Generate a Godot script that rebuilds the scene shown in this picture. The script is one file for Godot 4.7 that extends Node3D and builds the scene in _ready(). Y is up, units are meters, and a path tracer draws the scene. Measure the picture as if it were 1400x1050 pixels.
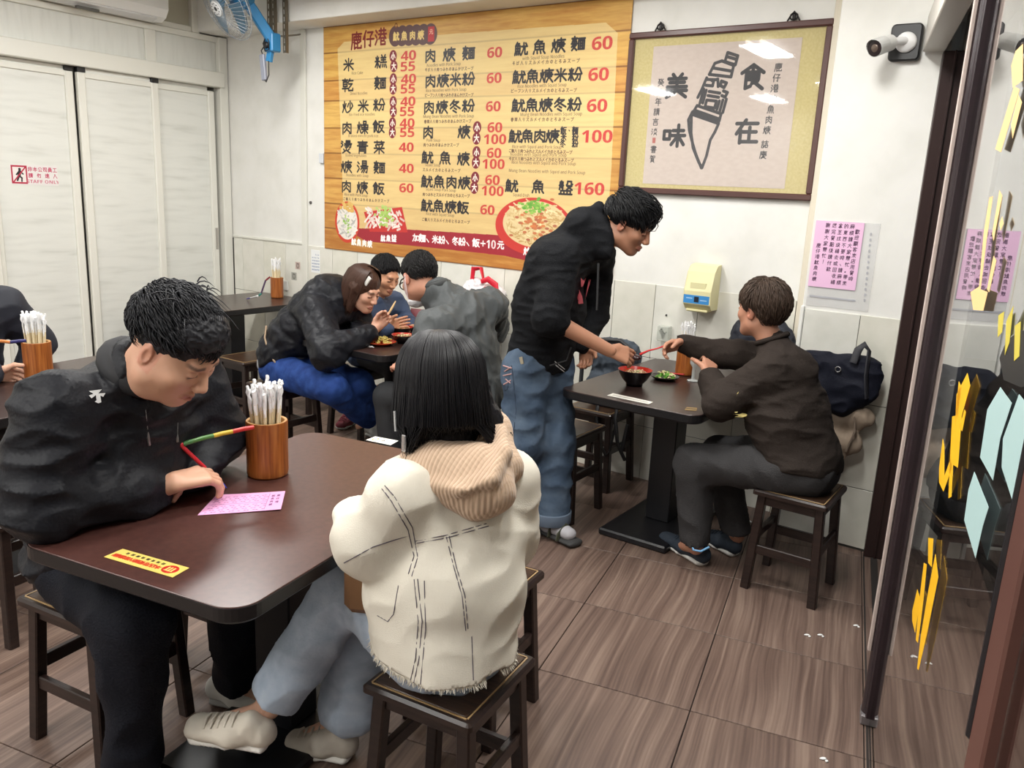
extends Node3D
# ---------------------------------------------------------------- mesh builder
class MB:
	var v := PackedVector3Array()
	var n := PackedVector3Array()
	var u := PackedVector2Array()
	var c := PackedColorArray()
	var ix := PackedInt32Array()
	var tint := Color.WHITE
	func vert(p: Vector3, nn: Vector3, uv := Vector2.ZERO) -> int:
		v.append(p); n.append(nn); u.append(uv); c.append(tint)
		return v.size() - 1
	func tri(a: int, b: int, d: int):
		# winding follows the normals (front faces run clockwise)
		var g := (v[b] - v[a]).cross(v[d] - v[a])
		if g.dot(n[a] + n[b] + n[d]) > 0.0: ix.append_array([a, d, b])
		else: ix.append_array([a, b, d])
	func quad(a: Vector3, b: Vector3, d: Vector3, e: Vector3, nn := Vector3.ZERO, ua := Vector2.ZERO, ub := Vector2.ZERO, ud := Vector2.ZERO, ue := Vector2.ZERO):
		if nn == Vector3.ZERO: nn = (b - a).cross(e - a).normalized()
		var i := vert(a, nn, ua); vert(b, nn, ub); vert(d, nn, ud); vert(e, nn, ue)
		tri(i, i + 1, i + 2); tri(i, i + 2, i + 3)
	func box(lo: Vector3, hi: Vector3, bev := 0.0, t := Transform3D()):
		# box with chamfered edges
		var b := minf(bev, 0.49 * minf(hi.x - lo.x, minf(hi.y - lo.y, hi.z - lo.z)))
		var ctr := (lo + hi) * 0.5
		var hs := (hi - lo) * 0.5
		for ax in 3:
			for s in [-1.0, 1.0]:
				var w := Vector3.ZERO; w[ax] = s
				var p := Vector3.ZERO; p[(ax + 1) % 3] = 1.0
				var q := Vector3.ZERO; q[(ax + 2) % 3] = 1.0
				var P := p * (hs[(ax + 1) % 3] - b); var Q := q * (hs[(ax + 2) % 3] - b); var W := w * hs[ax]
				var e := Vector2(hs[(ax + 1) % 3], hs[(ax + 2) % 3])
				quad(t * (ctr + W - P - Q), t * (ctr + W + P - Q), t * (ctr + W + P + Q), t * (ctr + W - P + Q), (t.basis * w).normalized(), Vector2(0, 0), Vector2(e.x * 2, 0), e * 2, Vector2(0, e.y * 2))
				if b > 0.0:
					var ax2 := (ax + 1) % 3
					for s2 in [-1.0, 1.0]:
						var w2 := Vector3.ZERO; w2[ax2] = s2
						var ax3 := (ax + 2) % 3
						var L := Vector3.ZERO; L[ax3] = hs[ax3] - b
						var A := w * hs[ax] + w2 * (hs[ax2] - b); var B := w * (hs[ax] - b) + w2 * hs[ax2]
						quad(t * (ctr + A - L), t * (ctr + B - L), t * (ctr + B + L), t * (ctr + A + L), (t.basis * (w + w2)).normalized())
		if b > 0.0:
			for sx in [-1.0, 1.0]:
				for sy in [-1.0, 1.0]:
					for sz in [-1.0, 1.0]:
						var o := Vector3(sx * hs.x, sy * hs.y, sz * hs.z)
						var nn := (t.basis * Vector3(sx, sy, sz)).normalized()
						var i := vert(t * (ctr + o - Vector3(0, sy, sz) * b), nn); vert(t * (ctr + o - Vector3(sx, 0, sz) * b), nn); vert(t * (ctr + o - Vector3(sx, sy, 0) * b), nn)
						tri(i, i + 1, i + 2)
	func bar(a: Vector3, b: Vector3, w: float, d: float, up := Vector3.UP, bev := 0.0, w2 := -1.0, d2 := -1.0):
		# square bar between two points, may taper
		var f := (b - a).normalized()
		var r := f.cross(up).normalized()
		if r.length() < 0.5: r = f.cross(Vector3.RIGHT).normalized()
		var uu := r.cross(f).normalized()
		if w2 < 0.0: w2 = w
		if d2 < 0.0: d2 = d
		var pa := PackedVector3Array(); var pb := PackedVector3Array()
		var e := bev
		for k in [[-1, -1, 1, 0], [-1, -1, 0, 1]]: pass
		var ring := [Vector2(-1, -1), Vector2(1, -1), Vector2(1, 1), Vector2(-1, 1)]
		for k in 4:
			var q: Vector2 = ring[k]
			var nx: Vector2 = ring[(k + 1) % 4]
			var pv: Vector2 = ring[(k + 3) % 4]
			for side in 2:
				var dir: Vector2 = (pv - q) if side == 0 else (nx - q)
				dir = dir * 0.5
				pa.append(a + r * (q.x * w * 0.5 + dir.x * e) + uu * (q.y * d * 0.5 + dir.y * e))
				pb.append(b + r * (q.x * w2 * 0.5 + dir.x * e) + uu * (q.y * d2 * 0.5 + dir.y * e))
		var m := pa.size()
		var ca := Vector3.ZERO
		for k in m: ca += pa[k]
		ca /= m
		for k in m:
			var k2 := (k + 1) % m
			if pa[k].distance_to(pa[k2]) < 1e-5: continue
			var nn := ((pa[k] + pa[k2]) * 0.5 - ca)
			nn = (nn - f * nn.dot(f)).normalized()
			var ed := pa[k2] - pa[k]
			var fl := ed.cross(pb[k] - pa[k]).normalized()
			if fl.dot(nn) < 0: fl = -fl
			quad(pa[k], pa[k2], pb[k2], pb[k], fl, Vector2(0, 0), Vector2(ed.length(), 0), Vector2(ed.length(), a.distance_to(b)), Vector2(0, a.distance_to(b)))
		for s in 2:
			var ps := pa if s == 0 else pb
			var i := v.size()
			for k in m: vert(ps[k], -f if s == 0 else f)
			for k in range(1, m - 1): tri(i, i + k, i + k + 1)
	func tube(pts: Array, rad, sides := 8, cap := true, flat := 1.0, flatdir := Vector3.UP):
		# swept round tube, rad a number or an array
		var m := pts.size()
		var start := v.size()
		var r0 := Vector3.ZERO
		var len_at := 0.0
		for k in m:
			var p: Vector3 = pts[k]
			var f: Vector3 = ((pts[mini(k + 1, m - 1)] as Vector3) - (pts[maxi(k - 1, 0)] as Vector3)).normalized()
			if k == 0:
				r0 = f.cross(flatdir).normalized()
				if r0.length() < 0.5: r0 = f.cross(Vector3.RIGHT).normalized()
			else:
				r0 = (r0 - f * r0.dot(f)).normalized()
				len_at += p.distance_to(pts[k - 1])
			var u0 := r0.cross(f).normalized()
			var rr: float = rad[k] if rad is Array else rad
			for j in sides + 1:
				var an := TAU * j / sides
				var d := r0 * cos(an) + u0 * sin(an) * flat
				vert(p + d * rr, (r0 * cos(an) + u0 * sin(an) / flat).normalized(), Vector2(float(j) / sides, len_at))
		for k in m - 1:
			for j in sides:
				var a := start + k * (sides + 1) + j
				tri(a, a + 1, a + sides + 2); tri(a, a + sides + 2, a + sides + 1)
		if cap:
			for s in 2:
				var k := 0 if s == 0 else m - 1
				var f: Vector3 = ((pts[0] as Vector3) - (pts[1] as Vector3)).normalized() if s == 0 else ((pts[m - 1] as Vector3) - (pts[m - 2] as Vector3)).normalized()
				var i := v.size()
				for j in sides: vert(v[start + k * (sides + 1) + j], f)
				for j in range(1, sides - 1): tri(i, i + j, i + j + 1)
	func lathe(prof: Array, at: Vector3, sides := 24, axis := Basis()):
		# profile of Vector2(radius, height)
		var start := v.size()
		var m := prof.size()
		for k in m:
			var p: Vector2 = prof[k]
			var t: Vector2 = ((prof[mini(k + 1, m - 1)] as Vector2) - (prof[maxi(k - 1, 0)] as Vector2))
			var nn := Vector2(t.y, -t.x).normalized()
			for j in sides + 1:
				var an := TAU * j / sides
				vert(at + axis * Vector3(cos(an) * p.x, p.y, sin(an) * p.x), axis * Vector3(cos(an) * nn.x, nn.y, sin(an) * nn.x), Vector2(float(j) / sides, p.y))
		for k in m - 1:
			for j in sides:
				var a := start + k * (sides + 1) + j
				tri(a, a + 1, a + sides + 2); tri(a, a + sides + 2, a + sides + 1)
	func prism(poly: PackedVector2Array, z0: float, z1: float, t := Transform3D(), bev := 0.0, uvs := Vector2(1, 1)):
		# polygon in local xy extruded along local z, edge chamfered at z1
		var pts := poly
		if Geometry2D.is_polygon_clockwise(pts) == true:
			pts = poly.duplicate(); pts.reverse()
		var inn := pts
		if bev > 0.0:
			var off := Geometry2D.offset_polygon(pts, -bev, Geometry2D.JOIN_MITER)
			if off.size() and off[0].size() == pts.size():
				# align the start
				inn = off[0]
				if Geometry2D.is_polygon_clockwise(inn): inn.reverse()
				var best := 0
				for k in inn.size():
					if inn[k].distance_to(pts[0]) < inn[best].distance_to(pts[0]): best = k
				var al := PackedVector2Array()
				for k in inn.size(): al.append(inn[(best + k) % inn.size()])
				inn = al
			else: bev = 0.0
		var tr := Geometry2D.triangulate_polygon(inn)
		var i := v.size()
		var nf := (t.basis * Vector3(0, 0, signf(z1 - z0))).normalized()
		for p in inn: vert(t * Vector3(p.x, p.y, z1), nf, p * uvs)
		for k in range(0, tr.size(), 3): tri(i + tr[k], i + tr[k + 1], i + tr[k + 2])
		i = v.size()
		var tr2 := Geometry2D.triangulate_polygon(pts)
		for p in pts: vert(t * Vector3(p.x, p.y, z0), -nf, p * uvs)
		for k in range(0, tr2.size(), 3): tri(i + tr2[k], i + tr2[k + 1], i + tr2[k + 2])
		var zb := z1 - signf(z1 - z0) * bev
		for k in pts.size():
			var a := pts[k]; var b := pts[(k + 1) % pts.size()]
			var sd := b - a
			var nn := (t.basis * Vector3(sd.y, -sd.x, 0)).normalized()
			quad(t * Vector3(a.x, a.y, z0), t * Vector3(b.x, b.y, z0), t * Vector3(b.x, b.y, zb), t * Vector3(a.x, a.y, zb), nn)
			if bev > 0.0:
				var c1 := inn[k]; var c2 := inn[(k + 1) % pts.size()]
				quad(t * Vector3(a.x, a.y, zb), t * Vector3(b.x, b.y, zb), t * Vector3(c2.x, c2.y, z1), t * Vector3(c1.x, c1.y, z1), (nn + nf).normalized())
	func ball(ctr: Vector3, r: Vector3, rings := 8, sides := 12, t := Basis()):
		var start := v.size()
		for k in rings + 1:
			var ph := PI * k / rings
			for j in sides + 1:
				var an := TAU * j / sides
				var d := Vector3(sin(ph) * cos(an), cos(ph), sin(ph) * sin(an))
				vert(ctr + t * (d * r), (t * (d / r)).normalized(), Vector2(float(j) / sides, float(k) / rings))
		for k in rings:
			for j in sides:
				var a := start + k * (sides + 1) + j
				tri(a, a + 1, a + sides + 2); tri(a, a + sides + 2, a + sides + 1)
	func mesh() -> ArrayMesh:
		var a := []; a.resize(Mesh.ARRAY_MAX)
		a[Mesh.ARRAY_VERTEX] = v; a[Mesh.ARRAY_NORMAL] = n; a[Mesh.ARRAY_TEX_UV] = u; a[Mesh.ARRAY_COLOR] = c; a[Mesh.ARRAY_INDEX] = ix
		var m := ArrayMesh.new()
		m.add_surface_from_arrays(Mesh.PRIMITIVE_TRIANGLES, a)
		return m
# ---------------------------------------------------------------- scene helpers
var used := {}
func numbered(called: String) -> String:
	var k: int = used.get(called, 0)
	used[called] = k + 1
	return called if k == 0 else "%s_%03d" % [called, k]
func tag(o: Node, label := "", category := "", group := "", kind := ""):
	if label: o.set_meta("label", label)
	if category: o.set_meta("category", category)
	if group: o.set_meta("group", group)
	if kind: o.set_meta("kind", kind)
	return o
func thing(called: String, label: String, category: String, at := Vector3.ZERO, turn := 0.0, group := "") -> Node3D:
	var o := Node3D.new()
	o.name = numbered(called)
	add_child(o)
	o.position = at; o.rotation.y = turn
	tag(o, label, category, group)
	return o
func struct(called: String, at := Vector3.ZERO) -> Node3D:
	var o := Node3D.new()
	o.name = numbered(called)
	add_child(o); o.position = at
	tag(o, "", "", "", "structure")
	return o
func put(called: String, m, material: Material, parent: Node3D = null, label := "") -> MeshInstance3D:
	var o := MeshInstance3D.new()
	o.mesh = m.mesh() if m is MB else m
	o.material_override = material
	if parent == null:
		o.name = numbered(called)
		add_child(o)
	else:
		o.name = called
		parent.add_child(o, true)
	if label: o.set_meta("label", label)
	return o
func copy_of(o: Node3D, label := "") -> Node3D:
	var base: String = o.name
	var rx := RegEx.create_from_string("_\\d{3}$")
	base = rx.sub(base, "")
	var d: Node3D = o.duplicate()
	d.name = numbered(base)
	add_child(d)
	if label: d.set_meta("label", label)
	return d
func srgb(r: float, g: float, b: float) -> Color:
	return Color(r / 255.0, g / 255.0, b / 255.0)
func mat(col: Color, rough := 0.6, metal := 0.0) -> StandardMaterial3D:
	var m := StandardMaterial3D.new()
	m.albedo_color = col; m.roughness = rough; m.metallic = metal
	return m
func noise_tex(freq: float, ramp: Array, size := 256, seed_ := 1, stretch := Vector2(1, 1), octaves := 4, normal := false, bump := 4.0) -> Texture2D:
	# tiling value-noise picture through a colour ramp
	var n := FastNoiseLite.new()
	n.seed = seed_; n.frequency = freq; n.fractal_octaves = octaves; n.noise_type = FastNoiseLite.TYPE_SIMPLEX_SMOOTH
	if stretch == Vector2(1, 1):
		var t := NoiseTexture2D.new()
		t.width = size; t.height = size; t.seamless = true; t.noise = n
		t.as_normal_map = normal; t.bump_strength = bump
		if not normal:
			var g := Gradient.new()
			g.offsets = PackedFloat32Array(); g.colors = PackedColorArray()
			for k in ramp.size(): g.add_point(float(k) / maxf(1, ramp.size() - 1), ramp[k])
			t.color_ramp = g
		return t
	var im := Image.create(size, size, false, Image.FORMAT_RGB8)
	for y in size:
		for x in size:
			var a := TAU * x / size
			var q := n.get_noise_3d(cos(a) * size * stretch.x / TAU, sin(a) * size * stretch.x / TAU, y * stretch.y)
			var q2 := n.get_noise_3d(cos(a) * size * stretch.x / TAU, sin(a) * size * stretch.x / TAU, (y - size) * stretch.y)
			var w := float(y) / size
			q = clampf(lerpf(q, q2, w) * 0.9 + 0.5, 0.0, 0.999) * (ramp.size() - 1)
			var i := int(q)
			im.set_pixel(x, y, (ramp[i] as Color).lerp(ramp[mini(i + 1, ramp.size() - 1)], q - i))
	return ImageTexture.create_from_image(im)
func tri_mat(m: StandardMaterial3D, scale: float, world := false):
	m.uv1_triplanar = true; m.uv1_world_triplanar = world
	m.uv1_scale = Vector3(scale, scale, scale)
	return m
func rrect(w: float, h: float, r: float, seg := 5, ctr := Vector2.ZERO) -> PackedVector2Array:
	var p := PackedVector2Array()
	for q in [[1, 1, 0.0], [-1, 1, 0.5], [-1, -1, 1.0], [1, -1, 1.5]]:
		for k in seg + 1:
			var a: float = PI * (q[2] + 0.5 * k / seg)
			p.append(ctr + Vector2(q[0] * (w * 0.5 - r) + cos(a) * r, q[1] * (h * 0.5 - r) + sin(a) * r))
	return p
func flat_xz() -> Transform3D:
	# local xy polygon laid on the ground, local z up
	return Transform3D(Basis(Vector3(1, 0, 0), Vector3(0, 0, -1), Vector3(0, 1, 0)), Vector3.ZERO)
# ---------------------------------------------------------------- places
const WZ := -4.224      # back wall
const LX := -5.78       # left wall
const CZ := -4.02       # face of the pillar on the right
const GP := Vector3(-0.333, 0, -2.616)   # foot of the door pole, on the glass line
var GT := Vector3(0.2192, 0, 0.9757)     # along the glass
var GN := Vector3(0.9757, 0, -0.2192)    # out through the glass
var M := {}
func on_glass(s: float, y: float, off := 0.0) -> Vector3:
	return GP + GT * s + GN * off + Vector3(0, y, 0)
func glass_frame(off := 0.0) -> Transform3D:
	return Transform3D(Basis(GT, Vector3.UP, -GN), GP + GN * off)
func _ready():
	# camera
	var cam := Camera3D.new()
	cam.name = "camera"
	cam.transform = Transform3D(Basis(Vector3(0.817042, 0.047445, -0.574623), Vector3(-0.170255, 0.972039, -0.161823), Vector3(0.550883, 0.230049, 0.802245)).orthonormalized(), Vector3(0, 1.62, 0))
	cam.fov = 50.42; cam.near = 0.03; cam.far = 60.0
	add_child(cam); cam.current = true
	# air
	var we := WorldEnvironment.new()
	we.name = "environment"
	var env := Environment.new()
	env.background_mode = Environment.BG_COLOR
	env.background_color = srgb(66, 70, 74)
	env.tonemap_mode = Environment.TONE_MAPPER_LINEAR
	env.tonemap_exposure = 0.99
	env.sdfgi_enabled = true; env.ssao_enabled = true; env.ssil_enabled = true
	we.environment = env
	add_child(we)
	# ceiling lamps: pairs of short fluorescent tubes
	for spot in [Vector3(-2.33, 2.8, -1.72), Vector3(-2.33, 2.8, -3.05), Vector3(-4.3, 2.8, -1.72), Vector3(-4.3, 2.8, -3.05), Vector3(-2.33, 2.8, 0.4), Vector3(-4.3, 2.8, 0.4), Vector3(-1.4, 2.8, 1.3), Vector3(-3.3, 2.8, 1.3), Vector3(-0.75, 2.8, -1.3), Vector3(-0.95, 2.8, -2.75)]:
		ceiling_lamp(spot)
	materials()
	walls()
	poster()
	wall_things()
	glass_front()
	furniture()
	people()
	table_things()
func ceiling_lamp(at: Vector3):
	var over := "beside the glass door" if at.z < 0 else "by the front wall near the door"
	if at.x < -4: over = "above the corner table" if at.z < -2 else ("above the left table" if at.z < 0 else "by the front wall on the left")
	elif at.x < -2: over = "above the family table" if at.z < -2 else ("above the front table" if at.z < 0 else ("by the front wall" if at.z < 1 else "nearest the front wall"))
	elif at.z < -2: over = "above the seated woman"
	var t := thing("ceiling_lamp", "white twin tube fluorescent ceiling lamp " + over, "lamp", at, 0.0, "fluorescent ceiling lamps")
	var b := MB.new(); b.box(Vector3(-0.16, 0.03, -0.36), Vector3(0.16, 0.12, 0.36), 0.01)
	put("housing", b, mat(Color(0.9, 0.9, 0.9), 0.4), t)
	var g := mat(Color(1, 1, 1), 0.3)
	g.emission_enabled = true; g.emission = Color(1.0, 0.995, 0.98); g.emission_energy_multiplier = 9.0
	for s in [-1, 1]:
		var c := MB.new(); c.tube([Vector3(s * 0.055, 0, -0.32), Vector3(s * 0.055, 0, 0.32)], 0.014, 12)
		put("tube_lamp", c, g, t)
	var l := AreaLight3D.new()
	l.name = "lamp_light"
	l.area_size = Vector2(0.24, 0.64)
	l.light_color = Color(1.0, 0.995, 0.98); l.light_energy = 2.6; l.shadow_enabled = true
	l.area_range = 12.0; l.area_attenuation = 2.0
	t.add_child(l)
	l.position = Vector3(0, -0.02, 0); l.rotation.x = -PI / 2
func materials():
	var plaster := mat(Color(1, 1, 1), 0.75)
	plaster.albedo_texture = noise_tex(0.012, [srgb(222, 221, 215), srgb(230, 229, 224), srgb(234, 233, 229)], 512, 3)
	tri_mat(plaster, 0.5, true)
	M.plaster = plaster
	M.white_paint = mat(srgb(222, 221, 212), 0.5)
	M.ceiling = mat(srgb(226, 225, 220), 0.8)
	for k in 3:
		var wt := mat([Color(1, 1, 1), Color(0.985, 0.98, 0.965), Color(1, 0.995, 0.99)][k], 0.28)
		wt.albedo_texture = noise_tex(0.02, [srgb(216, 216, 206), srgb(224, 223, 214), srgb(229, 228, 220)], 256, 20 + k)
		tri_mat(wt, 1.3, true)
		M["wall_tile%d" % k] = wt
	M.grout = mat(srgb(62, 60, 55), 0.9)
	M.dark_grout = mat(srgb(44, 38, 35), 0.9)
	# printed wood grain of the floor tiles: streaks run along v
	for k in 4:
		var ft := mat(Color(1, 1, 1), 0.42)
		ft.albedo_texture = wood_tile_tex(31 + k * 7)
		M["floor_tile%d" % k] = ft
	var board := mat(Color(1, 1, 1), 0.45)
	board.albedo_texture = noise_tex(0.02, [srgb(206, 207, 200), srgb(218, 219, 213), srgb(223, 224, 218), srgb(221, 222, 216)], 256, 9, Vector2(0.35, 3.0), 3)
	M.board = board
	M.stile = mat(srgb(224, 223, 214), 0.4)
	M.black_plastic = mat(srgb(26, 26, 28), 0.45)
	var dw := mat(Color(1, 1, 1), 0.32)
	dw.albedo_texture = noise_tex(0.03, [srgb(30, 22, 20), srgb(42, 30, 27), srgb(52, 38, 33)], 256, 11, Vector2(0.5, 4.0))
	dw.uv1_triplanar = true; dw.uv1_scale = Vector3(2, 2, 2)
	M.dark_wood = dw
	var sw := mat(Color(1, 1, 1), 0.3)
	sw.albedo_texture = noise_tex(0.03, [srgb(46, 33, 26), srgb(64, 46, 34), srgb(82, 60, 42)], 256, 12, Vector2(0.5, 4.0))
	sw.uv1_triplanar = true; sw.uv1_scale = Vector3(2.5, 2.5, 2.5)
	M.seat_wood = sw
	M.worn_edge = mat(srgb(168, 138, 96), 0.5)
	var lam := mat(Color(1, 1, 1), 0.34)
	lam.albedo_texture = noise_tex(0.05, [srgb(66, 40, 36), srgb(76, 47, 42), srgb(84, 53, 47)], 256, 13)
	lam.clearcoat_enabled = true; lam.clearcoat = 0.25; lam.clearcoat_roughness = 0.2
	tri_mat(lam, 3.0)
	M.laminate = lam
	var lam2: StandardMaterial3D = lam.duplicate()
	lam2.albedo_texture = noise_tex(0.05, [srgb(44, 30, 27), srgb(54, 37, 33), srgb(62, 43, 38)], 256, 14)
	M.laminate_dark = lam2
	M.black_edge = mat(srgb(24, 23, 25), 0.35)
	M.black_metal = mat(srgb(20, 20, 24), 0.38)
	M.door_brown = mat(srgb(52, 36, 34), 0.35)
	M.pole = mat(srgb(46, 36, 40), 0.22)
	M.alu = mat(srgb(176, 172, 166), 0.38, 0.5)
	M.paper = mat(srgb(240, 240, 238), 0.7)
func wood_tile_tex(sd: int) -> Texture2D:
	var n := FastNoiseLite.new(); n.seed = sd; n.frequency = 0.02; n.fractal_octaves = 4
	var n2 := FastNoiseLite.new(); n2.seed = sd + 1; n2.frequency = 0.012; n2.fractal_octaves = 2
	var w := 256; var hh := 256
	var im := Image.create(w, hh, false, Image.FORMAT_RGB8)
	var dark := srgb(86, 68, 60); var mid := srgb(111, 91, 81); var light := srgb(136, 116, 103)
	for y in hh:
		for x in w:
			var warp := n2.get_noise_2d(x * 0.5, y * 0.16) * 12.0
			var q := n.get_noise_2d((x + warp) * 2.6, y * 0.05) * 0.6
			q += n.get_noise_2d((x + warp) * 9.0 + 300, y * 0.12) * 0.45
			q += n2.get_noise_2d(x * 0.6 + 90, y * 0.15) * 0.3
			var t := clampf(q * 0.95 + 0.5, 0, 1)
			im.set_pixel(x, y, dark.lerp(mid, t * 2.0) if t < 0.5 else mid.lerp(light, t * 2.0 - 1.0))
	return ImageTexture.create_from_image(im)
func walls():
	# ------------------------------------------------ floor of half-metre tiles laid square to the shop front
	var fl := struct("floor")
	var s := MB.new(); s.box(Vector3(-6.2, -0.2, -4.6), Vector3(1.2, -0.007, 2.2))
	put("screed", s, M.dark_grout, fl)
	var step := 0.5265
	var variants := []
	for k in 4:
		var t := MB.new()
		t.box(Vector3(-step * 0.5 + 0.0018, -0.007, -step * 0.5 + 0.0018), Vector3(step * 0.5 - 0.0018, 0, step * 0.5 - 0.0018), 0.0012)
		for i in t.u.size(): t.u[i] = Vector2(t.v[i].x / step + 0.5, t.v[i].z / step + 0.5)
		variants.append(t.mesh())
	var rng := RandomNumberGenerator.new(); rng.seed = 5
	for i in range(-13, 4):
		for j in range(-6, 12):
			var c := Vector3(-0.925, 0, -2.809) + GN * (i + 0.5) * step + GT * (j + 0.5) * step
			if c.x < LX - 0.2 or c.z < WZ - 0.24 or c.z > 2.0 or (c - GP).dot(GN) > 0.3: continue
			var k := rng.randi() % 4
			var o := put("floor_tile", variants[k], M["floor_tile%d" % k], fl)
			o.transform = Transform3D(Basis(GN, Vector3.UP, GT) * Basis(Vector3.UP, PI if rng.randf() < 0.5 else 0.0), c)
	# ------------------------------------------------ ceiling
	var ce := MB.new(); ce.box(Vector3(-6.1, 2.95, -4.5), Vector3(1.2, 3.1, 2.2))
	tag(put("ceiling", ce, M.ceiling), "", "", "", "structure")
	# ------------------------------------------------ back wall: plaster above, cream tiles below
	var wb := struct("wall_back")
	var p := MB.new(); p.box(Vector3(-6.0, 0, WZ - 0.2), Vector3(-0.4, 2.95, WZ - 0.008))
	put("plaster", p, M.plaster, wb)
	var gb := MB.new(); gb.box(Vector3(-5.8, 0, WZ - 0.02), Vector3(-1.09, 1.143, WZ - 0.0045))
	put("grout_bed", gb, M.grout, wb)
	var rows := [[0.0, 0.3165], [0.3195, 0.7275], [0.7305, 1.148]]
	var x := -1.694 + 0.261 * 2
	var xs := []
	while x > -5.9:
		xs.append(x); x -= 0.261
	for r in rows:
		for i in xs.size() - 1:
			var x1: float = minf(xs[i] - 0.0013, -1.17)
			var x0: float = maxf(xs[i + 1] + 0.0013, -5.72)
			if x1 - x0 < 0.02: continue
			tile_piece(wb, Vector3(x0, r[0], WZ - 0.006), Vector3(x1, r[1], WZ), (i * 7 + int(r[0] * 10)) % 3)
	var bm := MB.new(); bm.box(Vector3(-5.78, 2.67, WZ - 0.01), Vector3(-1.1, 2.95, -3.99), 0.004)
	tag(put("trim_8", bm, M.plaster), "", "", "", "structure")
	# conduit strip in the corner of the recess
	var cd := MB.new()
	cd.box(Vector3(-4.885, 0.0, WZ - 0.008), Vector3(-4.83, 2.67, WZ + 0.012), 0.003)
	tag(put("trim_1", cd, M.white_paint), "", "", "", "structure")
	var cl := MB.new()
	cl.box(Vector3(-5.72, 1.148, WZ - 0.008), Vector3(-4.885, 1.166, WZ + 0.008), 0.003)
	tag(put("trim_2", cl, M.white_paint), "", "", "", "structure")
	# ------------------------------------------------ pillar at the right end
	var wr := struct("wall_right")
	var pc := MB.new(); pc.box(Vector3(-1.088, 0, WZ - 0.1), Vector3(-0.62, 2.95, CZ - 0.006), 0.004)
	put("pillar", pc, M.plaster, wr)
	var gc := MB.new(); gc.box(Vector3(-1.086, 0, CZ - 0.03), Vector3(-0.63, 1.132, CZ - 0.003))
	put("grout_bed", gc, M.grout, wr)
	for r in [[0.012, 0.3065], [0.3095, 0.7215], [0.7245, 1.137]]:
		tile_piece(wr, Vector3(-1.072, r[0], CZ - 0.006), Vector3(-0.819, r[1], CZ), 0)
		tile_piece(wr, Vector3(-0.8165, r[0], CZ - 0.006), Vector3(-0.64, r[1], CZ), 1)
	var cb := MB.new()
	cb.box(Vector3(-1.094, 0, CZ - 0.03), Vector3(-1.074, 1.15, CZ + 0.004), 0.004)
	cb.box(Vector3(-0.639, 0, CZ - 0.02), Vector3(-0.627, 1.15, CZ + 0.003), 0.003)
	put("corner_bead", cb, mat(srgb(236, 236, 230), 0.35), wr)
	var cs := MB.new()
	cs.box(Vector3(-1.165, 0, WZ - 0.006), Vector3(-1.09, 2.67, WZ + 0.02), 0.004)
	tag(put("trim_3", cs, mat(srgb(216, 208, 190), 0.5)), "", "", "", "structure")
	# ------------------------------------------------ front wall behind the camera and the wall beyond it
	var wf := MB.new(); wf.box(Vector3(-6.0, 0, 2.0), Vector3(0.72, 2.95, 2.2))
	tag(put("wall_front", wf, M.plaster), "", "", "", "structure")
	# ------------------------------------------------ left wall: row of white sliding doors under a rail
	var wl := struct("wall_left")
	var pl := MB.new(); pl.box(Vector3(-6.0, 0, -4.5), Vector3(LX - 0.15, 2.95, 2.2))
	put("plaster", pl, M.plaster, wl)
	var up := MB.new(); up.box(Vector3(LX - 0.04, 2.62, -4.224), Vector3(LX + 0.03, 2.66, 2.0), 0.004)
	put("ledge", up, M.stile, wl)
	var hd := MB.new(); hd.box(Vector3(LX - 0.04, 2.292, -4.18), Vector3(LX + 0.07, 2.402, 2.0), 0.006)
	put("door_rail", hd, M.stile, wl)
	var fr := MB.new()
	fr.box(Vector3(LX - 0.04, 0, -4.224), Vector3(LX + 0.05, 2.66, -4.15), 0.004)
	put("corner_post", fr, M.stile, wl)
	# boards above the rail
	for seg in [[-4.15, -3.64], [-3.56, -2.3], [-2.22, -0.9], [-0.82, 0.5]]:
		var tb := MB.new(); tb.box(Vector3(LX - 0.03, 2.405, seg[0]), Vector3(LX + 0.008, 2.62, seg[1]), 0.002)
		put("transom_board", tb, M.board, wl)
	for zz in [-3.6, -2.26, -0.86]:
		var tm := MB.new(); tm.box(Vector3(LX - 0.03, 2.402, zz - 0.04), Vector3(LX + 0.025, 2.62, zz + 0.04), 0.003)
		put("transom_post", tm, M.stile, wl)
	# casement above the ledge, beside the air conditioner
	var wn := struct("window_1")
	var wm := MB.new()
	wm.box(Vector3(LX - 0.04, 2.66, -4.0), Vector3(LX + 0.03, 2.95, -3.94), 0.004)
	wm.box(Vector3(LX - 0.04, 2.66, -3.94), Vector3(LX + 0.02, 2.7, -2.4), 0.004)
	put("window_frame", wm, M.stile, wn)
	var wp := MB.new(); wp.box(Vector3(LX - 0.04, 2.7, -3.94), Vector3(LX - 0.01, 2.95, -2.4))
	put("window_panel", wp, mat(srgb(190, 186, 168), 0.5), wn)
	# doors: three leaves in view and more to the left
	var leaves := [[-4.12, -3.575, 0.0, 1], [-3.635, -3.045, 0.025, 2], [-3.03, -2.45, 0.0, 3], [-2.47, -1.88, 0.025, 4], [-1.87, -1.28, 0.0, 5], [-1.29, -0.7, 0.025, 6]]
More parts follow.
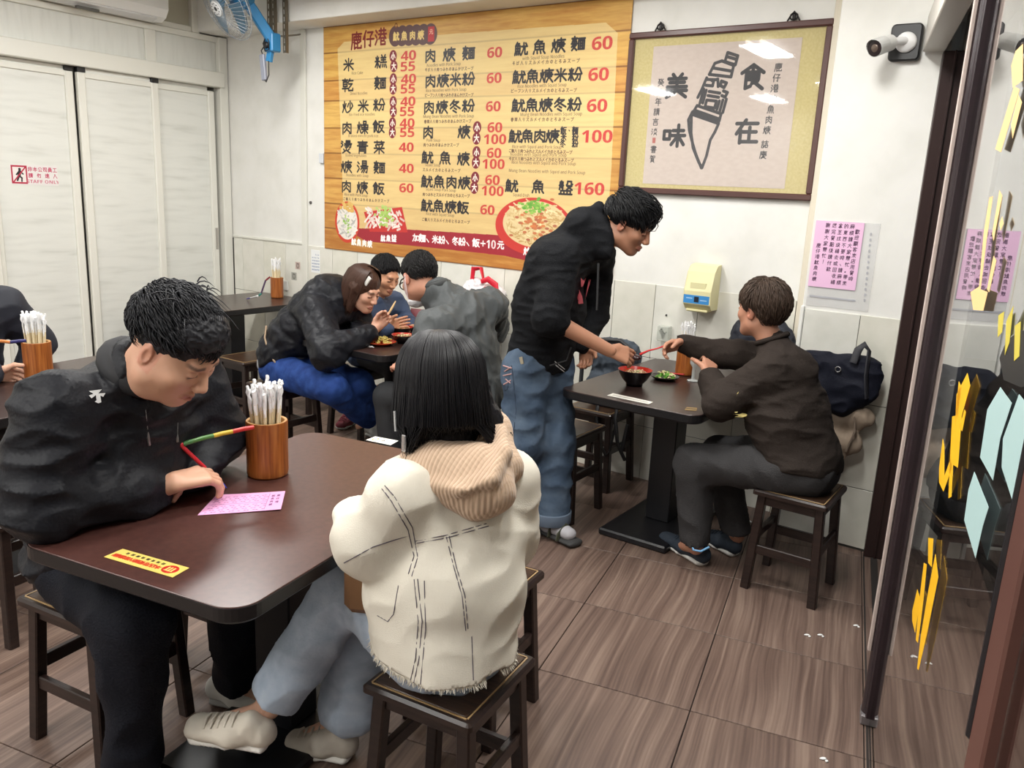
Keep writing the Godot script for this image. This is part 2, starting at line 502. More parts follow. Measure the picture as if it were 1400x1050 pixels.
	for d in leaves:
		var dn := struct("door_%d" % d[3])
		var off: float = d[2]
		var z0: float = d[0]; var z1: float = d[1]
		var bd := MB.new(); bd.box(Vector3(LX - 0.02 + off, 0.04, z0 + 0.05), Vector3(LX - 0.003 + off, 2.29, z1 - 0.05), 0.001)
		for i in bd.u.size(): bd.u[i] = Vector2(bd.v[i].z * 1.2, bd.v[i].y * 1.1)
		put("door_board", bd, M.board, dn)
		for e in [z0, z1 - 0.055]:
			var sm := MB.new(); sm.box(Vector3(LX - 0.025 + off, 0.02, e), Vector3(LX + 0.016 + off, 2.262, e + 0.055), 0.007)
			put("door_stile", sm, M.stile, dn)
		for e in ([z1 - 0.055] if d[3] == 1 else ([z0, z1 - 0.055] if d[3] != 2 else [z0 + 0.0])):
			if d[3] == 1: continue
			var bc := MB.new(); bc.box(Vector3(LX - 0.025 + off, 2.258, e), Vector3(LX + 0.02 + off, 2.292, e + 0.056), 0.003)
			put("stile_cap", bc, M.black_plastic, dn)
		if d[3] == 2:
			var bc := MB.new(); bc.box(Vector3(LX - 0.025 + off, 2.258, z1 - 0.055), Vector3(LX + 0.02 + off, 2.292, z1), 0.003)
			put("stile_cap", bc, M.black_plastic, dn)
		var rm := MB.new(); rm.box(Vector3(LX - 0.022 + off, 2.225, z0 + 0.05), Vector3(LX + 0.008 + off, 2.262, z1 - 0.05), 0.003)
		put("door_top_rail", rm, M.stile, dn)
		if d[3] == 1:
			var pm := MB.new(); pm.box(Vector3(LX + 0.014, 1.05, z0 + 0.012), Vector3(LX + 0.02, 1.22, z0 + 0.034), 0.002)
			put("door_pull", pm, M.alu, dn)
func tile_piece(parent: Node3D, lo: Vector3, hi: Vector3, k: int):
	var t := MB.new(); t.box(lo, hi, 0.0015)
	put("wall_tile", t, M["wall_tile%d" % k], parent)
func glass_front():
	var gf := glass_frame()
	# dark jamb against the pillar, door head, floor track
	var j := MB.new()
	j.box(Vector3(-1.44, 0, -0.105), Vector3(-1.38, 2.27, 0.0), 0.004, gf)
	j.box(Vector3(-1.46, 0, -0.05), Vector3(-1.366, 2.27, -0.044), 0.0, gf)
	tag(put("trim_4", j, M.door_brown), "", "", "", "structure")
	var ws := MB.new(); ws.box(Vector3(-1.42, 0.25, -0.13), Vector3(-1.37, 2.27, -0.105), 0.003, gf)
	tag(put("trim_5", ws, mat(srgb(196, 178, 168), 0.45)), "", "", "", "structure")
	var hd := struct("trim_6")
	var h1 := MB.new(); h1.box(Vector3(-1.44, 2.275, -0.01), Vector3(4.6, 2.42, 0.075), 0.004, gf)
	put("head_rail", h1, mat(srgb(196, 192, 184), 0.45, 0.1), hd)
	var h3 := MB.new(); h3.box(Vector3(-1.44, 2.27, -0.16), Vector3(4.6, 2.42, -0.072), 0.004, gf)
	put("head_rail", h3, M.alu, hd)
	var up := MB.new(); up.box(Vector3(-1.6, 2.42, -0.16), Vector3(4.7, 2.95, 0.03), 0.0, gf)
	put("head_wall", up, M.plaster, hd)
	var tr := MB.new()
	tr.box(Vector3(-1.42, 0.0, -0.004), Vector3(0.6, 0.0012, 0.003), 0.0, gf)
	tr.box(Vector3(-1.42, 0.0, -0.06), Vector3(3.5, 0.003, -0.03), 0.0, gf)
	tag(put("trim_7", tr, M.dark_grout), "", "", "", "structure")
	# glass leaf: pole, pane, near stile
	var dn := struct("door_7")
	var po := MB.new()
	var pp := []
	po.tube([on_glass(0.0, 0.035, 0.012), on_glass(0.0, 2.3, 0.012)], 0.034, 20)
	po.box(Vector3(0.0, 0.035, -0.03), Vector3(0.05, 2.3, 0.01), 0.003, gf)
	put("door_pole", po, M.pole, dn)
	var ft := MB.new(); ft.box(Vector3(-0.035, 0.001, -0.045), Vector3(0.035, 0.036, 0.022), 0.004, gf)
	put("pole_foot", ft, mat(srgb(150, 146, 148), 0.3, 0.6), dn)
	var st := MB.new(); st.box(Vector3(-0.012, 0.25, 0.021), Vector3(0.012, 2.27, 0.032), 0.002, gf)
	put("edge_strip", st, mat(srgb(196, 180, 172), 0.4), dn)
	var pane := MB.new(); pane.box(Vector3(0.03, 0.012, -0.012), Vector3(1.5, 2.29, -0.004), 0.0, gf)
	var gl := StandardMaterial3D.new()
	gl.albedo_color = Color(1, 1, 1, 0.0); gl.roughness = 0.0
	gl.transparency = BaseMaterial3D.TRANSPARENCY_ALPHA
	gl.refraction_enabled = true; gl.refraction_scale = 0.055
	M.glass = gl
	put("glass_pane", pane, gl, dn)
	var ns := MB.new()
	ns.box(Vector3(1.475, 0.01, -0.05), Vector3(1.56, 2.3, 0.012), 0.004, gf)
	put("near_stile", ns, mat(srgb(96, 62, 54), 0.45), dn)
	var p2 := MB.new(); p2.box(Vector3(1.56, 0.012, -0.012), Vector3(4.5, 2.29, -0.004), 0.0, gf)
	put("glass_pane", p2, gl, dn)
	glass_print(dn, gf)
	# pavement outside
	var pv := MB.new(); pv.box(Vector3(-8, -0.25, -14), Vector3(9, -0.012, -0.09), 0.0, gf)
	var pm := mat(Color(1, 1, 1), 0.9)
	pm.albedo_texture = noise_tex(0.2, [srgb(70, 68, 64), srgb(104, 101, 95), srgb(132, 128, 120)], 256, 41)
	tri_mat(pm, 1.2, true)
	tag(put("pavement", pv, pm), "grey rough pavement outside the glass door", "pavement", "", "structure")
# ---------------------------------------------------------------- furniture
func make_table(label: String, ctr: Vector2, turn: float, w: float, l: float, top: Material, group := "") -> Node3D:
	var t := thing("dining_table", label, "table", Vector3(ctr.x, 0, ctr.y), turn, group)
	var hgt := 0.74
	var b := MB.new()
	var f := flat_xz()
	b.prism(rrect(w, l, 0.07, 8), hgt - 0.003, hgt - 0.042, f, 0.008)
	put("tabletop", b, M.black_edge, t)
	var lm := MB.new()
	lm.prism(rrect(w - 0.004, l - 0.004, 0.068, 8), hgt - 0.003, hgt, f, 0.0015)
	put("laminate", lm, top, t)
	var p := MB.new(); p.box(Vector3(-0.064, 0.036, -0.062), Vector3(0.064, hgt - 0.04, 0.062), 0.004)
	put("post", p, M.black_metal, t)
	var bp := MB.new(); bp.box(Vector3(-0.18, 0.0, -0.34), Vector3(0.18, 0.036, 0.34), 0.008)
	put("base_plate", bp, M.black_metal, t)
	var pl := MB.new(); pl.box(Vector3(-0.15, hgt - 0.055, -0.3), Vector3(0.15, hgt - 0.041, 0.3), 0.002)
	put("top_plate", pl, M.black_metal, t)
	return t
var stool0: Node3D
func make_stool() -> Node3D:
	var t := thing("wooden_stool", "", "stool")
	var hgt := 0.456
	var b := MB.new()
	var f := flat_xz()
	var sw := 0.305; var sl := 0.335
	b.prism(rrect(sw, sl, 0.012, 3), hgt - 0.024, hgt - 0.003, f, 0.007)
	put("seat", b, M.dark_wood, t)
	var pn := MB.new()
	pn.prism(rrect(sw - 0.045, sl - 0.045, 0.008, 3), hgt - 0.004, hgt - 0.0005, f, 0.001)
	put("seat_panel", pn, M.seat_wood, t)
	var we := MB.new()
	for s in [-1, 1]:
		we.box(Vector3(s * (sw * 0.5 - 0.018) - 0.002, hgt - 0.005, -sl * 0.5 + 0.02), Vector3(s * (sw * 0.5 - 0.018) + 0.002, hgt - 0.001, sl * 0.5 - 0.02))
		we.box(Vector3(-sw * 0.5 + 0.02, hgt - 0.005, s * (sl * 0.5 - 0.018) - 0.002), Vector3(sw * 0.5 - 0.02, hgt - 0.001, s * (sl * 0.5 - 0.018) + 0.002))
	put("worn_line", we, M.worn_edge, t, "pale worn line round the seat")
	for sx in [-1, 1]:
		for sz in [-1, 1]:
			var l := MB.new()
			l.bar(Vector3(sx * 0.142, 0.0, sz * 0.145), Vector3(sx * 0.118, hgt - 0.022, sz * 0.125), 0.036, 0.036, Vector3(0, 0, 1), 0.004)
			put("leg", l, M.dark_wood, t)
	for sz in [-1, 1]:
		var a := MB.new(); a.box(Vector3(-0.105, hgt - 0.072, sz * 0.126 - 0.01), Vector3(0.105, hgt - 0.022, sz * 0.126 + 0.01), 0.002)
		put("apron", a, M.dark_wood, t)
		var st := MB.new(); st.box(Vector3(-0.122, 0.165, sz * 0.137 - 0.01), Vector3(0.122, 0.205, sz * 0.137 + 0.01), 0.003)
		put("stretcher", st, M.dark_wood, t)
	for sx in [-1, 1]:
		var a := MB.new(); a.box(Vector3(sx * 0.12 - 0.01, hgt - 0.072, -0.11), Vector3(sx * 0.12 + 0.01, hgt - 0.022, 0.11), 0.002)
		put("apron", a, M.dark_wood, t)
		var st := MB.new(); st.box(Vector3(sx * 0.132 - 0.01, 0.215, -0.125), Vector3(sx * 0.132 + 0.01, 0.255, 0.125), 0.003)
		put("stretcher", st, M.dark_wood, t)
	return t
func stool(at: Vector2, turn: float, label: String, tall := 1.0):
	var t := stool0
	if stool0 == null:
		stool0 = make_stool(); t = stool0
		tag(t, label, "stool", "dark wooden stools")
	else:
		t = copy_of(stool0, label)
	t.position = Vector3(at.x, 0, at.y); t.rotation.y = turn
	t.scale = Vector3(1, tall, 1)
func furniture():
	var tilt := deg_to_rad(10.5)
	make_table("red-brown dining table in front where the man writes on a pink slip", Vector2(-1.76, -1.44), tilt, 0.70, 1.12, M.laminate)
	make_table("dark dining table against the tiled wall where the standing man serves a bowl", Vector2(-1.56, -3.68), 0.0, 0.69, 1.06, M.laminate_dark)
	make_table("dark dining table with red bowls where the family of three eats", Vector2(-3.28, -3.64), 0.0, 0.69, 1.12, M.laminate_dark)
	make_table("empty dark dining table in the corner by the white sliding doors", Vector2(-5.03, -3.68), 0.0, 0.67, 1.06, M.laminate_dark)
	make_table("dark dining table cut off by the left edge with a chopstick cup", Vector2(-3.48, -1.62), 0.14, 0.69, 1.08, M.laminate_dark)
	stool(Vector2(-0.832, -3.42), 0.0, "wooden stool under the woman in the brown sweater")
	stool(Vector2(-1.12, -1.43), 0.12, "wooden stool under the woman in the cream jacket")
	stool(Vector2(-1.37, -1.86), 0.12, "wooden stool mostly hidden behind the woman in the cream jacket")
	stool(Vector2(-2.16, -1.12), 0.15, "wooden stool under the man in the black jacket")
	stool(Vector2(-2.22, -1.62), 0.15, "wooden stool hidden behind the front table beside the writing man")
	stool(Vector2(-2.13, -4.02), 0.0, "wooden stool with the grey backpack on it by the tiled wall")
	stool(Vector2(-2.05, -3.50), 0.0, "wooden stool just behind the standing man's legs")
	stool(Vector2(-3.78, -3.12), 0.0, "wooden stool under the woman in the black puffer jacket")
	stool(Vector2(-3.78, -3.75), 0.0, "wooden stool under the boy in the blue jacket")
	stool(Vector2(-2.62, -3.3), 0.0, "wooden stool under the man in the grey jacket")
	stool(Vector2(-4.50, -3.42), 0.0, "empty wooden stool on the near side of the corner table")
	stool(Vector2(-4.50, -3.95), 0.0, "empty wooden stool by the wall, half hidden by the puffer jacket")
	stool(Vector2(-5.55, -3.5), 0.0, "empty wooden stool behind the corner table by the sliding doors")
	stool(Vector2(-4.08, -1.5), 0.0, "wooden stool under the person at the left edge")
	stool(Vector2(-2.98, -1.25), 0.14, "wooden stool low at the left edge behind the writing man")
func glass_print(dn: Node3D, gf: Transform3D):
	# lettering stuck on the pane: brush strokes seen almost edge-on; s along the glass, y up
	var yel := mat(srgb(250, 190, 20), 0.5); var pale := mat(srgb(250, 206, 140), 0.5); var aqua := mat(srgb(176, 206, 206), 0.5)
	var sets := [
		["yellow_lettering", yel, "bright yellow brush lettering on the glass, upper sign", [[Vector2(0.826, 1.314), Vector2(0.889, 1.301), Vector2(0.851, 1.231), Vector2(0.918, 1.145), Vector2(0.851, 1.131), Vector2(0.802, 1.188), Vector2(0.733, 1.25)], [Vector2(0.731, 1.278), Vector2(0.785, 1.276), Vector2(0.809, 1.218), Vector2(0.77, 1.217)], [Vector2(0.871, 1.25), Vector2(0.894, 1.25), Vector2(0.892, 1.211), Vector2(0.851, 1.207)], [Vector2(0.727, 1.201), Vector2(0.783, 1.217), Vector2(0.834, 1.15), Vector2(0.904, 1.081), Vector2(0.873, 1.067), Vector2(0.804, 1.126)], [Vector2(0.644, 1.13), Vector2(0.69, 1.123), Vector2(0.765, 1.079), Vector2(0.81, 1.131), Vector2(0.849, 1.124), Vector2(0.792, 1.054), Vector2(0.707, 1.047), Vector2(0.668, 1.069)]]],
		["yellow_lettering", yel, "bright yellow brush lettering on the glass, lower sign", [[Vector2(0.691, 0.911), Vector2(0.767, 0.939), Vector2(0.817, 0.894), Vector2(0.756, 0.878)], [Vector2(0.834, 0.931), Vector2(0.923, 0.918), Vector2(0.911, 0.784), Vector2(0.889, 0.693), Vector2(0.867, 0.684), Vector2(0.837, 0.745), Vector2(0.829, 0.843)], [Vector2(0.692, 0.851), Vector2(0.739, 0.867), Vector2(0.78, 0.809), Vector2(0.801, 0.761), Vector2(0.815, 0.716), Vector2(0.778, 0.703), Vector2(0.724, 0.776)], [Vector2(0.662, 0.772), Vector2(0.735, 0.781), Vector2(0.748, 0.705), Vector2(0.671, 0.695), Vector2(0.642, 0.707)]]],
		["pale_lettering", pale, "pale orange brush lettering high on the glass", [[Vector2(0.704, 1.929), Vector2(0.779, 1.929), Vector2(0.855, 1.855), Vector2(0.75, 1.856), Vector2(0.681, 1.906)], [Vector2(0.765, 1.857), Vector2(0.84, 1.842), Vector2(0.748, 1.738), Vector2(0.663, 1.749)], [Vector2(0.836, 1.833), Vector2(0.891, 1.814), Vector2(0.86, 1.755), Vector2(0.812, 1.784)]]],
		["pale_lettering", pale, "pale orange brush lettering halfway up the glass", [[Vector2(0.701, 1.653), Vector2(0.746, 1.655), Vector2(0.766, 1.568), Vector2(0.802, 1.477), Vector2(0.894, 1.48), Vector2(0.883, 1.444), Vector2(0.755, 1.431), Vector2(0.672, 1.459), Vector2(0.777, 1.48), Vector2(0.71, 1.581)], [Vector2(0.815, 1.665), Vector2(0.861, 1.654), Vector2(0.855, 1.572), Vector2(0.822, 1.584)], [Vector2(0.902, 1.617), Vector2(0.932, 1.605), Vector2(0.915, 1.592), Vector2(0.885, 1.604)], [Vector2(0.885, 1.546), Vector2(0.926, 1.54), Vector2(0.911, 1.481), Vector2(0.88, 1.484)]]],
		["blue_lettering", aqua, "large pale blue stroke on the glass near the camera", [[Vector2(1.183, 1.358), Vector2(1.289, 1.356), Vector2(1.256, 1.294), Vector2(1.262, 1.229), Vector2(1.125, 1.226), Vector2(1.109, 1.305)], [Vector2(1.325, 1.377), Vector2(1.398, 1.376), Vector2(1.47, 1.332), Vector2(1.535, 1.239), Vector2(1.478, 1.239), Vector2(1.305, 1.263), Vector2(1.276, 1.299)], [Vector2(1.097, 1.192), Vector2(1.268, 1.188), Vector2(1.252, 1.151), Vector2(1.244, 1.094), Vector2(1.087, 1.1), Vector2(1.074, 1.152)]]],
		["faded_lettering", mat(srgb(206, 190, 70), 0.6), "small faded yellow lettering beside the pink reflection", [[Vector2(1.049, 1.455), Vector2(1.094, 1.467), Vector2(1.11, 1.435), Vector2(1.08, 1.422)], [Vector2(1.129, 1.455), Vector2(1.163, 1.484), Vector2(1.186, 1.428), Vector2(1.169, 1.407)], [Vector2(1.204, 1.458), Vector2(1.24, 1.469), Vector2(1.277, 1.423), Vector2(1.248, 1.411)]]],
	]
	for l in sets:
		var m := MB.new()
		for poly in l[3]:
			var p := PackedVector2Array(poly)
			m.prism(p, 0.0038, 0.0043, gf)
		var o := put(l[0], m, l[1], dn, l[2])
	var ds := MB.new(); ds.prism(PackedVector2Array([Vector2(1.252, 1.458), Vector2(1.158, 1.429), Vector2(1.126, 1.395), Vector2(1.194, 1.372), Vector2(1.325, 1.387), Vector2(1.44, 1.42), Vector2(1.432, 1.456), Vector2(1.365, 1.469)]), 0.003, 0.0036, gf)
	put("round_sticker", ds, mat(srgb(30, 30, 30), 0.5), dn, "round black sticker with yellow marks")
	# black strip with small white writing beside the near stile
	var bs := MB.new(); bs.box(Vector3(1.462, 0.92, -0.02), Vector3(1.476, 1.45, 0.016), 0.004, gf)
	put("writing_strip", bs, mat(srgb(28, 26, 30), 0.4), dn, "black strip with small white writing")
	var wm := MB.new()
	for k in 22:
		var y := 1.04 + k * 0.014 + (0.03 if k > 17 else 0.0)
		wm.box(Vector3(1.4600, y, -0.004 - 0.003 * (k % 3)), Vector3(1.4616, y + 0.009, 0.006 + 0.002 * (k % 2)), 0.0, gf)
	put("strip_writing", wm, mat(srgb(232, 232, 230), 0.5), dn)
# ---------------------------------------------------------------- writing: strokes of each character on a 100 x 100 square
const STROKES := {
	"米": "50,5 50,95;8,45 92,45;22,15 35,32;78,15 65,32;48,48 10,88;52,48 90,88",
	"木": "50,5 50,95;8,30 92,30;48,32 10,80;52,32 90,80",
	"火": "50,5 48,45 10,92;50,45 90,92;20,28 28,50;82,22 68,45",
	"庚": "50,2 50,12;12,14 95,14;14,14 12,60 4,95;30,30 80,30 80,56;25,43 92,43;30,56 80,56;54,20 54,58 25,95;56,62 95,95",
	"魚": "40,2 15,28;35,12 70,12 55,28;18,28 82,28 82,66 18,66 18,28;18,47 82,47;50,28 50,66;12,78 8,94;34,78 36,92;58,78 62,92;80,78 92,94",
	"尤": "10,32 92,32;42,5 40,50 8,95;60,34 60,80 66,90 95,90 95,75;68,8 82,20",
	"肉": "14,20 14,95;14,20 86,20 86,90 74,90;50,5 48,28 26,52;48,28 74,50;50,48 46,60 26,82;48,60 74,80",
	"羔": "25,2 36,16;75,2 64,16;15,22 85,22;50,22 50,56;20,38 80,38;8,56 92,56;10,72 4,95;36,72 38,90;60,72 64,90;82,72 94,95",
	"麥": "15,14 85,14;50,2 50,48;10,50 90,50;48,18 20,38;26,24 30,36;52,18 80,38;72,24 70,36;45,52 15,72;40,60 75,60 20,95;35,70 85,95",
	"面": "5,10 95,10;48,10 40,24;12,26 88,26 88,92 12,92 12,26;36,26 36,92;64,26 64,92;36,48 64,48;36,68 64,68",
	"少": "50,4 50,60;28,22 12,48;72,20 90,44;80,52 40,85 10,95",
	"分": "40,5 8,50;60,5 92,48;22,50 78,50 72,90 58,88;48,50 40,72 14,95",
	"喿": "32,4 68,4 68,24 32,24 32,4;6,32 42,32 42,50 6,50 6,32;58,32 94,32 94,50 58,50 58,32;6,64 94,64;50,52 50,98;48,66 10,94;52,66 90,94",
	"食": "50,2 8,32;50,2 92,32;50,14 50,24;26,30 74,30 74,58 26,58;26,44 74,44;26,30 26,92 45,84;72,64 50,74;48,60 92,95",
	"反": "12,10 90,10;14,10 14,50 4,95;18,38 80,38 55,75 20,95;28,46 55,75 94,95",
	"昜": "25,2 75,2 75,34 25,34 25,2;25,18 75,18;4,44 96,44;24,46 6,70;20,58 88,58 82,92 68,90;46,58 16,92;66,58 40,94",
	"氵": "25,8 60,22;12,36 48,50;12,92 62,62",
	"青": "10,12 90,12;18,26 82,26;5,40 95,40;50,2 50,40;22,52 20,98;22,52 78,52 78,94 66,94;22,66 78,66;22,80 78,80",
	"艹": "5,50 95,50;30,15 30,85;70,15 70,85",
	"采": "85,4 20,14;18,20 26,34;48,18 50,32;82,16 70,34;6,46 94,46;50,38 50,98;48,48 8,90;52,48 92,90",
	"冬": "42,4 12,42;36,18 78,18 14,66;30,28 92,66;45,62 62,72;35,80 62,95",
	"舟": "28,2 20,12;12,14 12,60 4,95;12,14 48,14 48,92;2,50 56,50;28,24 32,36;28,60 32,74",
	"殳": "20,4 18,30 4,44;20,4 76,4 76,34 94,34;8,52 84,52 10,96;24,60 92,96",
	"皿": "14,15 14,85;14,15 86,15 86,85;38,15 38,85;62,15 62,85;2,88 98,88",
	"小": "50,5 50,90 38,84;28,35 10,72;72,35 92,72",
	"大": "8,34 92,34;50,5 46,50 8,95;50,42 92,95",
	"力": "10,28 90,28 82,90 58,84;52,5 46,50 8,94",
	"口": "12,15 88,15 88,85 12,85 12,15",
	"、": "20,55 50,88",
	"·": "45,45 55,55",
	"+": "50,22 50,78;20,50 80,50",
	"元": "22,16 78,16;6,42 94,42;36,44 32,72 6,95;62,44 62,84 70,92 94,90 94,74",
	"亻": "80,4 10,50;50,30 50,96",
	"子": "15,10 82,10 52,34;52,34 52,92 36,86;4,50 96,50",
	"巷": "10,14 90,14;32,2 32,34;68,2 68,34;2,34 98,34;34,36 8,60;66,36 94,60;32,56 72,56 72,72 32,72;32,56 32,92 84,92 84,80",
	"鹿": "50,2 50,12;10,13 94,13;12,13 10,60 2,97;26,28 86,28 86,46 26,46;26,28 26,46;46,20 46,46;66,20 66,46;24,58 48,66;30,52 30,95 46,88;88,54 58,66;58,52 58,92 92,92 92,80",
	"乾": "4,12 50,12;26,2 26,26;10,26 44,26 44,60 10,60 10,26;10,43 44,43;2,76 54,76;26,60 26,98;68,4 54,30;64,18 96,18;58,42 88,42 56,78 58,92 94,92 94,76",
	"欠": "38,4 18,34;30,20 88,20 78,36;50,30 46,60 8,96;50,52 94,96",
	"雚": "8,10 92,10;30,2 30,20;70,2 70,20;10,26 40,26 40,40 10,40 10,26;58,26 90,26 90,40 58,40 58,26;30,44 12,62;20,56 20,98;52,44 52,96;20,58 90,58;20,70 88,70;20,83 88,83;20,96 92,96",
	"辶": "12,8 26,20;4,36 24,36 14,62 28,78;4,88 24,80 60,92 98,92",
	"卬": "40,6 14,18 14,70 42,60;58,12 92,12 92,66 80,62;58,12 58,95",
	"雇": "4,6 96,6;14,18 90,18 90,32;14,18 14,50 2,95;14,32 90,32;56,36 30,56;42,50 42,96;72,40 72,92;42,54 99,54;42,66 96,66;42,78 96,78;42,92 99,92",
	"頁": "4,6 96,6;50,6 42,20;18,20 82,20 82,74 18,74 18,20;18,38 82,38;18,56 82,56;34,76 8,96;66,76 94,96",
	"客": "50,2 50,12;8,32 8,14 92,14 88,30;42,22 16,50;36,32 70,32 10,74;30,42 94,74;28,72 74,72 74,96 28,96 28,72",
	"來": "8,20 92,20;50,4 50,97;30,26 12,50;30,34 44,48;70,26 54,50;72,34 92,50;48,52 8,92;52,52 92,92",
	"店": "50,2 50,12;10,14 94,14;12,14 10,60 2,96;52,24 52,58;52,40 86,40;28,58 84,58 84,92 28,92 28,58",
	"用": "16,8 14,60 4,96;16,8 86,8 86,94 72,92;16,34 86,34;16,60 86,60;50,8 50,96",
	"叔": "28,2 14,22;24,8 46,8 12,36;24,18 36,26;58,6 90,6 60,36;62,14 92,36",
	"日": "12,8 88,8 88,92 12,92 12,8;12,50 88,50",
	"寺": "16,14 84,14;50,2 50,34;4,34 96,34;6,58 94,58;70,44 70,94 54,88;28,68 42,82",
	"麻": "50,2 50,10;8,12 94,12;10,12 8,60 2,96;20,38 54,38;37,22 37,96;36,40 18,72;38,40 54,66;58,38 98,38;78,22 78,96;76,40 58,72;80,40 98,70",
	"言": "50,2 50,12;6,18 94,18;20,34 80,34;20,48 80,48;18,64 82,64 82,94 18,94 18,64",
	"家": "50,2 50,12;8,32 8,14 92,14 90,30;18,34 84,34;52,34 12,58;44,46 60,70 54,94 40,90;48,58 10,80;54,72 8,96;84,46 62,60;60,56 96,92",
	"幫": "8,10 48,10;28,2 28,34;6,34 50,34;10,22 46,22;56,8 90,8;72,2 72,34;58,22 92,22;56,34 96,34;10,48 90,48;24,40 24,60;76,40 76,60;18,66 18,90;18,66 82,66 82,90 72,88;50,54 50,99",
	"忄": "50,4 50,97;22,26 16,50;74,22 86,40",
	"亡": "50,4 50,20;6,26 94,26;26,26 26,88 90,88",
	"帶": "4,20 96,20;22,6 22,36;40,6 40,36;60,6 60,36;78,6 78,36;40,36 60,36;8,60 8,46 92,46 92,58;24,62 24,88;24,62 76,62 76,86 68,86;50,48 50,99",
	"白": "40,2 30,16;14,18 84,18 84,92 14,92 14,18;14,54 84,54",
	"勺": "36,4 12,40;28,22 86,22 80,92 58,86;32,46 52,62",
	"東": "8,16 92,16;20,30 80,30 80,60 20,60 20,30;20,45 80,45;50,2 50,98;48,62 10,92;52,62 90,92",
	"西": "6,12 94,12;16,30 84,30 84,90 16,90 16,30;38,12 36,50 20,60;62,12 62,54 82,56",
	"不": "8,14 92,14;54,14 10,62;52,36 52,97;58,44 90,66",
	"要": "6,10 94,10;16,22 84,22 84,46 16,46 16,22;40,10 40,46;60,10 60,46;6,60 94,60;44,50 28,76 76,96;70,62 50,84 16,97",
	"拿": "50,2 8,30;50,2 92,30;34,30 66,30;34,40 66,40 66,54 34,54 34,40;24,64 76,60;18,74 82,74;6,86 94,86;50,58 50,94 38,99",
	"至": "8,10 92,10;44,12 24,36 72,34;60,24 80,42;18,62 82,62;50,44 50,92;6,94 94,94",
	"土": "14,36 86,36;50,6 50,88;4,90 96,90",
	"立": "50,4 50,16;12,22 88,22;30,34 38,72;70,34 60,72;4,88 96,88",
	"及": "10,12 70,12 62,42 88,42 50,76 10,96;30,12 26,60 4,92;30,42 56,72 96,96",
	"甬": "14,6 80,6 52,22;30,14 62,24;16,30 16,96;16,30 84,30 84,92 72,92;16,50 84,50;16,70 84,70;50,24 50,94",
	"去": "16,22 84,22;50,4 50,46;4,46 96,46;44,48 20,86 78,82;64,66 88,94",
	"或": "6,24 94,24;12,40 46,40 46,62 12,62 12,40;6,82 50,74;60,4 66,60 96,92 98,74;88,44 50,94;76,6 90,16",
	"回": "10,8 90,8 90,94 10,94 10,8;34,34 66,34 66,68 34,68 34,34",
	"收": "14,20 14,66 40,58;40,6 40,96;64,4 50,38;56,28 96,28;84,28 74,60 46,96;58,40 74,70 98,96",
	"关": "24,2 34,14;76,2 68,14;8,20 92,20;4,40 98,40;50,20 46,48 8,94;50,46 92,92",
	"完": "50,2 50,12;8,32 8,14 92,14 90,30;28,36 72,36;8,56 92,56;38,58 34,80 8,97;62,58 62,86 68,94 94,92 94,78",
	"點": "8,6 50,6 50,44 8,44 8,6;29,6 29,74;8,25 50,25;8,58 50,58;4,76 54,72;6,84 2,98;22,84 24,96;36,84 40,96;50,82 56,96;74,4 74,50;74,26 98,26;62,52 94,52 94,92 62,92 62,52",
	"彳": "72,4 12,34;76,30 14,62;46,50 46,98",
	"夋": "46,2 20,24 60,22;70,8 34,44 80,38;68,30 84,46;40,50 14,76;36,58 78,58 18,97;34,68 94,97",
	"寸": "4,28 96,28;66,4 66,94 48,88;22,46 38,66",
	"示": "4,16 96,16;50,4 50,34;14,34 86,34;18,48 82,48;4,62 98,62;52,62 52,94 34,90;30,72 12,88;74,72 92,86",
	"身": "40,2 30,12;20,14 76,14 76,94 62,90;20,14 20,62;20,30 76,30;20,46 76,46;6,62 84,62;74,64 10,94",
	"!": "50,8 50,66;50,84 50,90",
	"。": "20,70 40,70 40,88 20,88 20,70",
	"非": "36,4 36,60 10,95;62,4 62,97;36,22 8,22;36,44 8,44;36,66 6,70;62,22 94,22;62,44 94,44;62,66 96,66",
	"本": "8,28 92,28;50,4 50,97;48,30 8,76;52,30 92,76;32,76 68,76",
	"公": "38,6 8,46;62,6 94,46;46,46 18,90 80,86;66,62 88,96",
	"司": "8,8 90,8 90,94 74,90;10,28 66,28;16,46 64,46 64,80 16,80 16,46",
	"員": "28,4 72,4 72,22 28,22 28,4;16,32 84,32 84,80 16,80 16,32;16,48 84,48;16,64 84,64;36,82 10,97;64,82 90,97",
	"工": "14,14 86,14;50,14 50,88;4,90 96,90",
	"勿": "34,4 8,44;26,22 88,22 80,92 58,86;46,22 10,66;66,22 22,90",
	"隹": "36,2 8,40;24,24 24,98;60,4 70,16;24,22 94,22;24,42 90,42;24,62 90,62;24,86 96,86;58,22 58,86",
	"入": "36,6 50,10 8,94;48,28 92,94",
	"在": "8,18 92,18;44,4 10,60;26,46 26,97;36,52 88,52;62,34 62,92;32,92 94,92",
	"美": "30,2 40,14;70,2 60,14;12,20 88,20;50,20 50,54;18,36 82,36;8,54 92,54;6,70 94,70;50,56 44,76 8,97;54,70 92,97",
	"未": "14,28 86,28;4,50 96,50;50,4 50,97;48,52 8,90;52,52 92,90",
	"志": "50,2 50,40;8,18 92,18;20,40 80,40;16,60 8,86;34,56 36,90 80,90 82,76;54,52 62,66;80,54 92,72",
	"慶": "50,2 50,10;10,12 94,12;12,12 8,60 2,96;24,26 88,26 88,42 24,42;24,26 24,42;46,18 46,42;66,18 66,42;26,52 92,52 88,62;50,56 62,66;46,66 24,86;42,72 74,72 20,98;40,76 92,97",
	"癸": "14,10 42,10 8,48;20,22 36,34;60,6 54,26;86,10 62,28;58,26 94,50;26,46 74,46;12,62 88,62;52,46 48,70 10,97;54,66 90,97",
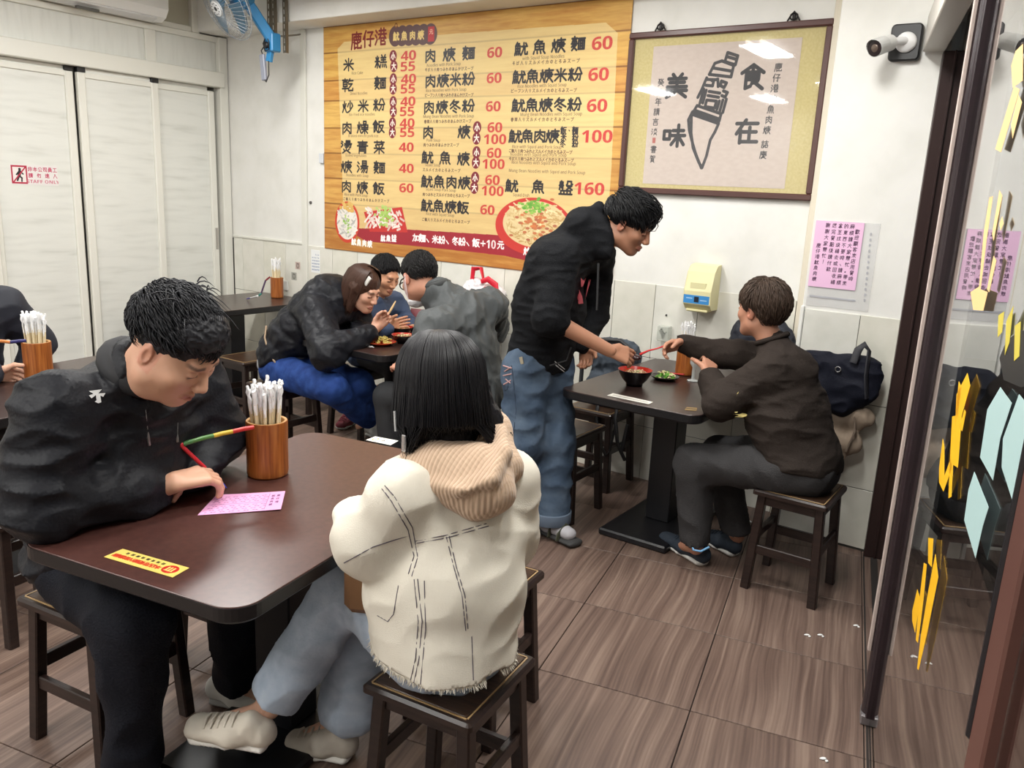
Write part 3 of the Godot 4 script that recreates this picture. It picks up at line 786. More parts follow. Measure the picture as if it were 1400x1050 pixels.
	"巳": "14,10 80,10 80,46 18,46;18,10 18,88 90,88 90,70",
	"年": "30,2 10,30;24,16 90,16;24,40 86,40;24,40 24,64;4,64 98,64;56,16 56,98",
	"書": "16,10 80,10 80,34;4,22 96,22;16,34 84,34;50,2 50,58;20,46 80,46;4,58 96,58;24,68 76,68 76,97 24,97 24,68;24,82 76,82",
	"貝": "20,6 80,6 80,72 20,72 20,6;20,28 80,28;20,50 80,50;36,74 8,96;66,74 94,96",
	"の": "52,14 40,80 18,70 16,40 44,12 80,22 86,56 60,90", "り": "28,10 26,50 34,60;70,10 70,56 48,94", "ス": "16,14 82,14 14,92;52,56 90,92", "ー": "8,50 92,50",
	"プ": "12,22 84,22 60,70 24,94;88,4 98,12", "つ": "8,40 50,22 90,44 76,76 44,86", "み": "24,16 66,16 22,88 10,66 90,60;78,44 60,94", "れ": "26,6 26,96;6,30 46,28 8,74;44,40 70,24 72,80 96,74", "あ": "14,24 86,24;44,8 46,90;70,36 30,86 14,70 50,44 90,64 60,92",
	"ん": "50,6 8,94 40,50 54,90 92,62", "か": "8,34 64,34 58,84 40,84;38,8 10,90;76,22 92,50", "け": "16,8 16,92;40,32 96,32;72,8 72,60 50,94", "そ": "26,12 76,12 16,50 84,48 50,64 66,92", "ば": "14,10 14,92;36,30 80,30;58,10 58,84 38,80 70,72;86,6 96,16",
	"ル": "32,12 30,60 8,92;60,10 60,86 94,56", "メ": "74,8 14,90;28,32 82,74", "イ": "84,8 10,56;54,36 54,96", "カ": "10,30 86,30 78,88 60,84;46,6 40,60 8,94", "と": "34,8 42,44;82,28 24,62 30,90 84,90", "ろ": "24,12 72,12 14,60 70,46 82,74 40,94", "ご": "24,20 70,20;18,62 30,86 82,84;84,6 94,16", "ビ": "20,10 20,88 84,88;80,24 22,50;88,4 98,14", "フ": "12,16 86,16 70,60 24,94", "ン": "14,16 38,32;14,88 60,76 88,30", "春": "12,14 88,14;20,28 80,28;4,42 96,42;52,2 40,44 6,70;60,44 96,68;30,60 70,60 70,96 30,96 30,60;30,78 70,78", "雨": "8,10 92,10;12,28 12,96;12,28 88,28 88,94;50,10 50,94;26,46 36,54;26,68 36,76;64,46 74,54;64,68 74,76",
}
const BUILT := {
	"焿": [["火", 0, 5, 38, 98], ["庚", 34, 0, 100, 100]], "魷": [["魚", 0, 2, 50, 98], ["尤", 48, 4, 100, 98]], "糕": [["米", 0, 5, 42, 98], ["羔", 42, 0, 100, 98]],
	"麵": [["麥", 0, 0, 50, 98], ["面", 48, 8, 100, 94]], "炒": [["火", 0, 5, 42, 98], ["少", 42, 2, 100, 98]], "粉": [["米", 0, 5, 44, 98], ["分", 42, 2, 100, 98]],
	"燥": [["火", 0, 5, 40, 98], ["喿", 38, 0, 100, 100]], "飯": [["食", 0, 2, 48, 98], ["反", 46, 4, 100, 98]], "湯": [["氵", 0, 4, 34, 96], ["昜", 32, 0, 100, 98]],
	"燙": [["氵", 0, 0, 30, 54], ["昜", 30, 0, 100, 56], ["火", 8, 54, 92, 100]], "菜": [["艹", 4, 0, 96, 24], ["采", 2, 22, 98, 100]], "盤": [["舟", 2, 0, 56, 66], ["殳", 52, 0, 100, 66], ["皿", 2, 66, 98, 100]],
	"加": [["力", 0, 4, 54, 98], ["口", 56, 20, 100, 88]], "仔": [["亻", 0, 0, 34, 98], ["子", 32, 4, 100, 98]], "港": [["氵", 0, 4, 32, 96], ["巷", 30, 0, 100, 98]],
	"歡": [["雚", 0, 0, 58, 100], ["欠", 54, 2, 100, 98]], "迎": [["辶", 0, 0, 100, 100], ["卬", 34, 0, 96, 80]], "顧": [["雇", 0, 0, 50, 98], ["頁", 50, 2, 100, 98]], "餐": [["叔", 0, 0, 100, 100], ["食", 6, 34, 94, 100]],
	"時": [["日", 0, 14, 36, 84], ["寺", 36, 0, 100, 98]], "煩": [["火", 0, 5, 42, 98], ["頁", 42, 2, 100, 98]], "請": [["言", 0, 2, 38, 98], ["青", 38, 0, 100, 98]], "忙": [["忄", 0, 0, 38, 98], ["亡", 38, 4, 100, 96]],
	"的": [["白", 0, 2, 46, 98], ["勺", 46, 2, 100, 98]], "垃": [["土", 0, 14, 40, 92], ["立", 38, 2, 100, 94]], "圾": [["土", 0, 14, 40, 92], ["及", 36, 2, 100, 98]], "桶": [["木", 0, 2, 42, 98], ["甬", 42, 2, 100, 98]],
	"送": [["辶", 0, 0, 100, 100], ["关", 34, 0, 98, 80]], "後": [["彳", 0, 0, 36, 98], ["夋", 30, 0, 100, 98]], "付": [["亻", 0, 0, 40, 98], ["寸", 36, 2, 100, 98]], "款": [["示", 0, 0, 52, 98], ["欠", 50, 0, 100, 98]],
	"謝": [["言", 0, 2, 32, 98], ["身", 32, 0, 68, 98], ["寸", 66, 4, 100, 98]], "進": [["辶", 0, 0, 100, 100], ["隹", 32, 0, 96, 82]], "味": [["口", 0, 22, 34, 72], ["未", 34, 0, 100, 98]], "誌": [["言", 0, 2, 38, 98], ["志", 38, 0, 100, 98]],
	"賀": [["力", 6, 0, 50, 46], ["口", 54, 4, 92, 40], ["貝", 14, 44, 86, 100]], "淡": [["氵", 0, 4, 32, 96], ["火", 34, 0, 100, 48], ["火", 34, 50, 100, 98]],
}
class Canvas:
	var im: Image
	var w: int
	var h: int
	var aw := {}
	func _init(ww: int, hh: int, back: Color):
		w = ww; h = hh
		im = Image.create(w, h, false, Image.FORMAT_RGB8)
		im.fill(back)
	func line(a: Vector2, b: Vector2, r: float, col: Color):
		var x0 := maxi(0, int(minf(a.x, b.x) - r - 1)); var x1 := mini(w - 1, int(maxf(a.x, b.x) + r + 2))
		var y0 := maxi(0, int(minf(a.y, b.y) - r - 1)); var y1 := mini(h - 1, int(maxf(a.y, b.y) + r + 2))
		var ab := b - a
		var inv := 1.0 / maxf(ab.length_squared(), 1e-6)
		for y in range(y0, y1 + 1):
			for x in range(x0, x1 + 1):
				var p := Vector2(x + 0.5, y + 0.5) - a
				var d := (p - ab * clampf(p.dot(ab) * inv, 0, 1)).length() - r
				if d < 0.5:
					if d < -0.5: im.set_pixel(x, y, col)
					else: im.set_pixel(x, y, im.get_pixel(x, y).lerp(col, 0.5 - d))
	func oval(c: Vector2, r: Vector2, col: Color, alpha := 1.0):
		for y in range(maxi(0, int(c.y - r.y - 1)), mini(h, int(c.y + r.y + 2))):
			for x in range(maxi(0, int(c.x - r.x - 1)), mini(w, int(c.x + r.x + 2))):
				var q := ((Vector2(x + 0.5, y + 0.5) - c) / r).length()
				var a := clampf((1.0 - q) * minf(r.x, r.y) + 0.5, 0, 1) * alpha
				if a > 0.0: im.set_pixel(x, y, im.get_pixel(x, y).lerp(col, a))
	func poly(pts: PackedVector2Array, col: Color, alpha := 1.0):
		var lo := pts[0]; var hi := pts[0]
		for p in pts: lo = lo.min(p); hi = hi.max(p)
		for y in range(maxi(0, int(lo.y)), mini(h, int(hi.y) + 1)):
			for x in range(maxi(0, int(lo.x)), mini(w, int(hi.x) + 1)):
				if Geometry2D.is_point_in_polygon(Vector2(x + 0.5, y + 0.5), pts): im.set_pixel(x, y, im.get_pixel(x, y).lerp(col, alpha))
	func strokes(src: String, at: Vector2, size: Vector2, r: float, col: Color, skew := 0.0):
		for s in src.split(";"):
			var last := Vector2.INF
			for q in s.split(" "):
				var xy: PackedStringArray = q.split(",")
				var p := at + Vector2((float(xy[0]) - skew * (float(xy[1]) - 50.0)) * 0.01 * size.x, float(xy[1]) * 0.01 * size.y)
				if last != Vector2.INF: line(last, p, r, col)
				last = p
	func han(ch: String, ctr: Vector2, size: Vector2, r: float, col: Color, skew := 0.0):
		var at := ctr - size * 0.5
		if STROKES.has(ch): strokes(STROKES[ch], at, size, r, col, skew)
		elif BUILT.has(ch):
			for p in BUILT[ch]:
				strokes(STROKES[p[0]], at + Vector2(p[1], p[2]) * 0.01 * size, Vector2(p[3] - p[1], p[4] - p[2]) * 0.01 * size, r, col, skew)
	func row(txt: String, a: Vector2, b: Vector2, size: float, r: float, col: Color, wide := 0.92):
		# characters spread from centre a to centre b
		for k in txt.length():
			if txt[k] != " ": han(txt[k], a.lerp(b, float(k) / maxf(1, txt.length() - 1)), Vector2(size * wide, size), r, col)
	func latin(txt: String, ctr: Vector2, height: float, col: Color, font := "Droid Sans", bold := true, slope := 0.0, wide := 1.0):
		# letters of the font, filled triangle by triangle
		var f := SystemFont.new(); f.font_names = PackedStringArray([font]); f.font_weight = 700 if bold else 400
		var t := TextMesh.new(); t.font = f; t.text = txt; t.font_size = 64; t.pixel_size = 0.01; t.depth = 0.0; t.curve_step = 2.0
		var A := t.get_mesh_arrays() if t.get_surface_count() == 0 else t.surface_get_arrays(0)
		var V: PackedVector3Array = A[Mesh.ARRAY_VERTEX]
		var I: PackedInt32Array = A[Mesh.ARRAY_INDEX]
		var box := t.get_aabb()
		var k := height / (0.01 * 64 * 0.72)
		var mid := box.get_center()
		for q in range(0, I.size() if I.size() else V.size(), 3):
			var T := []
			for e in 3:
				var p := V[I[q + e]] if I.size() else V[q + e]
				T.append(ctr + Vector2((p.x - mid.x) * k * wide, -(p.y - mid.y) * k + slope * (p.x - mid.x) * k))
			fill_tri(T[0], T[1], T[2], col)
	func fill_tri(a: Vector2, b: Vector2, c: Vector2, col: Color):
		var ar := (b - a).cross(c - a)
		if absf(ar) < 0.02: return
		var x0 := maxi(0, int(minf(a.x, minf(b.x, c.x)) - 0.5)); var x1 := mini(w - 1, int(maxf(a.x, maxf(b.x, c.x)) + 0.5))
		var y0 := maxi(0, int(minf(a.y, minf(b.y, c.y)) - 0.5)); var y1 := mini(h - 1, int(maxf(a.y, maxf(b.y, c.y)) + 0.5))
		for y in range(y0, y1 + 1):
			for x in range(x0, x1 + 1):
				var n := 0
				for s in 4:
					var p := Vector2(x + 0.25 + 0.5 * (s % 2), y + 0.25 + 0.5 * (s / 2))
					var w0 := (b - a).cross(p - a) / ar; var w1 := (c - b).cross(p - b) / ar; var w2 := (a - c).cross(p - c) / ar
					if w0 >= 0 and w1 >= 0 and w2 >= 0: n += 1
				if n: im.set_pixel(x, y, im.get_pixel(x, y).lerp(col, n * 0.25))
	func texture() -> Texture2D:
		return ImageTexture.create_from_image(im)
func sheet(called: String, label: String, category: String, tex: Texture2D, t: Transform3D, w: float, h: float, thick := 0.002, rough := 0.6, group := "") -> MeshInstance3D:
	# thin printed sheet: local x right, y up, z towards the viewer, centred
	var b := MB.new()
	b.box(Vector3(-w / 2, -h / 2, 0), Vector3(w / 2, h / 2, thick))
	for i in b.u.size(): b.u[i] = Vector2(b.v[i].x / w + 0.5, 0.5 - b.v[i].y / h)
	var m := mat(Color(1, 1, 1), rough)
	m.albedo_texture = tex
	var o := put(called, b, m)
	o.transform = t
	tag(o, label, category, group)
	return o
# ---------------------------------------------------------------- soft bodies: blended distance fields meshed as surface nets
class Field:
	var f: PackedFloat32Array
	var o: Vector3
	var h: float
	var nx: int
	var ny: int
	var nz: int
	var rows: PackedByteArray
	func _init(lo: Vector3, hi: Vector3, cell: float):
		h = cell; o = lo
		nx = int(ceil((hi.x - lo.x) / h)) + 2; ny = int(ceil((hi.y - lo.y) / h)) + 2; nz = int(ceil((hi.z - lo.z) / h)) + 2
		f = PackedFloat32Array(); f.resize(nx * ny * nz); f.fill(0.2)
		rows = PackedByteArray(); rows.resize(ny * nz)
	func span(lo: Vector3, hi: Vector3) -> Array:
		return [maxi(0, int((lo.x - o.x) / h)), mini(nx, int((hi.x - o.x) / h) + 2), maxi(0, int((lo.y - o.y) / h)), mini(ny, int((hi.y - o.y) / h) + 2), maxi(0, int((lo.z - o.z) / h)), mini(nz, int((hi.z - o.z) / h) + 2)]
	func cone(a: Vector3, b: Vector3, ra: float, rb: float, k: float, n := Vector3.ZERO, s := 1.0, cut := false):
		# tapered capsule; s stretches it along n; cut takes it away
		var ab := b - a
		var inv := 1.0 / maxf(ab.length_squared(), 1e-9)
		var dr := rb - ra
		var m := maxf(ra, rb) * maxf(1.0, s) + k + h * 1.5
		var w := n * (1.0 / s - 1.0)
		var flat := s != 1.0
		var e6 := span(a.min(b) - Vector3(m, m, m), a.max(b) + Vector3(m, m, m))
		var x0: int = e6[0]; var x1: int = e6[1]
		var far := maxf(ra, rb) * maxf(1.0, s) + k + h
		var len_ab := ab.length()
		for z in range(e6[4], e6[5]):
			for y in range(e6[2], e6[3]):
				var i: int = (z * ny + y) * nx + x0
				rows[z * ny + y] = 1
				var p := Vector3(o.x + x0 * h, o.y + y * h, o.z + z * h) - a
				for x in range(x0, x1):
					var t := clampf(p.dot(ab) * inv, 0.0, 1.0)
					var q := p - ab * t
					if flat: q += w * q.dot(n)
					var d := q.length() - ra - dr * t
					if cut:
						d = -d
						var e := f[i]
						if d > e - k:
							if d >= e + k: f[i] = d
							else:
								var g := 0.5 + 0.5 * (d - e) / k
								f[i] = e + (d - e) * g + k * g * (1.0 - g)
					else:
						var e := f[i]
						if d < e + k:
							if d <= e - k: f[i] = d
							else:
								var g := 0.5 + 0.5 * (e - d) / k
								f[i] = e + (d - e) * g - k * g * (1.0 - g)
					i += 1
					p.x += h
	func ell(c: Vector3, B: Basis, k: float, cut := false):
		# oriented ellipsoid: columns of B are its half axes
		var r := Vector3(B.x.length(), B.y.length(), B.z.length())
		var rm := minf(r.x, minf(r.y, r.z))
		var ext := Vector3(absf(B.x.x) + absf(B.y.x) + absf(B.z.x), absf(B.x.y) + absf(B.y.y) + absf(B.z.y), absf(B.x.z) + absf(B.y.z) + absf(B.z.z))
		var m := k + h * 1.5
		var inv := B.inverse()
		var e6 := span(c - ext - Vector3(m, m, m), c + ext + Vector3(m, m, m))
		var x0: int = e6[0]
		for z in range(e6[4], e6[5]):
			for y in range(e6[2], e6[3]):
				var i: int = (z * ny + y) * nx + x0
				rows[z * ny + y] = 1
				var p := inv * (Vector3(o.x + x0 * h, o.y + y * h, o.z + z * h) - c)
				var dp := inv.x * h
				for x in range(x0, e6[1]):
					var l := p.length()
					# first-order distance
					var d := l * (l - 1.0) / maxf((p / r).length(), 1e-6) if l > 0.25 else -rm
					if cut:
						d = -d
						var e := f[i]
						if d > e - k:
							if d >= e + k: f[i] = d
							else:
								var g := 0.5 + 0.5 * (d - e) / k
								f[i] = e + (d - e) * g + k * g * (1.0 - g)
					else:
						var e := f[i]
						if d < e + k:
							if d <= e - k: f[i] = d
							else:
								var g := 0.5 + 0.5 * (e - d) / k
								f[i] = e + (d - e) * g - k * g * (1.0 - g)
					i += 1
					p += dp
	func plane(c: Vector3, n: Vector3, lo: Vector3, hi: Vector3, k := 0.005):
		# takes away what lies ahead of the plane inside a box
		var e6 := span(lo, hi)
		for z in range(e6[4], e6[5]):
			for y in range(e6[2], e6[3]):
				var i: int = (z * ny + y) * nx + e6[0]
				var p := Vector3(o.x + e6[0] * h, o.y + y * h, o.z + z * h) - c
				for x in range(e6[0], e6[1]):
					var d := p.dot(n)
					var e := f[i]
					if d > e - k:
						if d >= e + k: f[i] = d
						else:
							var g := 0.5 + 0.5 * (d - e) / k
							f[i] = e + (d - e) * g + k * g * (1.0 - g)
					i += 1
					p.x += h
	func rough(amp: float, scale: Vector3, sd: int, ridged := false):
		# folds and wrinkles
		var n := FastNoiseLite.new(); n.seed = sd; n.frequency = 1.0; n.fractal_octaves = 1
		if ridged: n.fractal_type = FastNoiseLite.FRACTAL_RIDGED
		var band := amp * 1.5 + h * 2.0
		for z in nz:
			for y in ny:
				if rows[z * ny + y] == 0: continue
				var i := (z * ny + y) * nx
				for x in nx:
					var e := f[i]
					if e < band and e > -band:
						f[i] = e - amp * n.get_noise_3dv((o + Vector3(x, y, z) * h) * scale)
					i += 1
	func quilt(amp: float, axis: Vector3, origin: Vector3):
		# rows of padding across an axis (its length is rows per metre)
		for z in nz:
			for y in ny:
				if rows[z * ny + y] == 0: continue
				var i := (z * ny + y) * nx
				for x in nx:
					var e := f[i]
					if e < amp * 3.0 + h and e > -amp * 3.0 - h:
						f[i] = e - amp * (absf(sin(PI * (o + Vector3(x, y, z) * h - origin).dot(axis))) - 0.6)
					i += 1
	func at(p: Vector3) -> float:
		var q := (p - o) / h
		var x := int(q.x); var y := int(q.y); var z := int(q.z)
		if x < 0 or y < 0 or z < 0 or x >= nx - 1 or y >= ny - 1 or z >= nz - 1: return 0.1
		var i := (z * ny + y) * nx + x
		q -= Vector3(x, y, z)
		var a := lerpf(lerpf(f[i], f[i + 1], q.x), lerpf(f[i + nx], f[i + nx + 1], q.x), q.y)
		i += nx * ny
		return lerpf(a, lerpf(lerpf(f[i], f[i + 1], q.x), lerpf(f[i + nx], f[i + nx + 1], q.x), q.y), q.z)
	func on(p: Vector3, lift := 0.0, reach := 0.3) -> Vector3:
		# the point of the cloth beside p, along the sight line from where a visitor stands
		var d := (p - Vector3(0, 1.62, 0)).normalized()
		var t := -reach
		while t < reach:
			if at(p + d * t) < 0.0: break
			t += h * 0.4
		return Vector3.INF if t >= reach else p + d * (t - lift)
	func into(m: MB, base: Vector3, tint = null):
		# surface nets; tint may be a Callable(point) -> Color
		var vid := {}
		var sx := 1; var sy := nx; var sz := nx * ny
		var off := [0, sx, sy, sx + sy, sz, sx + sz, sy + sz, sx + sy + sz]
		var quads := PackedInt32Array()
		for z in range(1, nz - 1):
			for y in range(1, ny - 1):
				if rows[z * ny + y] == 0: continue
				var i := z * sz + y * sy + 1
				for x in range(1, nx - 1):
					var s := f[i] < 0.0
					if s != (f[i + sx] < 0.0):
						quads.append_array([i - sy - sz, i - sz, i, i - sy, 1 if s else 0])
					if s != (f[i + sy] < 0.0):
						quads.append_array([i - sz - sx, i - sx, i, i - sz, 1 if s else 0])
					if s != (f[i + sz] < 0.0):
						quads.append_array([i - sx - sy, i - sy, i, i - sx, 1 if s else 0])
					i += 1
		var id := PackedInt32Array(); id.resize(4)
		for q in range(0, quads.size(), 5):
			for e in 4:
				var cidx := quads[q + e]
				if vid.has(cidx): id[e] = vid[cidx]
				else:
					var x := cidx % nx; var y := (cidx / nx) % ny; var z := cidx / sz
					var c0 := f[cidx]; var c1 := f[cidx + sx]; var c2 := f[cidx + sy]; var c3 := f[cidx + sx + sy]
					var c4 := f[cidx + sz]; var c5 := f[cidx + sx + sz]; var c6 := f[cidx + sy + sz]; var c7 := f[cidx + sx + sy + sz]
					var g := Vector3(c1 + c3 + c5 + c7 - c0 - c2 - c4 - c6, c2 + c3 + c6 + c7 - c0 - c1 - c4 - c5, c4 + c5 + c6 + c7 - c0 - c1 - c2 - c3) * 0.25
					var mean := (c0 + c1 + c2 + c3 + c4 + c5 + c6 + c7) * 0.125
					var st := g * (-mean / maxf(g.length_squared(), 1e-12))
					st = st.clamp(Vector3(-0.5, -0.5, -0.5), Vector3(0.5, 0.5, 0.5))
					var p := o + (Vector3(x + 0.5, y + 0.5, z + 0.5) + st) * h
					if tint is Callable: m.tint = tint.call(p)
					id[e] = m.vert(p - base, g.normalized())
					vid[cidx] = id[e]
			if quads[q + 4] == 1:
				m.ix.append_array([id[0], id[3], id[2], id[0], id[2], id[1]])
			else:
				m.ix.append_array([id[0], id[1], id[2], id[0], id[2], id[3]])
		m.tint = Color.WHITE
# a list of shapes: ["c", a, b, ra, rb, k] capsule, ["f", a, b, ra, rb, k, n, s] stretched capsule, ["e", centre, basis, k] ellipsoid, "-" before a letter takes away
static func soft(m: MB, base: Vector3, cell: float, prims: Array, folds := [], tint = null, planes := []) -> Field:
	var lo := Vector3.INF; var hi := -Vector3.INF
	for p in prims:
		if (p[0] as String).begins_with("-"): continue
		if p[0] == "e":
			var B: Basis = p[2]
			var ext := Vector3(absf(B.x.x) + absf(B.y.x) + absf(B.z.x), absf(B.x.y) + absf(B.y.y) + absf(B.z.y), absf(B.x.z) + absf(B.y.z) + absf(B.z.z))
			lo = lo.min(p[1] - ext); hi = hi.max(p[1] + ext)
		else:
			var r := maxf(p[3], p[4]) * (maxf(1.0, p[7]) if p[0] == "f" else 1.0)
			lo = lo.min(p[1] - Vector3(r, r, r)).min(p[2] - Vector3(r, r, r)); hi = hi.max(p[1] + Vector3(r, r, r)).max(p[2] + Vector3(r, r, r))
	var pad := Vector3(1, 1, 1) * (cell * 3.0 + 0.02)
	var F := Field.new(lo - pad, hi + pad, cell)
	for p in prims:
		match p[0]:
			"c": F.cone(p[1], p[2], p[3], p[4], p[5])
			"-c": F.cone(p[1], p[2], p[3], p[4], p[5], Vector3.ZERO, 1.0, true)
			"f": F.cone(p[1], p[2], p[3], p[4], p[5], p[6], p[7])
			"-f": F.cone(p[1], p[2], p[3], p[4], p[5], p[6], p[7], true)
			"e": F.ell(p[1], p[2], p[3])
			"-e": F.ell(p[1], p[2], p[3], true)
	for q in planes: F.plane(q[0], q[1], q[2] if q.size() > 2 else lo - pad, q[3] if q.size() > 3 else hi + pad)
	for w in folds:
		if w[2] is Vector3: F.quilt(w[0], w[1], w[2])
		else: F.rough(w[0], w[1], w[2], w.size() > 3 and w[3])
	F.into(m, base, tint)
	return F
func axes(fwd: Vector3, up: Vector3) -> Basis:
	# x to the figure's left... right-handed frame with z ahead and y up
	var z := fwd.normalized()
	var x := up.cross(z).normalized()
	return Basis(x, z.cross(x).normalized(), z)
func scaled(B: Basis, r: Vector3) -> Basis:
	return Basis(B.x * r.x, B.y * r.y, B.z * r.z)
func poster():
	# ------------------------------------------------ printed menu: warm planks, a pale panel, dishes and prices
	var c := Canvas.new(1280, 816, srgb(214, 150, 62))
	var n := FastNoiseLite.new(); n.seed = 8; n.frequency = 0.01; n.fractal_octaves = 4
	var boards := [0, 92, 190, 262, 360, 452, 545, 640, 735, 816]
	var tones := [srgb(204, 156, 78), srgb(216, 168, 84), srgb(206, 150, 74), srgb(216, 172, 92), srgb(206, 156, 80), srgb(196, 144, 72), srgb(208, 156, 80), srgb(194, 136, 66), srgb(184, 122, 56)]
	var pan := PackedVector2Array()
	for p in rrect(1140, 640, 60, 8, Vector2(626, 410)): pan.append(p)
	var grid := PackedVector2Array([Vector2i(74, 79), Vector2i(109, 56), Vector2i(1197, 66), Vector2i(1238, 97), Vector2i(1254, 631), Vector2i(902, 758), Vector2i(109, 747)])
	for y in 816:
		var k := 0
		while y >= boards[k + 1]: k += 1
		var edge := mini(y - boards[k], boards[k + 1] - 1 - y)
		for x in 1280:
			var q := n.get_noise_2d(x * 0.35 + k * 400, y * 4.0) * 0.6 + n.get_noise_2d(x * 1.5, y * 14.0) * 0.25
			var col: Color = (tones[k] as Color).lerp(srgb(160, 88, 30) if q < 0 else srgb(246, 208, 120), absf(q) * 0.75)
			if edge < 3: col = col.lerp(srgb(108, 62, 24), 0.65 if edge < 2 else 0.3)
			c.im.set_pixel(x, y, col)
	# pale see-through panel
	for y in range(40, 760):
		for x in range(40, 1250):
			if Geometry2D.is_point_in_polygon(Vector2(x, y), grid):
				c.im.set_pixel(x, y, c.im.get_pixel(x, y).lerp(srgb(232, 214, 160), 0.66))
	var ink := srgb(36, 34, 40)
	var red := srgb(196, 52, 52)
	var plum := srgb(120, 30, 44)
	var lines := [
		["米糕", Vector2i(132, 137), Vector2i(294, 134), 54], ["乾麵", Vector2i(128, 208), Vector2i(291, 206), 54], ["炒米粉", Vector2i(128, 285), Vector2i(288, 280), 54], ["肉燥飯", Vector2i(124, 361), Vector2i(286, 356), 54],
		["燙青菜", Vector2i(121, 429), Vector2i(290, 428), 54], ["焿湯麵", Vector2i(121, 501), Vector2i(291, 500), 54], ["肉焿飯", Vector2i(121, 574), Vector2i(289, 575), 54],
		["肉焿麵", Vector2i(525, 126), Vector2i(689, 125), 56], ["肉焿米粉", Vector2i(528, 208), Vector2i(693, 205), 54], ["肉焿冬粉", Vector2i(524, 294), Vector2i(696, 290), 54], ["肉焿", Vector2i(523, 376), Vector2i(681, 374), 54],
		["魷魚焿", Vector2i(522, 460), Vector2i(682, 462), 52], ["魷魚肉焿", Vector2i(522, 542), Vector2i(689, 541), 51], ["魷魚焿飯", Vector2i(524, 625), Vector2i(686, 624), 50],
		["魷魚焿麵", Vector2i(899, 123), Vector2i(1106, 119), 54], ["魷魚焿米粉", Vector2i(896, 207), Vector2i(1103, 206), 54], ["魷魚焿冬粉", Vector2i(898, 293), Vector2i(1107, 293), 53], ["魷魚肉焿", Vector2i(892, 388), Vector2i(1034, 387), 50], ["魷魚盤", Vector2i(887, 544), Vector2i(1094, 543), 50],
	]
	for l in lines:
		var x0 := (l[1] as Vector2i).x
		c.row(l[0], Vector2(l[1]), Vector2(l[2]), 46 if x0 < 300 else (44 if x0 < 800 else 42), 2.9, ink, 1.28 if x0 < 300 else 1.2)
	for l in [["飯·麵", Vector2i(1073, 370), Vector2i(1115, 370)], ["米 粉", Vector2i(1075, 389), Vector2i(1117, 389)], ["冬 粉", Vector2i(1073, 409), Vector2i(1118, 409)]]: c.row(l[0], Vector2(l[1]), Vector2(l[2]), 24, 1.5, ink)
	for l in [["40", Vector2i(425, 119)], ["55", Vector2i(423, 155)], ["40", Vector2i(427, 196)], ["55", Vector2i(425, 229)], ["40", Vector2i(426, 271)], ["55", Vector2i(423, 305)], ["40", Vector2i(424, 344)], ["55", Vector2i(425, 376)], ["40", Vector2i(422, 426)], ["40", Vector2i(424, 499)], ["60", Vector2i(426, 568)],
			["60", Vector2i(796, 128)], ["60", Vector2i(798, 206)], ["60", Vector2i(799, 294)], ["60", Vector2i(809, 360)], ["100", Vector2i(811, 397)], ["60", Vector2i(810, 441)], ["100", Vector2i(809, 476)], ["60", Vector2i(808, 528)], ["100", Vector2i(810, 563)], ["60", Vector2i(792, 626)],
			["60", Vector2i(1189, 122)], ["60", Vector2i(1184, 209)], ["60", Vector2i(1186, 298)], ["100", Vector2i(1193, 387)], ["160", Vector2i(1178, 542)]]:
		var p := Vector2(l[1])
		c.latin(l[0], p, 36 if p.x > 920 else 31, red, "Droid Sans", true, 0.0, 1.55 if p.x < 500 else 1.35)
	for l in [["小", Vector2i(353, 118)], ["大", Vector2i(357, 152)], ["小", Vector2i(355, 195)], ["大", Vector2i(355, 227)], ["小", Vector2i(356, 272)], ["大", Vector2i(357, 304)], ["小", Vector2i(354, 344)], ["大", Vector2i(354, 376)], ["小", Vector2i(736, 360)], ["大", Vector2i(735, 395)], ["小", Vector2i(737, 440)], ["大", Vector2i(736, 473)], ["小", Vector2i(735, 523)], ["大", Vector2i(733, 556)]]:
		c.oval(Vector2(l[1]), Vector2(17, 20), plum)
		c.han(l[0], Vector2(l[1]), Vector2(22, 26), 2.0, srgb(250, 240, 226))
	# small captions
	var cap := srgb(96, 70, 52)
	for l in [["Rice Cake", Vector2i(177, 167)], ["Dried Noodles", Vector2i(185, 238)], ["Stir-fried rice noodles", Vector2i(200, 312)], ["Braised minced pork rice", Vector2i(208, 389)], ["Boiled Vegetables", Vector2i(171, 460)], ["Noodles with Soup", Vector2i(179, 532)], ["Rice with Pork Soup", Vector2i(172, 604)],
			["Noodles with Pork Soup", Vector2i(584, 157)], ["Rice Noodles with Pork Soup", Vector2i(597, 239)], ["Mung Bean Noodles with Pork Soup", Vector2i(610, 324)], ["Pork Soup", Vector2i(547, 403)], ["Squid Soup", Vector2i(547, 486)], ["Squid Soup Pork Soup", Vector2i(586, 569)], ["Rice with Squid Soup", Vector2i(586, 654)],
			["with Squid Soup Noodles", Vector2i(983, 153)], ["Rice Noodles with Squid Soup", Vector2i(983, 236)], ["Mung Bean Noodles with Squid Soup", Vector2i(1022, 322)], ["Rice with Squid and Pork Soup", Vector2i(976, 421)], ["Noodles with Squid and Pork Soup", Vector2i(983, 445)], ["Rice Noodles with Squid and Pork Soup", Vector2i(1004, 470)], ["Mung Bean Noodles with Squid and Pork Soup", Vector2i(1017, 496)], ["Squid Dish", Vector2i(926, 573)]]:
		c.latin(l[0], Vector2(l[1]), 9.5, cap, "Droid Sans", false, 0.0, 1.05)
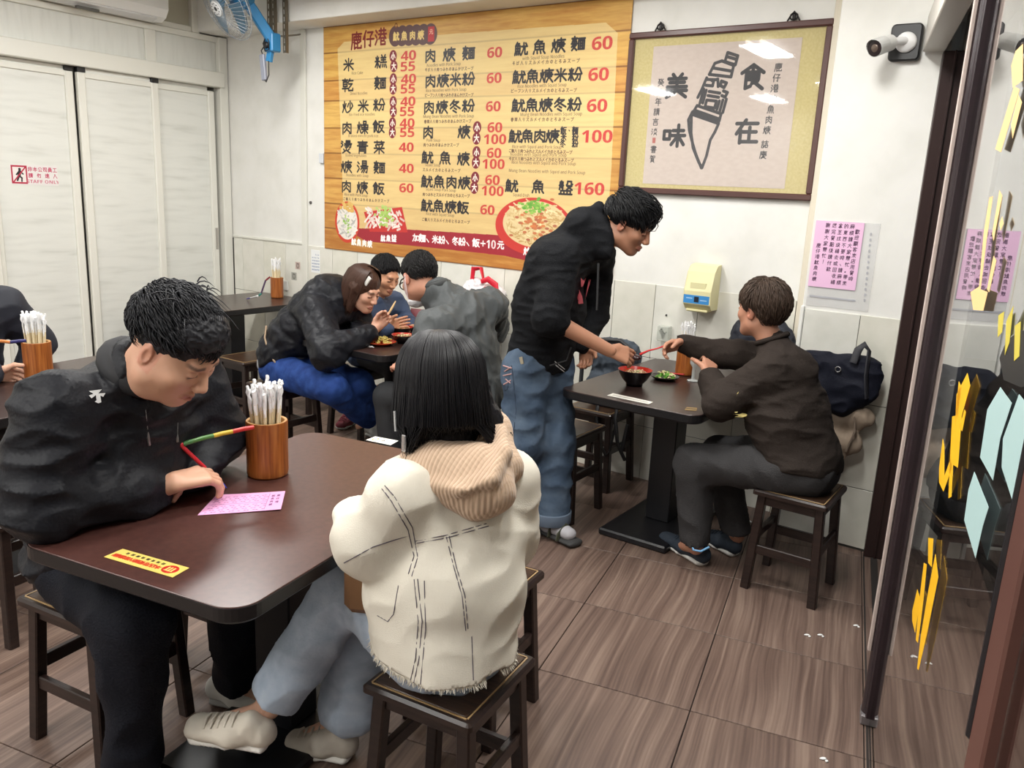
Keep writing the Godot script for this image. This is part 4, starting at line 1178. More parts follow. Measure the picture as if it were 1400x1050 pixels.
	for l in [["そば入り肉つみれのあんかけスープ", Vector2i(507, 170), Vector2i(706, 173)], ["ビーフン入り肉つみれのあんかけスープ", Vector2i(509, 253), Vector2i(710, 256)], ["春雨入り肉つみれのあんかけスープ", Vector2i(509, 340), Vector2i(705, 339)], ["肉つみれのあんかけスープ", Vector2i(508, 418), Vector2i(655, 417)], ["スルメイカのとろみスープ", Vector2i(507, 502), Vector2i(665, 501)], ["肉つみれとスルメイカのとろみスープ", Vector2i(509, 587), Vector2i(709, 584)], ["ご飯入りスルメイカのとろみスープ", Vector2i(508, 674), Vector2i(713, 672)],
			["そば入りスルメイカのとろみスープ", Vector2i(873, 165), Vector2i(1110, 167)], ["ビーフン入りスルメイカのとろみスープ", Vector2i(872, 248), Vector2i(1106, 252)], ["春雨入りスルメイカのとろみスープ", Vector2i(877, 336), Vector2i(1102, 337)], ["ご飯入り肉つみれとスルメイカのとろみスープ", Vector2i(874, 433), Vector2i(1104, 435)], ["そば入り肉つみれとスルメイカのとろみスープ", Vector2i(876, 458), Vector2i(1111, 459)], ["ご飯入り肉つみれのあんかけスープ", Vector2i(109, 620), Vector2i(337, 618)]]:
		c.row(l[0], Vector2(l[1]), Vector2(l[2]), 12, 0.75, cap)
	# heading, badge and seal
	c.row("鹿仔港", Vector2(Vector2i(173, 57)), Vector2(Vector2i(292, 52)), 60, 3.4, srgb(120, 28, 30))
	for k in 6: c.oval(Vector2(Vector2i(362, 53)).lerp(Vector2(Vector2i(523, 56)), k / 5.0), Vector2(30, 34), srgb(92, 62, 62))
	c.row("魷魚肉焿", Vector2(Vector2i(366, 54)), Vector2(Vector2i(480, 56)), 30, 2.2, srgb(236, 208, 130))
	var sc := Vector2(Vector2i(526, 56)); c.poly(PackedVector2Array([sc + Vector2(-14, -24), sc + Vector2(14, -24), sc + Vector2(14, 24), sc + Vector2(-14, 24)]), srgb(186, 40, 44))
	c.row("元", sc + Vector2(0, -8), sc + Vector2(0, -8), 18, 1.2, srgb(236, 190, 160))
	# red band with the surcharge line
	c.poly(PackedVector2Array([Vector2i(109, 730), Vector2i(447, 714), Vector2i(869, 706), Vector2i(1070, 701), Vector2i(1034, 788), Vector2i(873, 773), Vector2i(586, 771), Vector2i(227, 772)]), srgb(160, 40, 52))
	# dishes
	var rng := RandomNumberGenerator.new(); rng.seed = 4
	var b1 := Vector2(Vector2i(125, 707))
	c.oval(b1, Vector2(66, 78), srgb(206, 66, 46)); c.oval(b1, Vector2(56, 66), srgb(232, 226, 214))
	for k in 70:
		var p := b1 + Vector2(rng.randf_range(-44, 44), rng.randf_range(-50, 50)); c.line(p, p + Vector2(rng.randf_range(-16, 16), rng.randf_range(-12, 12)), 3.2, srgb(238, 236, 230).lerp(srgb(150, 146, 138), rng.randf() * 0.7))
	for k in 26:
		var p := b1 + Vector2(rng.randfn(0, 12), rng.randfn(4, 14)); c.oval(p, Vector2(4, 3), srgb(128, 178, 72).lerp(srgb(190, 214, 120), rng.randf()))
	for k in 18: c.oval(b1 + Vector2(rng.randf_range(-40, 30), rng.randf_range(-72, -44)), Vector2(9, 7), srgb(226, 190, 112).lerp(srgb(200, 150, 70), rng.randf()))
	c.row("魷魚肉焿", Vector2(Vector2i(161, 779)), Vector2(Vector2i(246, 781)), 26, 2.2, srgb(250, 250, 246))
	c.poly(PackedVector2Array([Vector2i(214, 664), Vector2i(406, 636), Vector2i(436, 725), Vector2i(245, 735)]), srgb(196, 52, 48))
	for k in 90:
		var p := Vector2(Vector2i(237, 676)).lerp(Vector2(Vector2i(404, 690)), rng.randf()) + Vector2(rng.randf_range(-10, 10), rng.randf_range(-26, 30)); c.line(p, p + Vector2(rng.randf_range(-18, 18), rng.randf_range(-16, 16)), 4.0, srgb(240, 234, 226).lerp(srgb(206, 176, 166), rng.randf() * 0.8))
	for k in 60: c.oval(Vector2(Vector2i(323, 666)) + Vector2(rng.randfn(0, 18), rng.randfn(0, 18)), Vector2(6, 5), srgb(150, 190, 84).lerp(srgb(196, 214, 130), rng.randf()))
	c.row("魷魚盤", Vector2(Vector2i(314, 755)), Vector2(Vector2i(369, 751)), 24, 2.2, srgb(250, 250, 246))
	var b3 := Vector2(Vector2i(978, 670))
	c.oval(b3, Vector2(150, 92), srgb(200, 58, 50)); c.oval(b3 + Vector2(6, -8), Vector2(126, 74), srgb(222, 200, 150))
	for k in 300:
		var a := rng.randf() * TAU; var rr := sqrt(rng.randf())
		var p := b3 + Vector2(6, -12) + Vector2(cos(a) * 116 * rr, sin(a) * 66 * rr)
		var q := p + Vector2(rng.randf_range(-26, 26), rng.randf_range(-12, 12))
		c.line(p, q, rng.randf_range(1.6, 3.0), srgb(240, 226, 178).lerp(srgb(190, 150, 92), rng.randf()))
	for k in 60: c.oval(b3 + Vector2(rng.randfn(10, 50), rng.randfn(-10, 28)), Vector2(8, 4), srgb(214, 128, 74).lerp(srgb(170, 96, 70), rng.randf()))
	for k in 50: c.oval(b3 + Vector2(rng.randfn(0, 26), rng.randfn(-64, 12)), Vector2(7, 4), srgb(96, 160, 60).lerp(srgb(156, 196, 90), rng.randf()))
	c.row("炒米粉", Vector2(Vector2i(960, 751)), Vector2(Vector2i(1024, 758)), 28, 2.4, srgb(250, 250, 246))
	c.row("加麵、米粉、冬粉、飯+", Vector2(Vector2i(476, 741)), Vector2(Vector2i(779, 739)), 30, 2.2, srgb(252, 250, 246), 1.05)
	c.latin("10", Vector2(Vector2i(813, 739)), 28, srgb(252, 250, 246)); c.row("元", Vector2(Vector2i(853, 738)), Vector2(Vector2i(853, 738)), 30, 2.2, srgb(252, 250, 246))
	c.oval(Vector2(Vector2i(365, 18)), Vector2(7, 8), srgb(130, 80, 40)); c.oval(Vector2(Vector2i(365, 18)), Vector2(3, 4), srgb(210, 170, 100))
	sheet("menu_poster", "large orange wood-print menu poster with prices on the back wall", "poster", c.texture(), Transform3D(Basis(), Vector3((-4.64 - 2.232) / 2, (2.67 + 1.14) / 2, WZ + 0.001)), 2.408, 1.528, 0.004, 0.5)
	painting()
	notices()
func painting():
	# framed calligraphy: 食在美味 around an island-shaped character
	var t := thing("framed_calligraphy", "framed brush calligraphy with an island-shaped character behind glass", "picture", Vector3(-1.695, 2.06, WZ - 0.006))
	var w := 1.07; var h := 0.838
	for e in [[Vector3(-w / 2, h / 2 - 0.032, 0), Vector3(w / 2, h / 2, 0.03)], [Vector3(-w / 2, -h / 2, 0), Vector3(w / 2, -h / 2 + 0.032, 0.03)], [Vector3(-w / 2, -h / 2 + 0.032, 0), Vector3(-w / 2 + 0.032, h / 2 - 0.032, 0.03)], [Vector3(w / 2 - 0.032, -h / 2 + 0.032, 0), Vector3(w / 2, h / 2 - 0.032, 0.03)]]:
		var b := MB.new(); b.box(e[0], e[1], 0.006)
		put("frame_rail", b, mat(srgb(84, 54, 50), 0.35), t)
	var silk := mat(Color(1, 1, 1), 0.7)
	silk.albedo_texture = noise_tex(0.08, [srgb(206, 190, 126), srgb(214, 199, 138), srgb(222, 208, 150)], 256, 51)
	tri_mat(silk, 3.0)
	var mt := MB.new(); mt.box(Vector3(-w / 2 + 0.02, -h / 2 + 0.02, 0.002), Vector3(w / 2 - 0.02, h / 2 - 0.02, 0.008))
	put("mount", mt, silk, t)
	# paper in poster-free coordinates: 770 x 640
	var c := Canvas.new(770, 700, srgb(206, 188, 178))
	var n := FastNoiseLite.new(); n.seed = 77; n.frequency = 0.02
	for y in 700:
		for x in 770:
			c.im.set_pixel(x, y, srgb(212, 196, 186).lerp(srgb(224, 210, 200), n.get_noise_2d(x, y * 2.0) * 0.5 + 0.5))
	var ink := srgb(52, 52, 56)
	for l in [["食", 548, 172, 120], ["在", 548, 428, 118], ["美", 150, 200, 118], ["味", 160, 450, 116]]: c.han(l[0], Vector2(l[1], l[2]), Vector2(l[3] * 1.08, l[3]), 9.0, ink)
	# island outline made of the strokes of a character
	for s in ["398,80 452,98 444,140 388,122 398,80", "372,118 436,142 428,196 312,180 336,128 372,118", "400,100 440,112", "330,150 425,168", "300,196 280,250 262,290", "306,204 340,206 336,236 300,232", "330,210 360,204 366,240", "380,214 408,224 398,246 378,236 380,214", "396,262 418,270 408,292 390,284", "320,262 378,272", "316,282 374,292", "312,304 364,310 358,344 306,336 312,304", "380,310 372,350", "398,306 388,358", "416,302 404,366", "290,250 276,320", "304,256 292,318", "262,330 396,372 390,406 246,360 262,330", "250,352 384,396", "236,372 388,420 372,462 352,500 340,580 322,640 300,610 262,540 244,468 236,372", "240,360 222,400 232,452 250,500 280,570 318,640"]:
		var last := Vector2.INF
		for q in s.split(" "):
			var xy: PackedStringArray = q.split(",")
			var p := Vector2(float(xy[0]) + 10, float(xy[1]) - 30)
			if last != Vector2.INF: c.line(last, p, 7.5, srgb(62, 62, 66))
			last = p
	c.row("鹿仔港魷魚肉焿", Vector2(672, 130), Vector2(650, 422), 40, 2.0, ink)
	c.row("誌慶", Vector2(648, 490), Vector2(646, 540), 38, 2.0, ink)
	c.row("癸巳年", Vector2(58, 180), Vector2(52, 278), 40, 2.0, ink)
	c.row("請言淡", Vector2(48, 328), Vector2(44, 430), 38, 1.8, ink)
	c.row("書賀", Vector2(48, 520), Vector2(46, 570), 38, 1.8, ink)
	for q in [Vector2(46, 474), Vector2(676, 66)]: c.poly(PackedVector2Array([q + Vector2(-9, -14), q + Vector2(9, -14), q + Vector2(9, 14), q + Vector2(-9, 14)]), srgb(178, 74, 66), 0.75)
	var pb := MB.new(); pb.box(Vector3(-0.392, -0.365, 0.008), Vector3(0.392, 0.345, 0.0095))
	for i in pb.u.size(): pb.u[i] = Vector2(pb.v[i].x / 0.784 + 0.5, 0.5 - (pb.v[i].y + 0.01) / 0.71)
	var pm := mat(Color(1, 1, 1), 0.75); pm.albedo_texture = c.texture()
	put("paper", pb, pm, t, "pinkish paper with black brush writing")
	var g := mat(Color(0.5, 0.5, 0.5, 0.12), 0.03)
	g.transparency = BaseMaterial3D.TRANSPARENCY_ALPHA; g.metallic_specular = 0.75
	var gb := MB.new(); gb.quad(Vector3(-w / 2 + 0.03, -h / 2 + 0.03, 0.018), Vector3(w / 2 - 0.03, -h / 2 + 0.03, 0.018), Vector3(w / 2 - 0.03, h / 2 - 0.03, 0.018), Vector3(-w / 2 + 0.03, h / 2 - 0.03, 0.018), Vector3(0, 0, 1))
	put("glass_pane", gb, g, t)
	for sx in [-0.36, 0.34]:
		var hk := MB.new()
		var pts := []
		for k in 13: pts.append(Vector3(sx + cos(TAU * k / 12) * 0.018, h / 2 + 0.022 + sin(TAU * k / 12) * 0.016, 0.014))
		hk.tube(pts, 0.004, 6, false)
		hk.tube([Vector3(sx - 0.03, h / 2 + 0.002, 0.014), Vector3(sx - 0.016, h / 2 + 0.026, 0.014), Vector3(sx, h / 2 + 0.045, 0.014), Vector3(sx + 0.016, h / 2 + 0.026, 0.014), Vector3(sx + 0.03, h / 2 + 0.002, 0.014)], 0.004, 6)
		hk.box(Vector3(sx - 0.008, h / 2 + 0.01, 0.006), Vector3(sx + 0.008, h / 2 + 0.034, 0.016), 0.002)
		put("hanger", hk, mat(srgb(30, 26, 26), 0.4, 0.5), t)
func notices():
	# pink notice in upright columns, read from the right
	var c := Canvas.new(330, 450, srgb(234, 190, 222))
	var cols := [[290, 60, "歡迎顧客來店用餐時", 40], [252, 28, "麻煩請大家幫忙。帶來", 43], [212, 28, "的東西不要時、請麻煩", 43], [172, 28, "拿至垃圾桶去或回收桶", 43], [130, 28, "送完餐點後請付款", 43], [86, 28, "謝謝大家幫忙!", 42], [40, 168, "鹿仔港魷魚肉焿", 39]]
	for l in cols:
		for k in (l[2] as String).length(): c.han(l[2][k], Vector2(l[0], l[1] + k * l[3] * 0.98), Vector2(29, 31), 1.7, srgb(70, 34, 66), 0.08)
	var at := Vector3(-0.966, 1.4, CZ)
	sheet("pink_notice", "pink notice with upright rows of writing on the pillar", "notice", c.texture(), Transform3D(Basis(), at + Vector3(0, 0, -0.0015)), 0.216, 0.308, 0.0015, 0.5)
	var sl := MB.new(); sl.box(Vector3(-1.085 + 0.012, 1.155, CZ - 0.004), Vector3(-0.79, 1.555, CZ - 0.0025))
	var sm := mat(Color(0.92, 0.92, 0.93, 0.18), 0.2); sm.transparency = BaseMaterial3D.TRANSPARENCY_ALPHA
	tag(put("plastic_sleeve", sl, sm), "clear plastic sheet taped behind the pink notice", "sleeve")
	# marks on the sleeve edge
	var mk := MB.new()
	for k in 13: mk.box(Vector3(-0.815 - 0.0012 * k, 1.2 + k * 0.025, CZ - 0.0026), Vector3(-0.807 - 0.0012 * k, 1.212 + k * 0.025, CZ - 0.0018))
	mk.box(Vector3(-1.06, 1.196, CZ - 0.0026), Vector3(-0.85, 1.204, CZ - 0.0018))
	var po := get_node("plastic_sleeve") as Node3D
	put("sleeve_marks", mk, mat(srgb(178, 178, 184), 0.6), po)
	# staff sign on the sliding door
	var s := Canvas.new(340, 150, srgb(226, 222, 220))
	var red := srgb(176, 36, 66)
	s.poly(PackedVector2Array([Vector2(6, 8), Vector2(118, 8), Vector2(118, 142), Vector2(6, 142)]), red)
	s.poly(PackedVector2Array([Vector2(16, 20), Vector2(108, 20), Vector2(108, 130), Vector2(16, 130)]), srgb(230, 224, 222))
	var k2 := srgb(34, 30, 36)
	s.oval(Vector2(66, 36), Vector2(9, 10), k2)
	s.line(Vector2(66, 52), Vector2(60, 84), 11, k2); s.line(Vector2(70, 54), Vector2(88, 70), 5, k2); s.line(Vector2(58, 56), Vector2(42, 76), 5, k2); s.line(Vector2(60, 84), Vector2(78, 100), 6, k2); s.line(Vector2(78, 100), Vector2(76, 124), 5, k2); s.line(Vector2(58, 88), Vector2(46, 118), 6, k2)
	s.line(Vector2(14, 136), Vector2(110, 16), 4.5, red)
	s.row("非本公司員工", Vector2(140, 32), Vector2(320, 32), 34, 2.0, srgb(186, 60, 92))
	s.row("請勿進入", Vector2(142, 78), Vector2(320, 78), 34, 2.0, srgb(186, 60, 92))
	s.latin("STAFF ONLY", Vector2(230, 122), 24, srgb(196, 96, 120), "Droid Sans", true, 0.0, 1.25)
	sheet("staff_sign", "small red and white no-entry sign stuck on the white sliding door", "sign", s.texture(), Transform3D(Basis(Vector3.UP, PI / 2), Vector3(LX - 0.0035, 1.572, -2.735)), 0.30, 0.13, 0.002, 0.4)
	# month sheet beside the menu
	var q := Canvas.new(90, 160, srgb(236, 238, 238))
	for y in 6:
		for x in 5:
			if y * 5 + x > 1: q.latin(str(y * 5 + x - 1), Vector2(14 + x * 16, 34 + y * 21), 10, srgb(60, 84, 140))
	sheet("date_card", "small white card with blue numbers on the tiled wall", "card", q.texture(), Transform3D(Basis(), Vector3(-4.745, 1.035, WZ)), 0.095, 0.17, 0.002, 0.6)
	for l in [[Vector3(-4.945, 0.985, WZ), "small reddish sticker on the cream wall tile", srgb(196, 176, 168), 0.055], [Vector3(-4.99, 0.9, WZ), "small grey sticker of a face below the reddish one", srgb(172, 172, 164), 0.06]]:
		var d := Canvas.new(48, 48, l[2])
		d.oval(Vector2(24, 26), Vector2(15, 18), (l[2] as Color).darkened(0.3)); d.oval(Vector2(24, 24), Vector2(9, 10), (l[2] as Color).darkened(0.1)); d.line(Vector2(14, 10), Vector2(34, 12), 3, (l[2] as Color).darkened(0.45))
		sheet("wall_sticker", l[1], "sticker", d.texture(), Transform3D(Basis(), l[0]), l[3], l[3], 0.001, 0.6)
func wall_things():
	# ------------------------------------------------ wall fan in the corner
	var hub := Vector3(-4.89, 2.69, -3.555)
	var hold := Vector3(-4.8, 2.554, -3.889)
	var t := thing("wall_fan", "blue and grey wall fan with a wire cage in the corner", "fan", hold)
	var base := t.position
	var blue := mat(srgb(46, 130, 186), 0.35)
	var ax := Vector3(-0.12, -0.5, 0.86).normalized()
	var B := axes(ax, Vector3.UP)
	B = Basis(B.x, B.z, -B.y)   # y along the axis of the fan
	var r := 0.235
	var cg := MB.new()
	var c0 := hub - base
	for k in 44:
		var an := TAU * k / 44
		var d := B.x * cos(an) + B.z * sin(an)
		cg.tube([c0 + ax * 0.025 + d * 0.05, c0 + ax * 0.012 + d * 0.13, c0 - ax * 0.03 + d * 0.215, c0 - ax * 0.06 + d * r, c0 - ax * 0.1 + d * 0.19, c0 - ax * 0.125 + d * 0.07], 0.0013, 4, false)
	for e in [[0.05, 0.025], [0.13, 0.012], [0.215, -0.03], [0.235, -0.06], [0.19, -0.1]]:
		var pts := []
		for k in 33: pts.append(c0 + ax * e[1] + (B.x * cos(TAU * k / 32) + B.z * sin(TAU * k / 32)) * e[0])
		cg.tube(pts, 0.004 if e[0] > 0.22 else 0.0018, 5, false)
	put("cage", cg, mat(srgb(168, 172, 176), 0.35, 0.4), t)
	var hb := MB.new()
	hb.lathe([Vector2(0.0, 0.03), Vector2(0.045, 0.03), Vector2(0.052, 0.022), Vector2(0.052, 0.015)], c0, 24, B)
	put("badge", hb, mat(srgb(226, 228, 230), 0.3), t)
	var hd := MB.new()
	hd.lathe([Vector2(0.0, 0.0325), Vector2(0.012, 0.0325), Vector2(0.014, 0.03)], c0, 12, B)
	for k in 10: hd.ball(c0 + ax * 0.0305 + (B.x * cos(TAU * k / 10) + B.z * sin(TAU * k / 10)) * 0.034, Vector3(0.004, 0.004, 0.004), 4, 6)
	put("badge_marks", hd, mat(srgb(40, 42, 46), 0.5), t)
	for k in 3:
		var bl := MB.new()
		for q in 6:
			var a0 := TAU * (k / 3.0 + q * 0.045); var a1 := TAU * (k / 3.0 + (q + 1) * 0.045)
			var d0 := B.x * cos(a0) + B.z * sin(a0); var d1 := B.x * cos(a1) + B.z * sin(a1)
			var e0 := -0.03 - 0.008 * q; var e1 := -0.03 - 0.008 * (q + 1)
			bl.quad(c0 + d0 * 0.03 + ax * e0, c0 + d0 * 0.2 + ax * e0, c0 + d1 * 0.2 + ax * e1, c0 + d1 * 0.03 + ax * e1)
			bl.quad(c0 + d0 * 0.03 + ax * (e0 - 0.003), c0 + d0 * 0.2 + ax * (e0 - 0.003), c0 + d1 * 0.2 + ax * (e1 - 0.003), c0 + d1 * 0.03 + ax * (e1 - 0.003))
		put("blade", bl, mat(srgb(96, 150, 190), 0.3), t)
	var mo := MB.new()
	mo.lathe([Vector2(0.0, -0.26), Vector2(0.05, -0.255), Vector2(0.072, -0.23), Vector2(0.075, -0.15), Vector2(0.07, -0.125), Vector2(0.0, -0.12)], c0, 24, B)
	put("motor_housing", mo, blue, t)
	var nk := MB.new()
	var m0 := c0 - ax * 0.2
	nk.bar(m0, Vector3(0.02, -0.02, 0.0), 0.05, 0.07, Vector3.UP, 0.008)
	nk.box(Vector3(-0.04, -0.09, -0.05), Vector3(0.05, 0.03, 0.03), 0.008)
	nk.bar(Vector3(0.0, -0.08, 0.0), Vector3(-0.02, -0.15, 0.0), 0.045, 0.03, Vector3(0, 0, 1), 0.004)
	put("bracket", nk, blue, t)
	var kn := MB.new(); kn.lathe([Vector2(0, 0.02), Vector2(0.02, 0.018), Vector2(0.024, 0.0), Vector2(0, 0)], Vector3(0.0, -0.05, 0.03), 14, Basis(Vector3.RIGHT, PI / 2))
	put("tilt_knob", kn, M.black_plastic, t)
	var rc := MB.new()
	rc.box(Vector3(-0.022, -0.085, -0.012), Vector3(0.022, 0.085, 0.012), 0.004, Transform3D(Basis(Vector3(0, 0, 1), 0.12), Vector3(-0.055, -0.19, 0.02)))
	put("speed_box", rc, mat(srgb(138, 142, 156), 0.4), t, "grey speed switch hanging on a wire")
	var wr := MB.new()
	wr.tube([Vector3(0.01, 0.0, 0.04), Vector3(0.035, -0.03, 0.045), Vector3(0.03, -0.08, 0.04), Vector3(-0.01, -0.09, 0.04), Vector3(-0.03, -0.04, 0.04), Vector3(0.0, 0.0, 0.04)], 0.004, 6)
	wr.tube([Vector3(0.0, -0.15, 0.02), Vector3(0.0, -0.24, 0.02), Vector3(-0.03, -0.285, 0.02), Vector3(-0.045, -0.27, 0.02)], 0.004, 6)
	wr.tube([Vector3(-0.06, -0.11, 0.02), Vector3(-0.075, -0.08, 0.02), Vector3(-0.05, -0.06, 0.02)], 0.004, 6)
	put("cable", wr, M.black_plastic, t)
	# slotted steel hangers that carry the fan
	var slots := mat(srgb(120, 112, 98), 0.45, 0.6)
	for e in [[-0.075, 0.0], [-0.035, -0.02], [0.07, -0.06]]:
		var hg := thing("slotted_hanger", ["slotted steel strip holding the fan, left of three", "slotted steel strip holding the fan, middle one", "slotted steel strip holding the fan, right and longest"][[-0.075, -0.035, 0.07].find(e[0])], "hanger", Vector3(base.x + e[0], 2.95, base.z - 0.05 + e[1] * 0.2), 0.0, "slotted fan hangers")
		var low: float = base.y - 2.95 + (0.0 if e[0] < 0 else -0.09)
		var hm := MB.new()
		hm.box(Vector3(-0.014, low, 0), Vector3(-0.006, 0, 0.004)); hm.box(Vector3(0.006, low, 0), Vector3(0.014, 0, 0.004))
		var yy := low
		while yy < -0.02:
			hm.box(Vector3(-0.006, yy, 0), Vector3(0.006, yy + 0.016, 0.004)); yy += 0.046
		hm.box(Vector3(0.012, low, -0.02), Vector3(0.016, 0, 0.004))
		put("strip", hm, slots, hg)
	var cb := MB.new(); cb.tube([Vector3(-4.86, 2.64, WZ + 0.0), Vector3(-4.9, 2.63, WZ + 0.03), Vector3(-4.95, 2.61, WZ + 0.12), base + Vector3(0.04, 0.02, -0.06)], 0.006, 6)
	tag(put("wall_cable", cb, mat(srgb(120, 112, 100), 0.6)), "thin cable running along the wall below the beam", "cable")
	# ------------------------------------------------ air conditioner over the ledge
	var ac := thing("air_conditioner", "white wall air conditioner cut off by the top edge", "air conditioner", Vector3(-5.75, 2.665, -3.2))
	var ab := MB.new()
	ab.prism(PackedVector2Array([Vector2(0, 0.0), Vector2(0.11, -0.005), Vector2(0.165, 0.02), Vector2(0.2, 0.07), Vector2(0.205, 0.2), Vector2(0.18, 0.26), Vector2(0, 0.27)]), -0.42, 0.42, Transform3D(Basis(), Vector3.ZERO), 0.006)
	put("casing", ab, mat(srgb(232, 232, 230), 0.35), ac)
	var al := MB.new(); al.box(Vector3(0.1, -0.012, -0.36), Vector3(0.165, 0.0, 0.3), 0.003, Transform3D(Basis(Vector3(0, 0, 1), 0.3), Vector3(0.0, -0.03, 0)))
	put("louvre", al, mat(srgb(214, 214, 214), 0.4), ac)
	var an := MB.new(); an.box(Vector3(0.12, -0.028, 0.05), Vector3(0.15, -0.012, 0.2), 0.003)
	put("vent_notch", an, mat(srgb(90, 88, 84), 0.5), ac)
	# ------------------------------------------------ bullet camera on the pillar
	var cc := thing("security_camera", "white bullet security camera on a black plate high on the pillar", "camera", Vector3(-0.795, 2.317, CZ))
	var pl := MB.new(); pl.prism(rrect(0.125, 0.15, 0.018, 4), 0.0, 0.03, Transform3D(), 0.006)
	put("back_plate", pl, M.black_plastic, cc)
	var ds := MB.new(); ds.lathe([Vector2(0.042, 0.0), Vector2(0.042, 0.008), Vector2(0.034, 0.02), Vector2(0.014, 0.028), Vector2(0, 0.03)], Vector3(0.005, -0.002, 0.03), 24, Basis(Vector3.RIGHT, PI / 2))
	put("mount_disc", ds, mat(srgb(232, 232, 232), 0.3), cc)
	var front := Vector3(-0.878, 2.271, -3.83) - cc.position
	var back := Vector3(-0.035, 0.0, 0.065)
	var dir := (front - back).normalized()
	var am := MB.new(); am.tube([Vector3(0.005, 0, 0.045), Vector3(-0.01, 0.0, 0.075), back + dir * 0.03], [0.018, 0.016, 0.016], 10)
	put("arm", am, mat(srgb(226, 226, 226), 0.3), cc)
	var cam_b := axes(dir, Vector3.UP); cam_b = Basis(cam_b.x, cam_b.z, -cam_b.y)
	var bl2 := MB.new(); bl2.lathe([Vector2(0, -0.075), Vector2(0.026, -0.072), Vector2(0.033, -0.06), Vector2(0.035, 0.05), Vector2(0.033, 0.052)], front - dir * 0.05, 24, cam_b)
	put("barrel", bl2, mat(srgb(216, 216, 214), 0.3), cc)
	var hdm := MB.new()
	for k in 11:
		var a0 := PI * (k / 11.0) ; var a1 := PI * ((k + 1) / 11.0)
		var d0 := cam_b.x * cos(a0) - cam_b.z * sin(a0); var d1 := cam_b.x * cos(a1) - cam_b.z * sin(a1)
		hdm.quad(front - dir * 0.06 + d0 * 0.037, front - dir * 0.06 + d1 * 0.037, front + dir * 0.014 * sin((a0 + a1) / 2) + d1 * 0.037, front + dir * 0.014 * sin((a0 + a1) / 2) + d0 * 0.037, d0)
	put("sun_hood", hdm, mat(srgb(206, 206, 204), 0.35), cc)
	var ln := MB.new(); ln.lathe([Vector2(0.034, -0.002), Vector2(0.028, 0.0), Vector2(0.0, 0.0)], front, 24, cam_b)
	put("face", ln, mat(srgb(44, 36, 36), 0.12), cc)
	var l2 := MB.new(); l2.lathe([Vector2(0.016, 0.0), Vector2(0.013, 0.003), Vector2(0.0, 0.004)], front, 16, cam_b)
	put("lens", l2, mat(srgb(112, 98, 88), 0.1, 0.4), cc)
	# ------------------------------------------------ cream dispenser with a blue label
	var fx := Vector3(-1.663, 1.105, -4.1)
	var dp := thing("wall_dispenser", "cream plastic dispenser with a blue label on the tiled wall", "dispenser", Vector3(fx.x, 1.05, WZ))
	var cream := mat(srgb(226, 218, 170), 0.4)
	var db := MB.new()
	db.prism(PackedVector2Array([Vector2(0, 0.0), Vector2(0.085, 0.0), Vector2(0.115, 0.03), Vector2(0.115, 0.1), Vector2(0.085, 0.2), Vector2(0.05, 0.235), Vector2(0, 0.24)]), -0.078, 0.078, Transform3D(Basis(Vector3(0, 0, 1), Vector3(0, 1, 0), Vector3(-1, 0, 0)), Vector3.ZERO), 0.008)
	put("casing", db, cream, dp)
	var dl := Canvas.new(120, 36, srgb(64, 140, 204)); dl.poly(PackedVector2Array([Vector2(50, 6), Vector2(72, 6), Vector2(72, 30), Vector2(50, 30)]), srgb(34, 40, 52)); dl.line(Vector2(14, 14), Vector2(40, 14), 2, srgb(180, 210, 236)); dl.line(Vector2(80, 20), Vector2(108, 20), 2, srgb(180, 210, 236))
	var lb := MB.new(); lb.box(Vector3(-0.072, 0.034, 0.115), Vector3(0.072, 0.078, 0.1165))
	for i in lb.u.size(): lb.u[i] = Vector2(lb.v[i].x / 0.144 + 0.5, (0.078 - lb.v[i].y) / 0.044)
	var lm := mat(Color(1, 1, 1), 0.4); lm.albedo_texture = dl.texture()
	put("blue_label", lb, lm, dp)
	var dt := MB.new(); dt.box(Vector3(-0.06, -0.012, 0.03), Vector3(0.06, 0.002, 0.1), 0.004)
	put("outlet_lip", dt, cream, dp)
	var em := MB.new(); em.box(Vector3(-0.045, 0.095, 0.108), Vector3(0.045, 0.135, 0.116), 0.003, Transform3D(Basis(Vector3.RIGHT, -0.1), Vector3(0, 0.0, 0.006)))
	put("raised_plate", em, mat(srgb(212, 206, 160), 0.4), dp)
	# small fittings
	var sw := MB.new(); sw.box(Vector3(-4.69, 1.75, WZ - 0.008), Vector3(-4.645, 1.82, WZ + 0.012), 0.003)
	tag(put("junction_box", sw, mat(srgb(206, 210, 216), 0.4)), "small grey box on the wall at the left edge of the menu", "box")
	var bo := MB.new(); bo.lathe([Vector2(0.012, 0), Vector2(0.01, 0.008), Vector2(0, 0.01)], Vector3(-4.799, 1.465, -4.23), 10, Basis(Vector3.RIGHT, PI / 2))
	tag(put("wall_bolt", bo, mat(srgb(96, 92, 88), 0.4, 0.6)), "single dark bolt in the wall left of the menu", "bolt")
	var bo2 := MB.new(); bo2.lathe([Vector2(0.006, 0), Vector2(0.005, 0.004), Vector2(0, 0.005)], Vector3(-1.875, 0.985, -4.222), 8, Basis(Vector3.RIGHT, PI / 2))
	tag(put("screw_head", bo2, mat(srgb(40, 38, 36), 0.5)), "tiny dark screw in the tile left of the dispenser", "screw")
	var ou := MB.new(); ou.box(Vector3(-5.131, 0.781, -4.224), Vector3(-5.131, 0.781, -4.224) + Vector3(0.075, 0.075, 0.012), 0.003)
	tag(put("wall_socket", ou, mat(srgb(222, 222, 218), 0.4)), "white wall socket low on the tiles below the corner table", "socket")
	var cu := thing("clear_holder", "small clear plastic holder with a dark sprig on the tiles", "holder", Vector3(-1.865, 0.844, -4.2))
	var cm := MB.new(); cm.box(Vector3(-0.035, 0, -0.02), Vector3(0.035, 0.085, 0.03), 0.004)
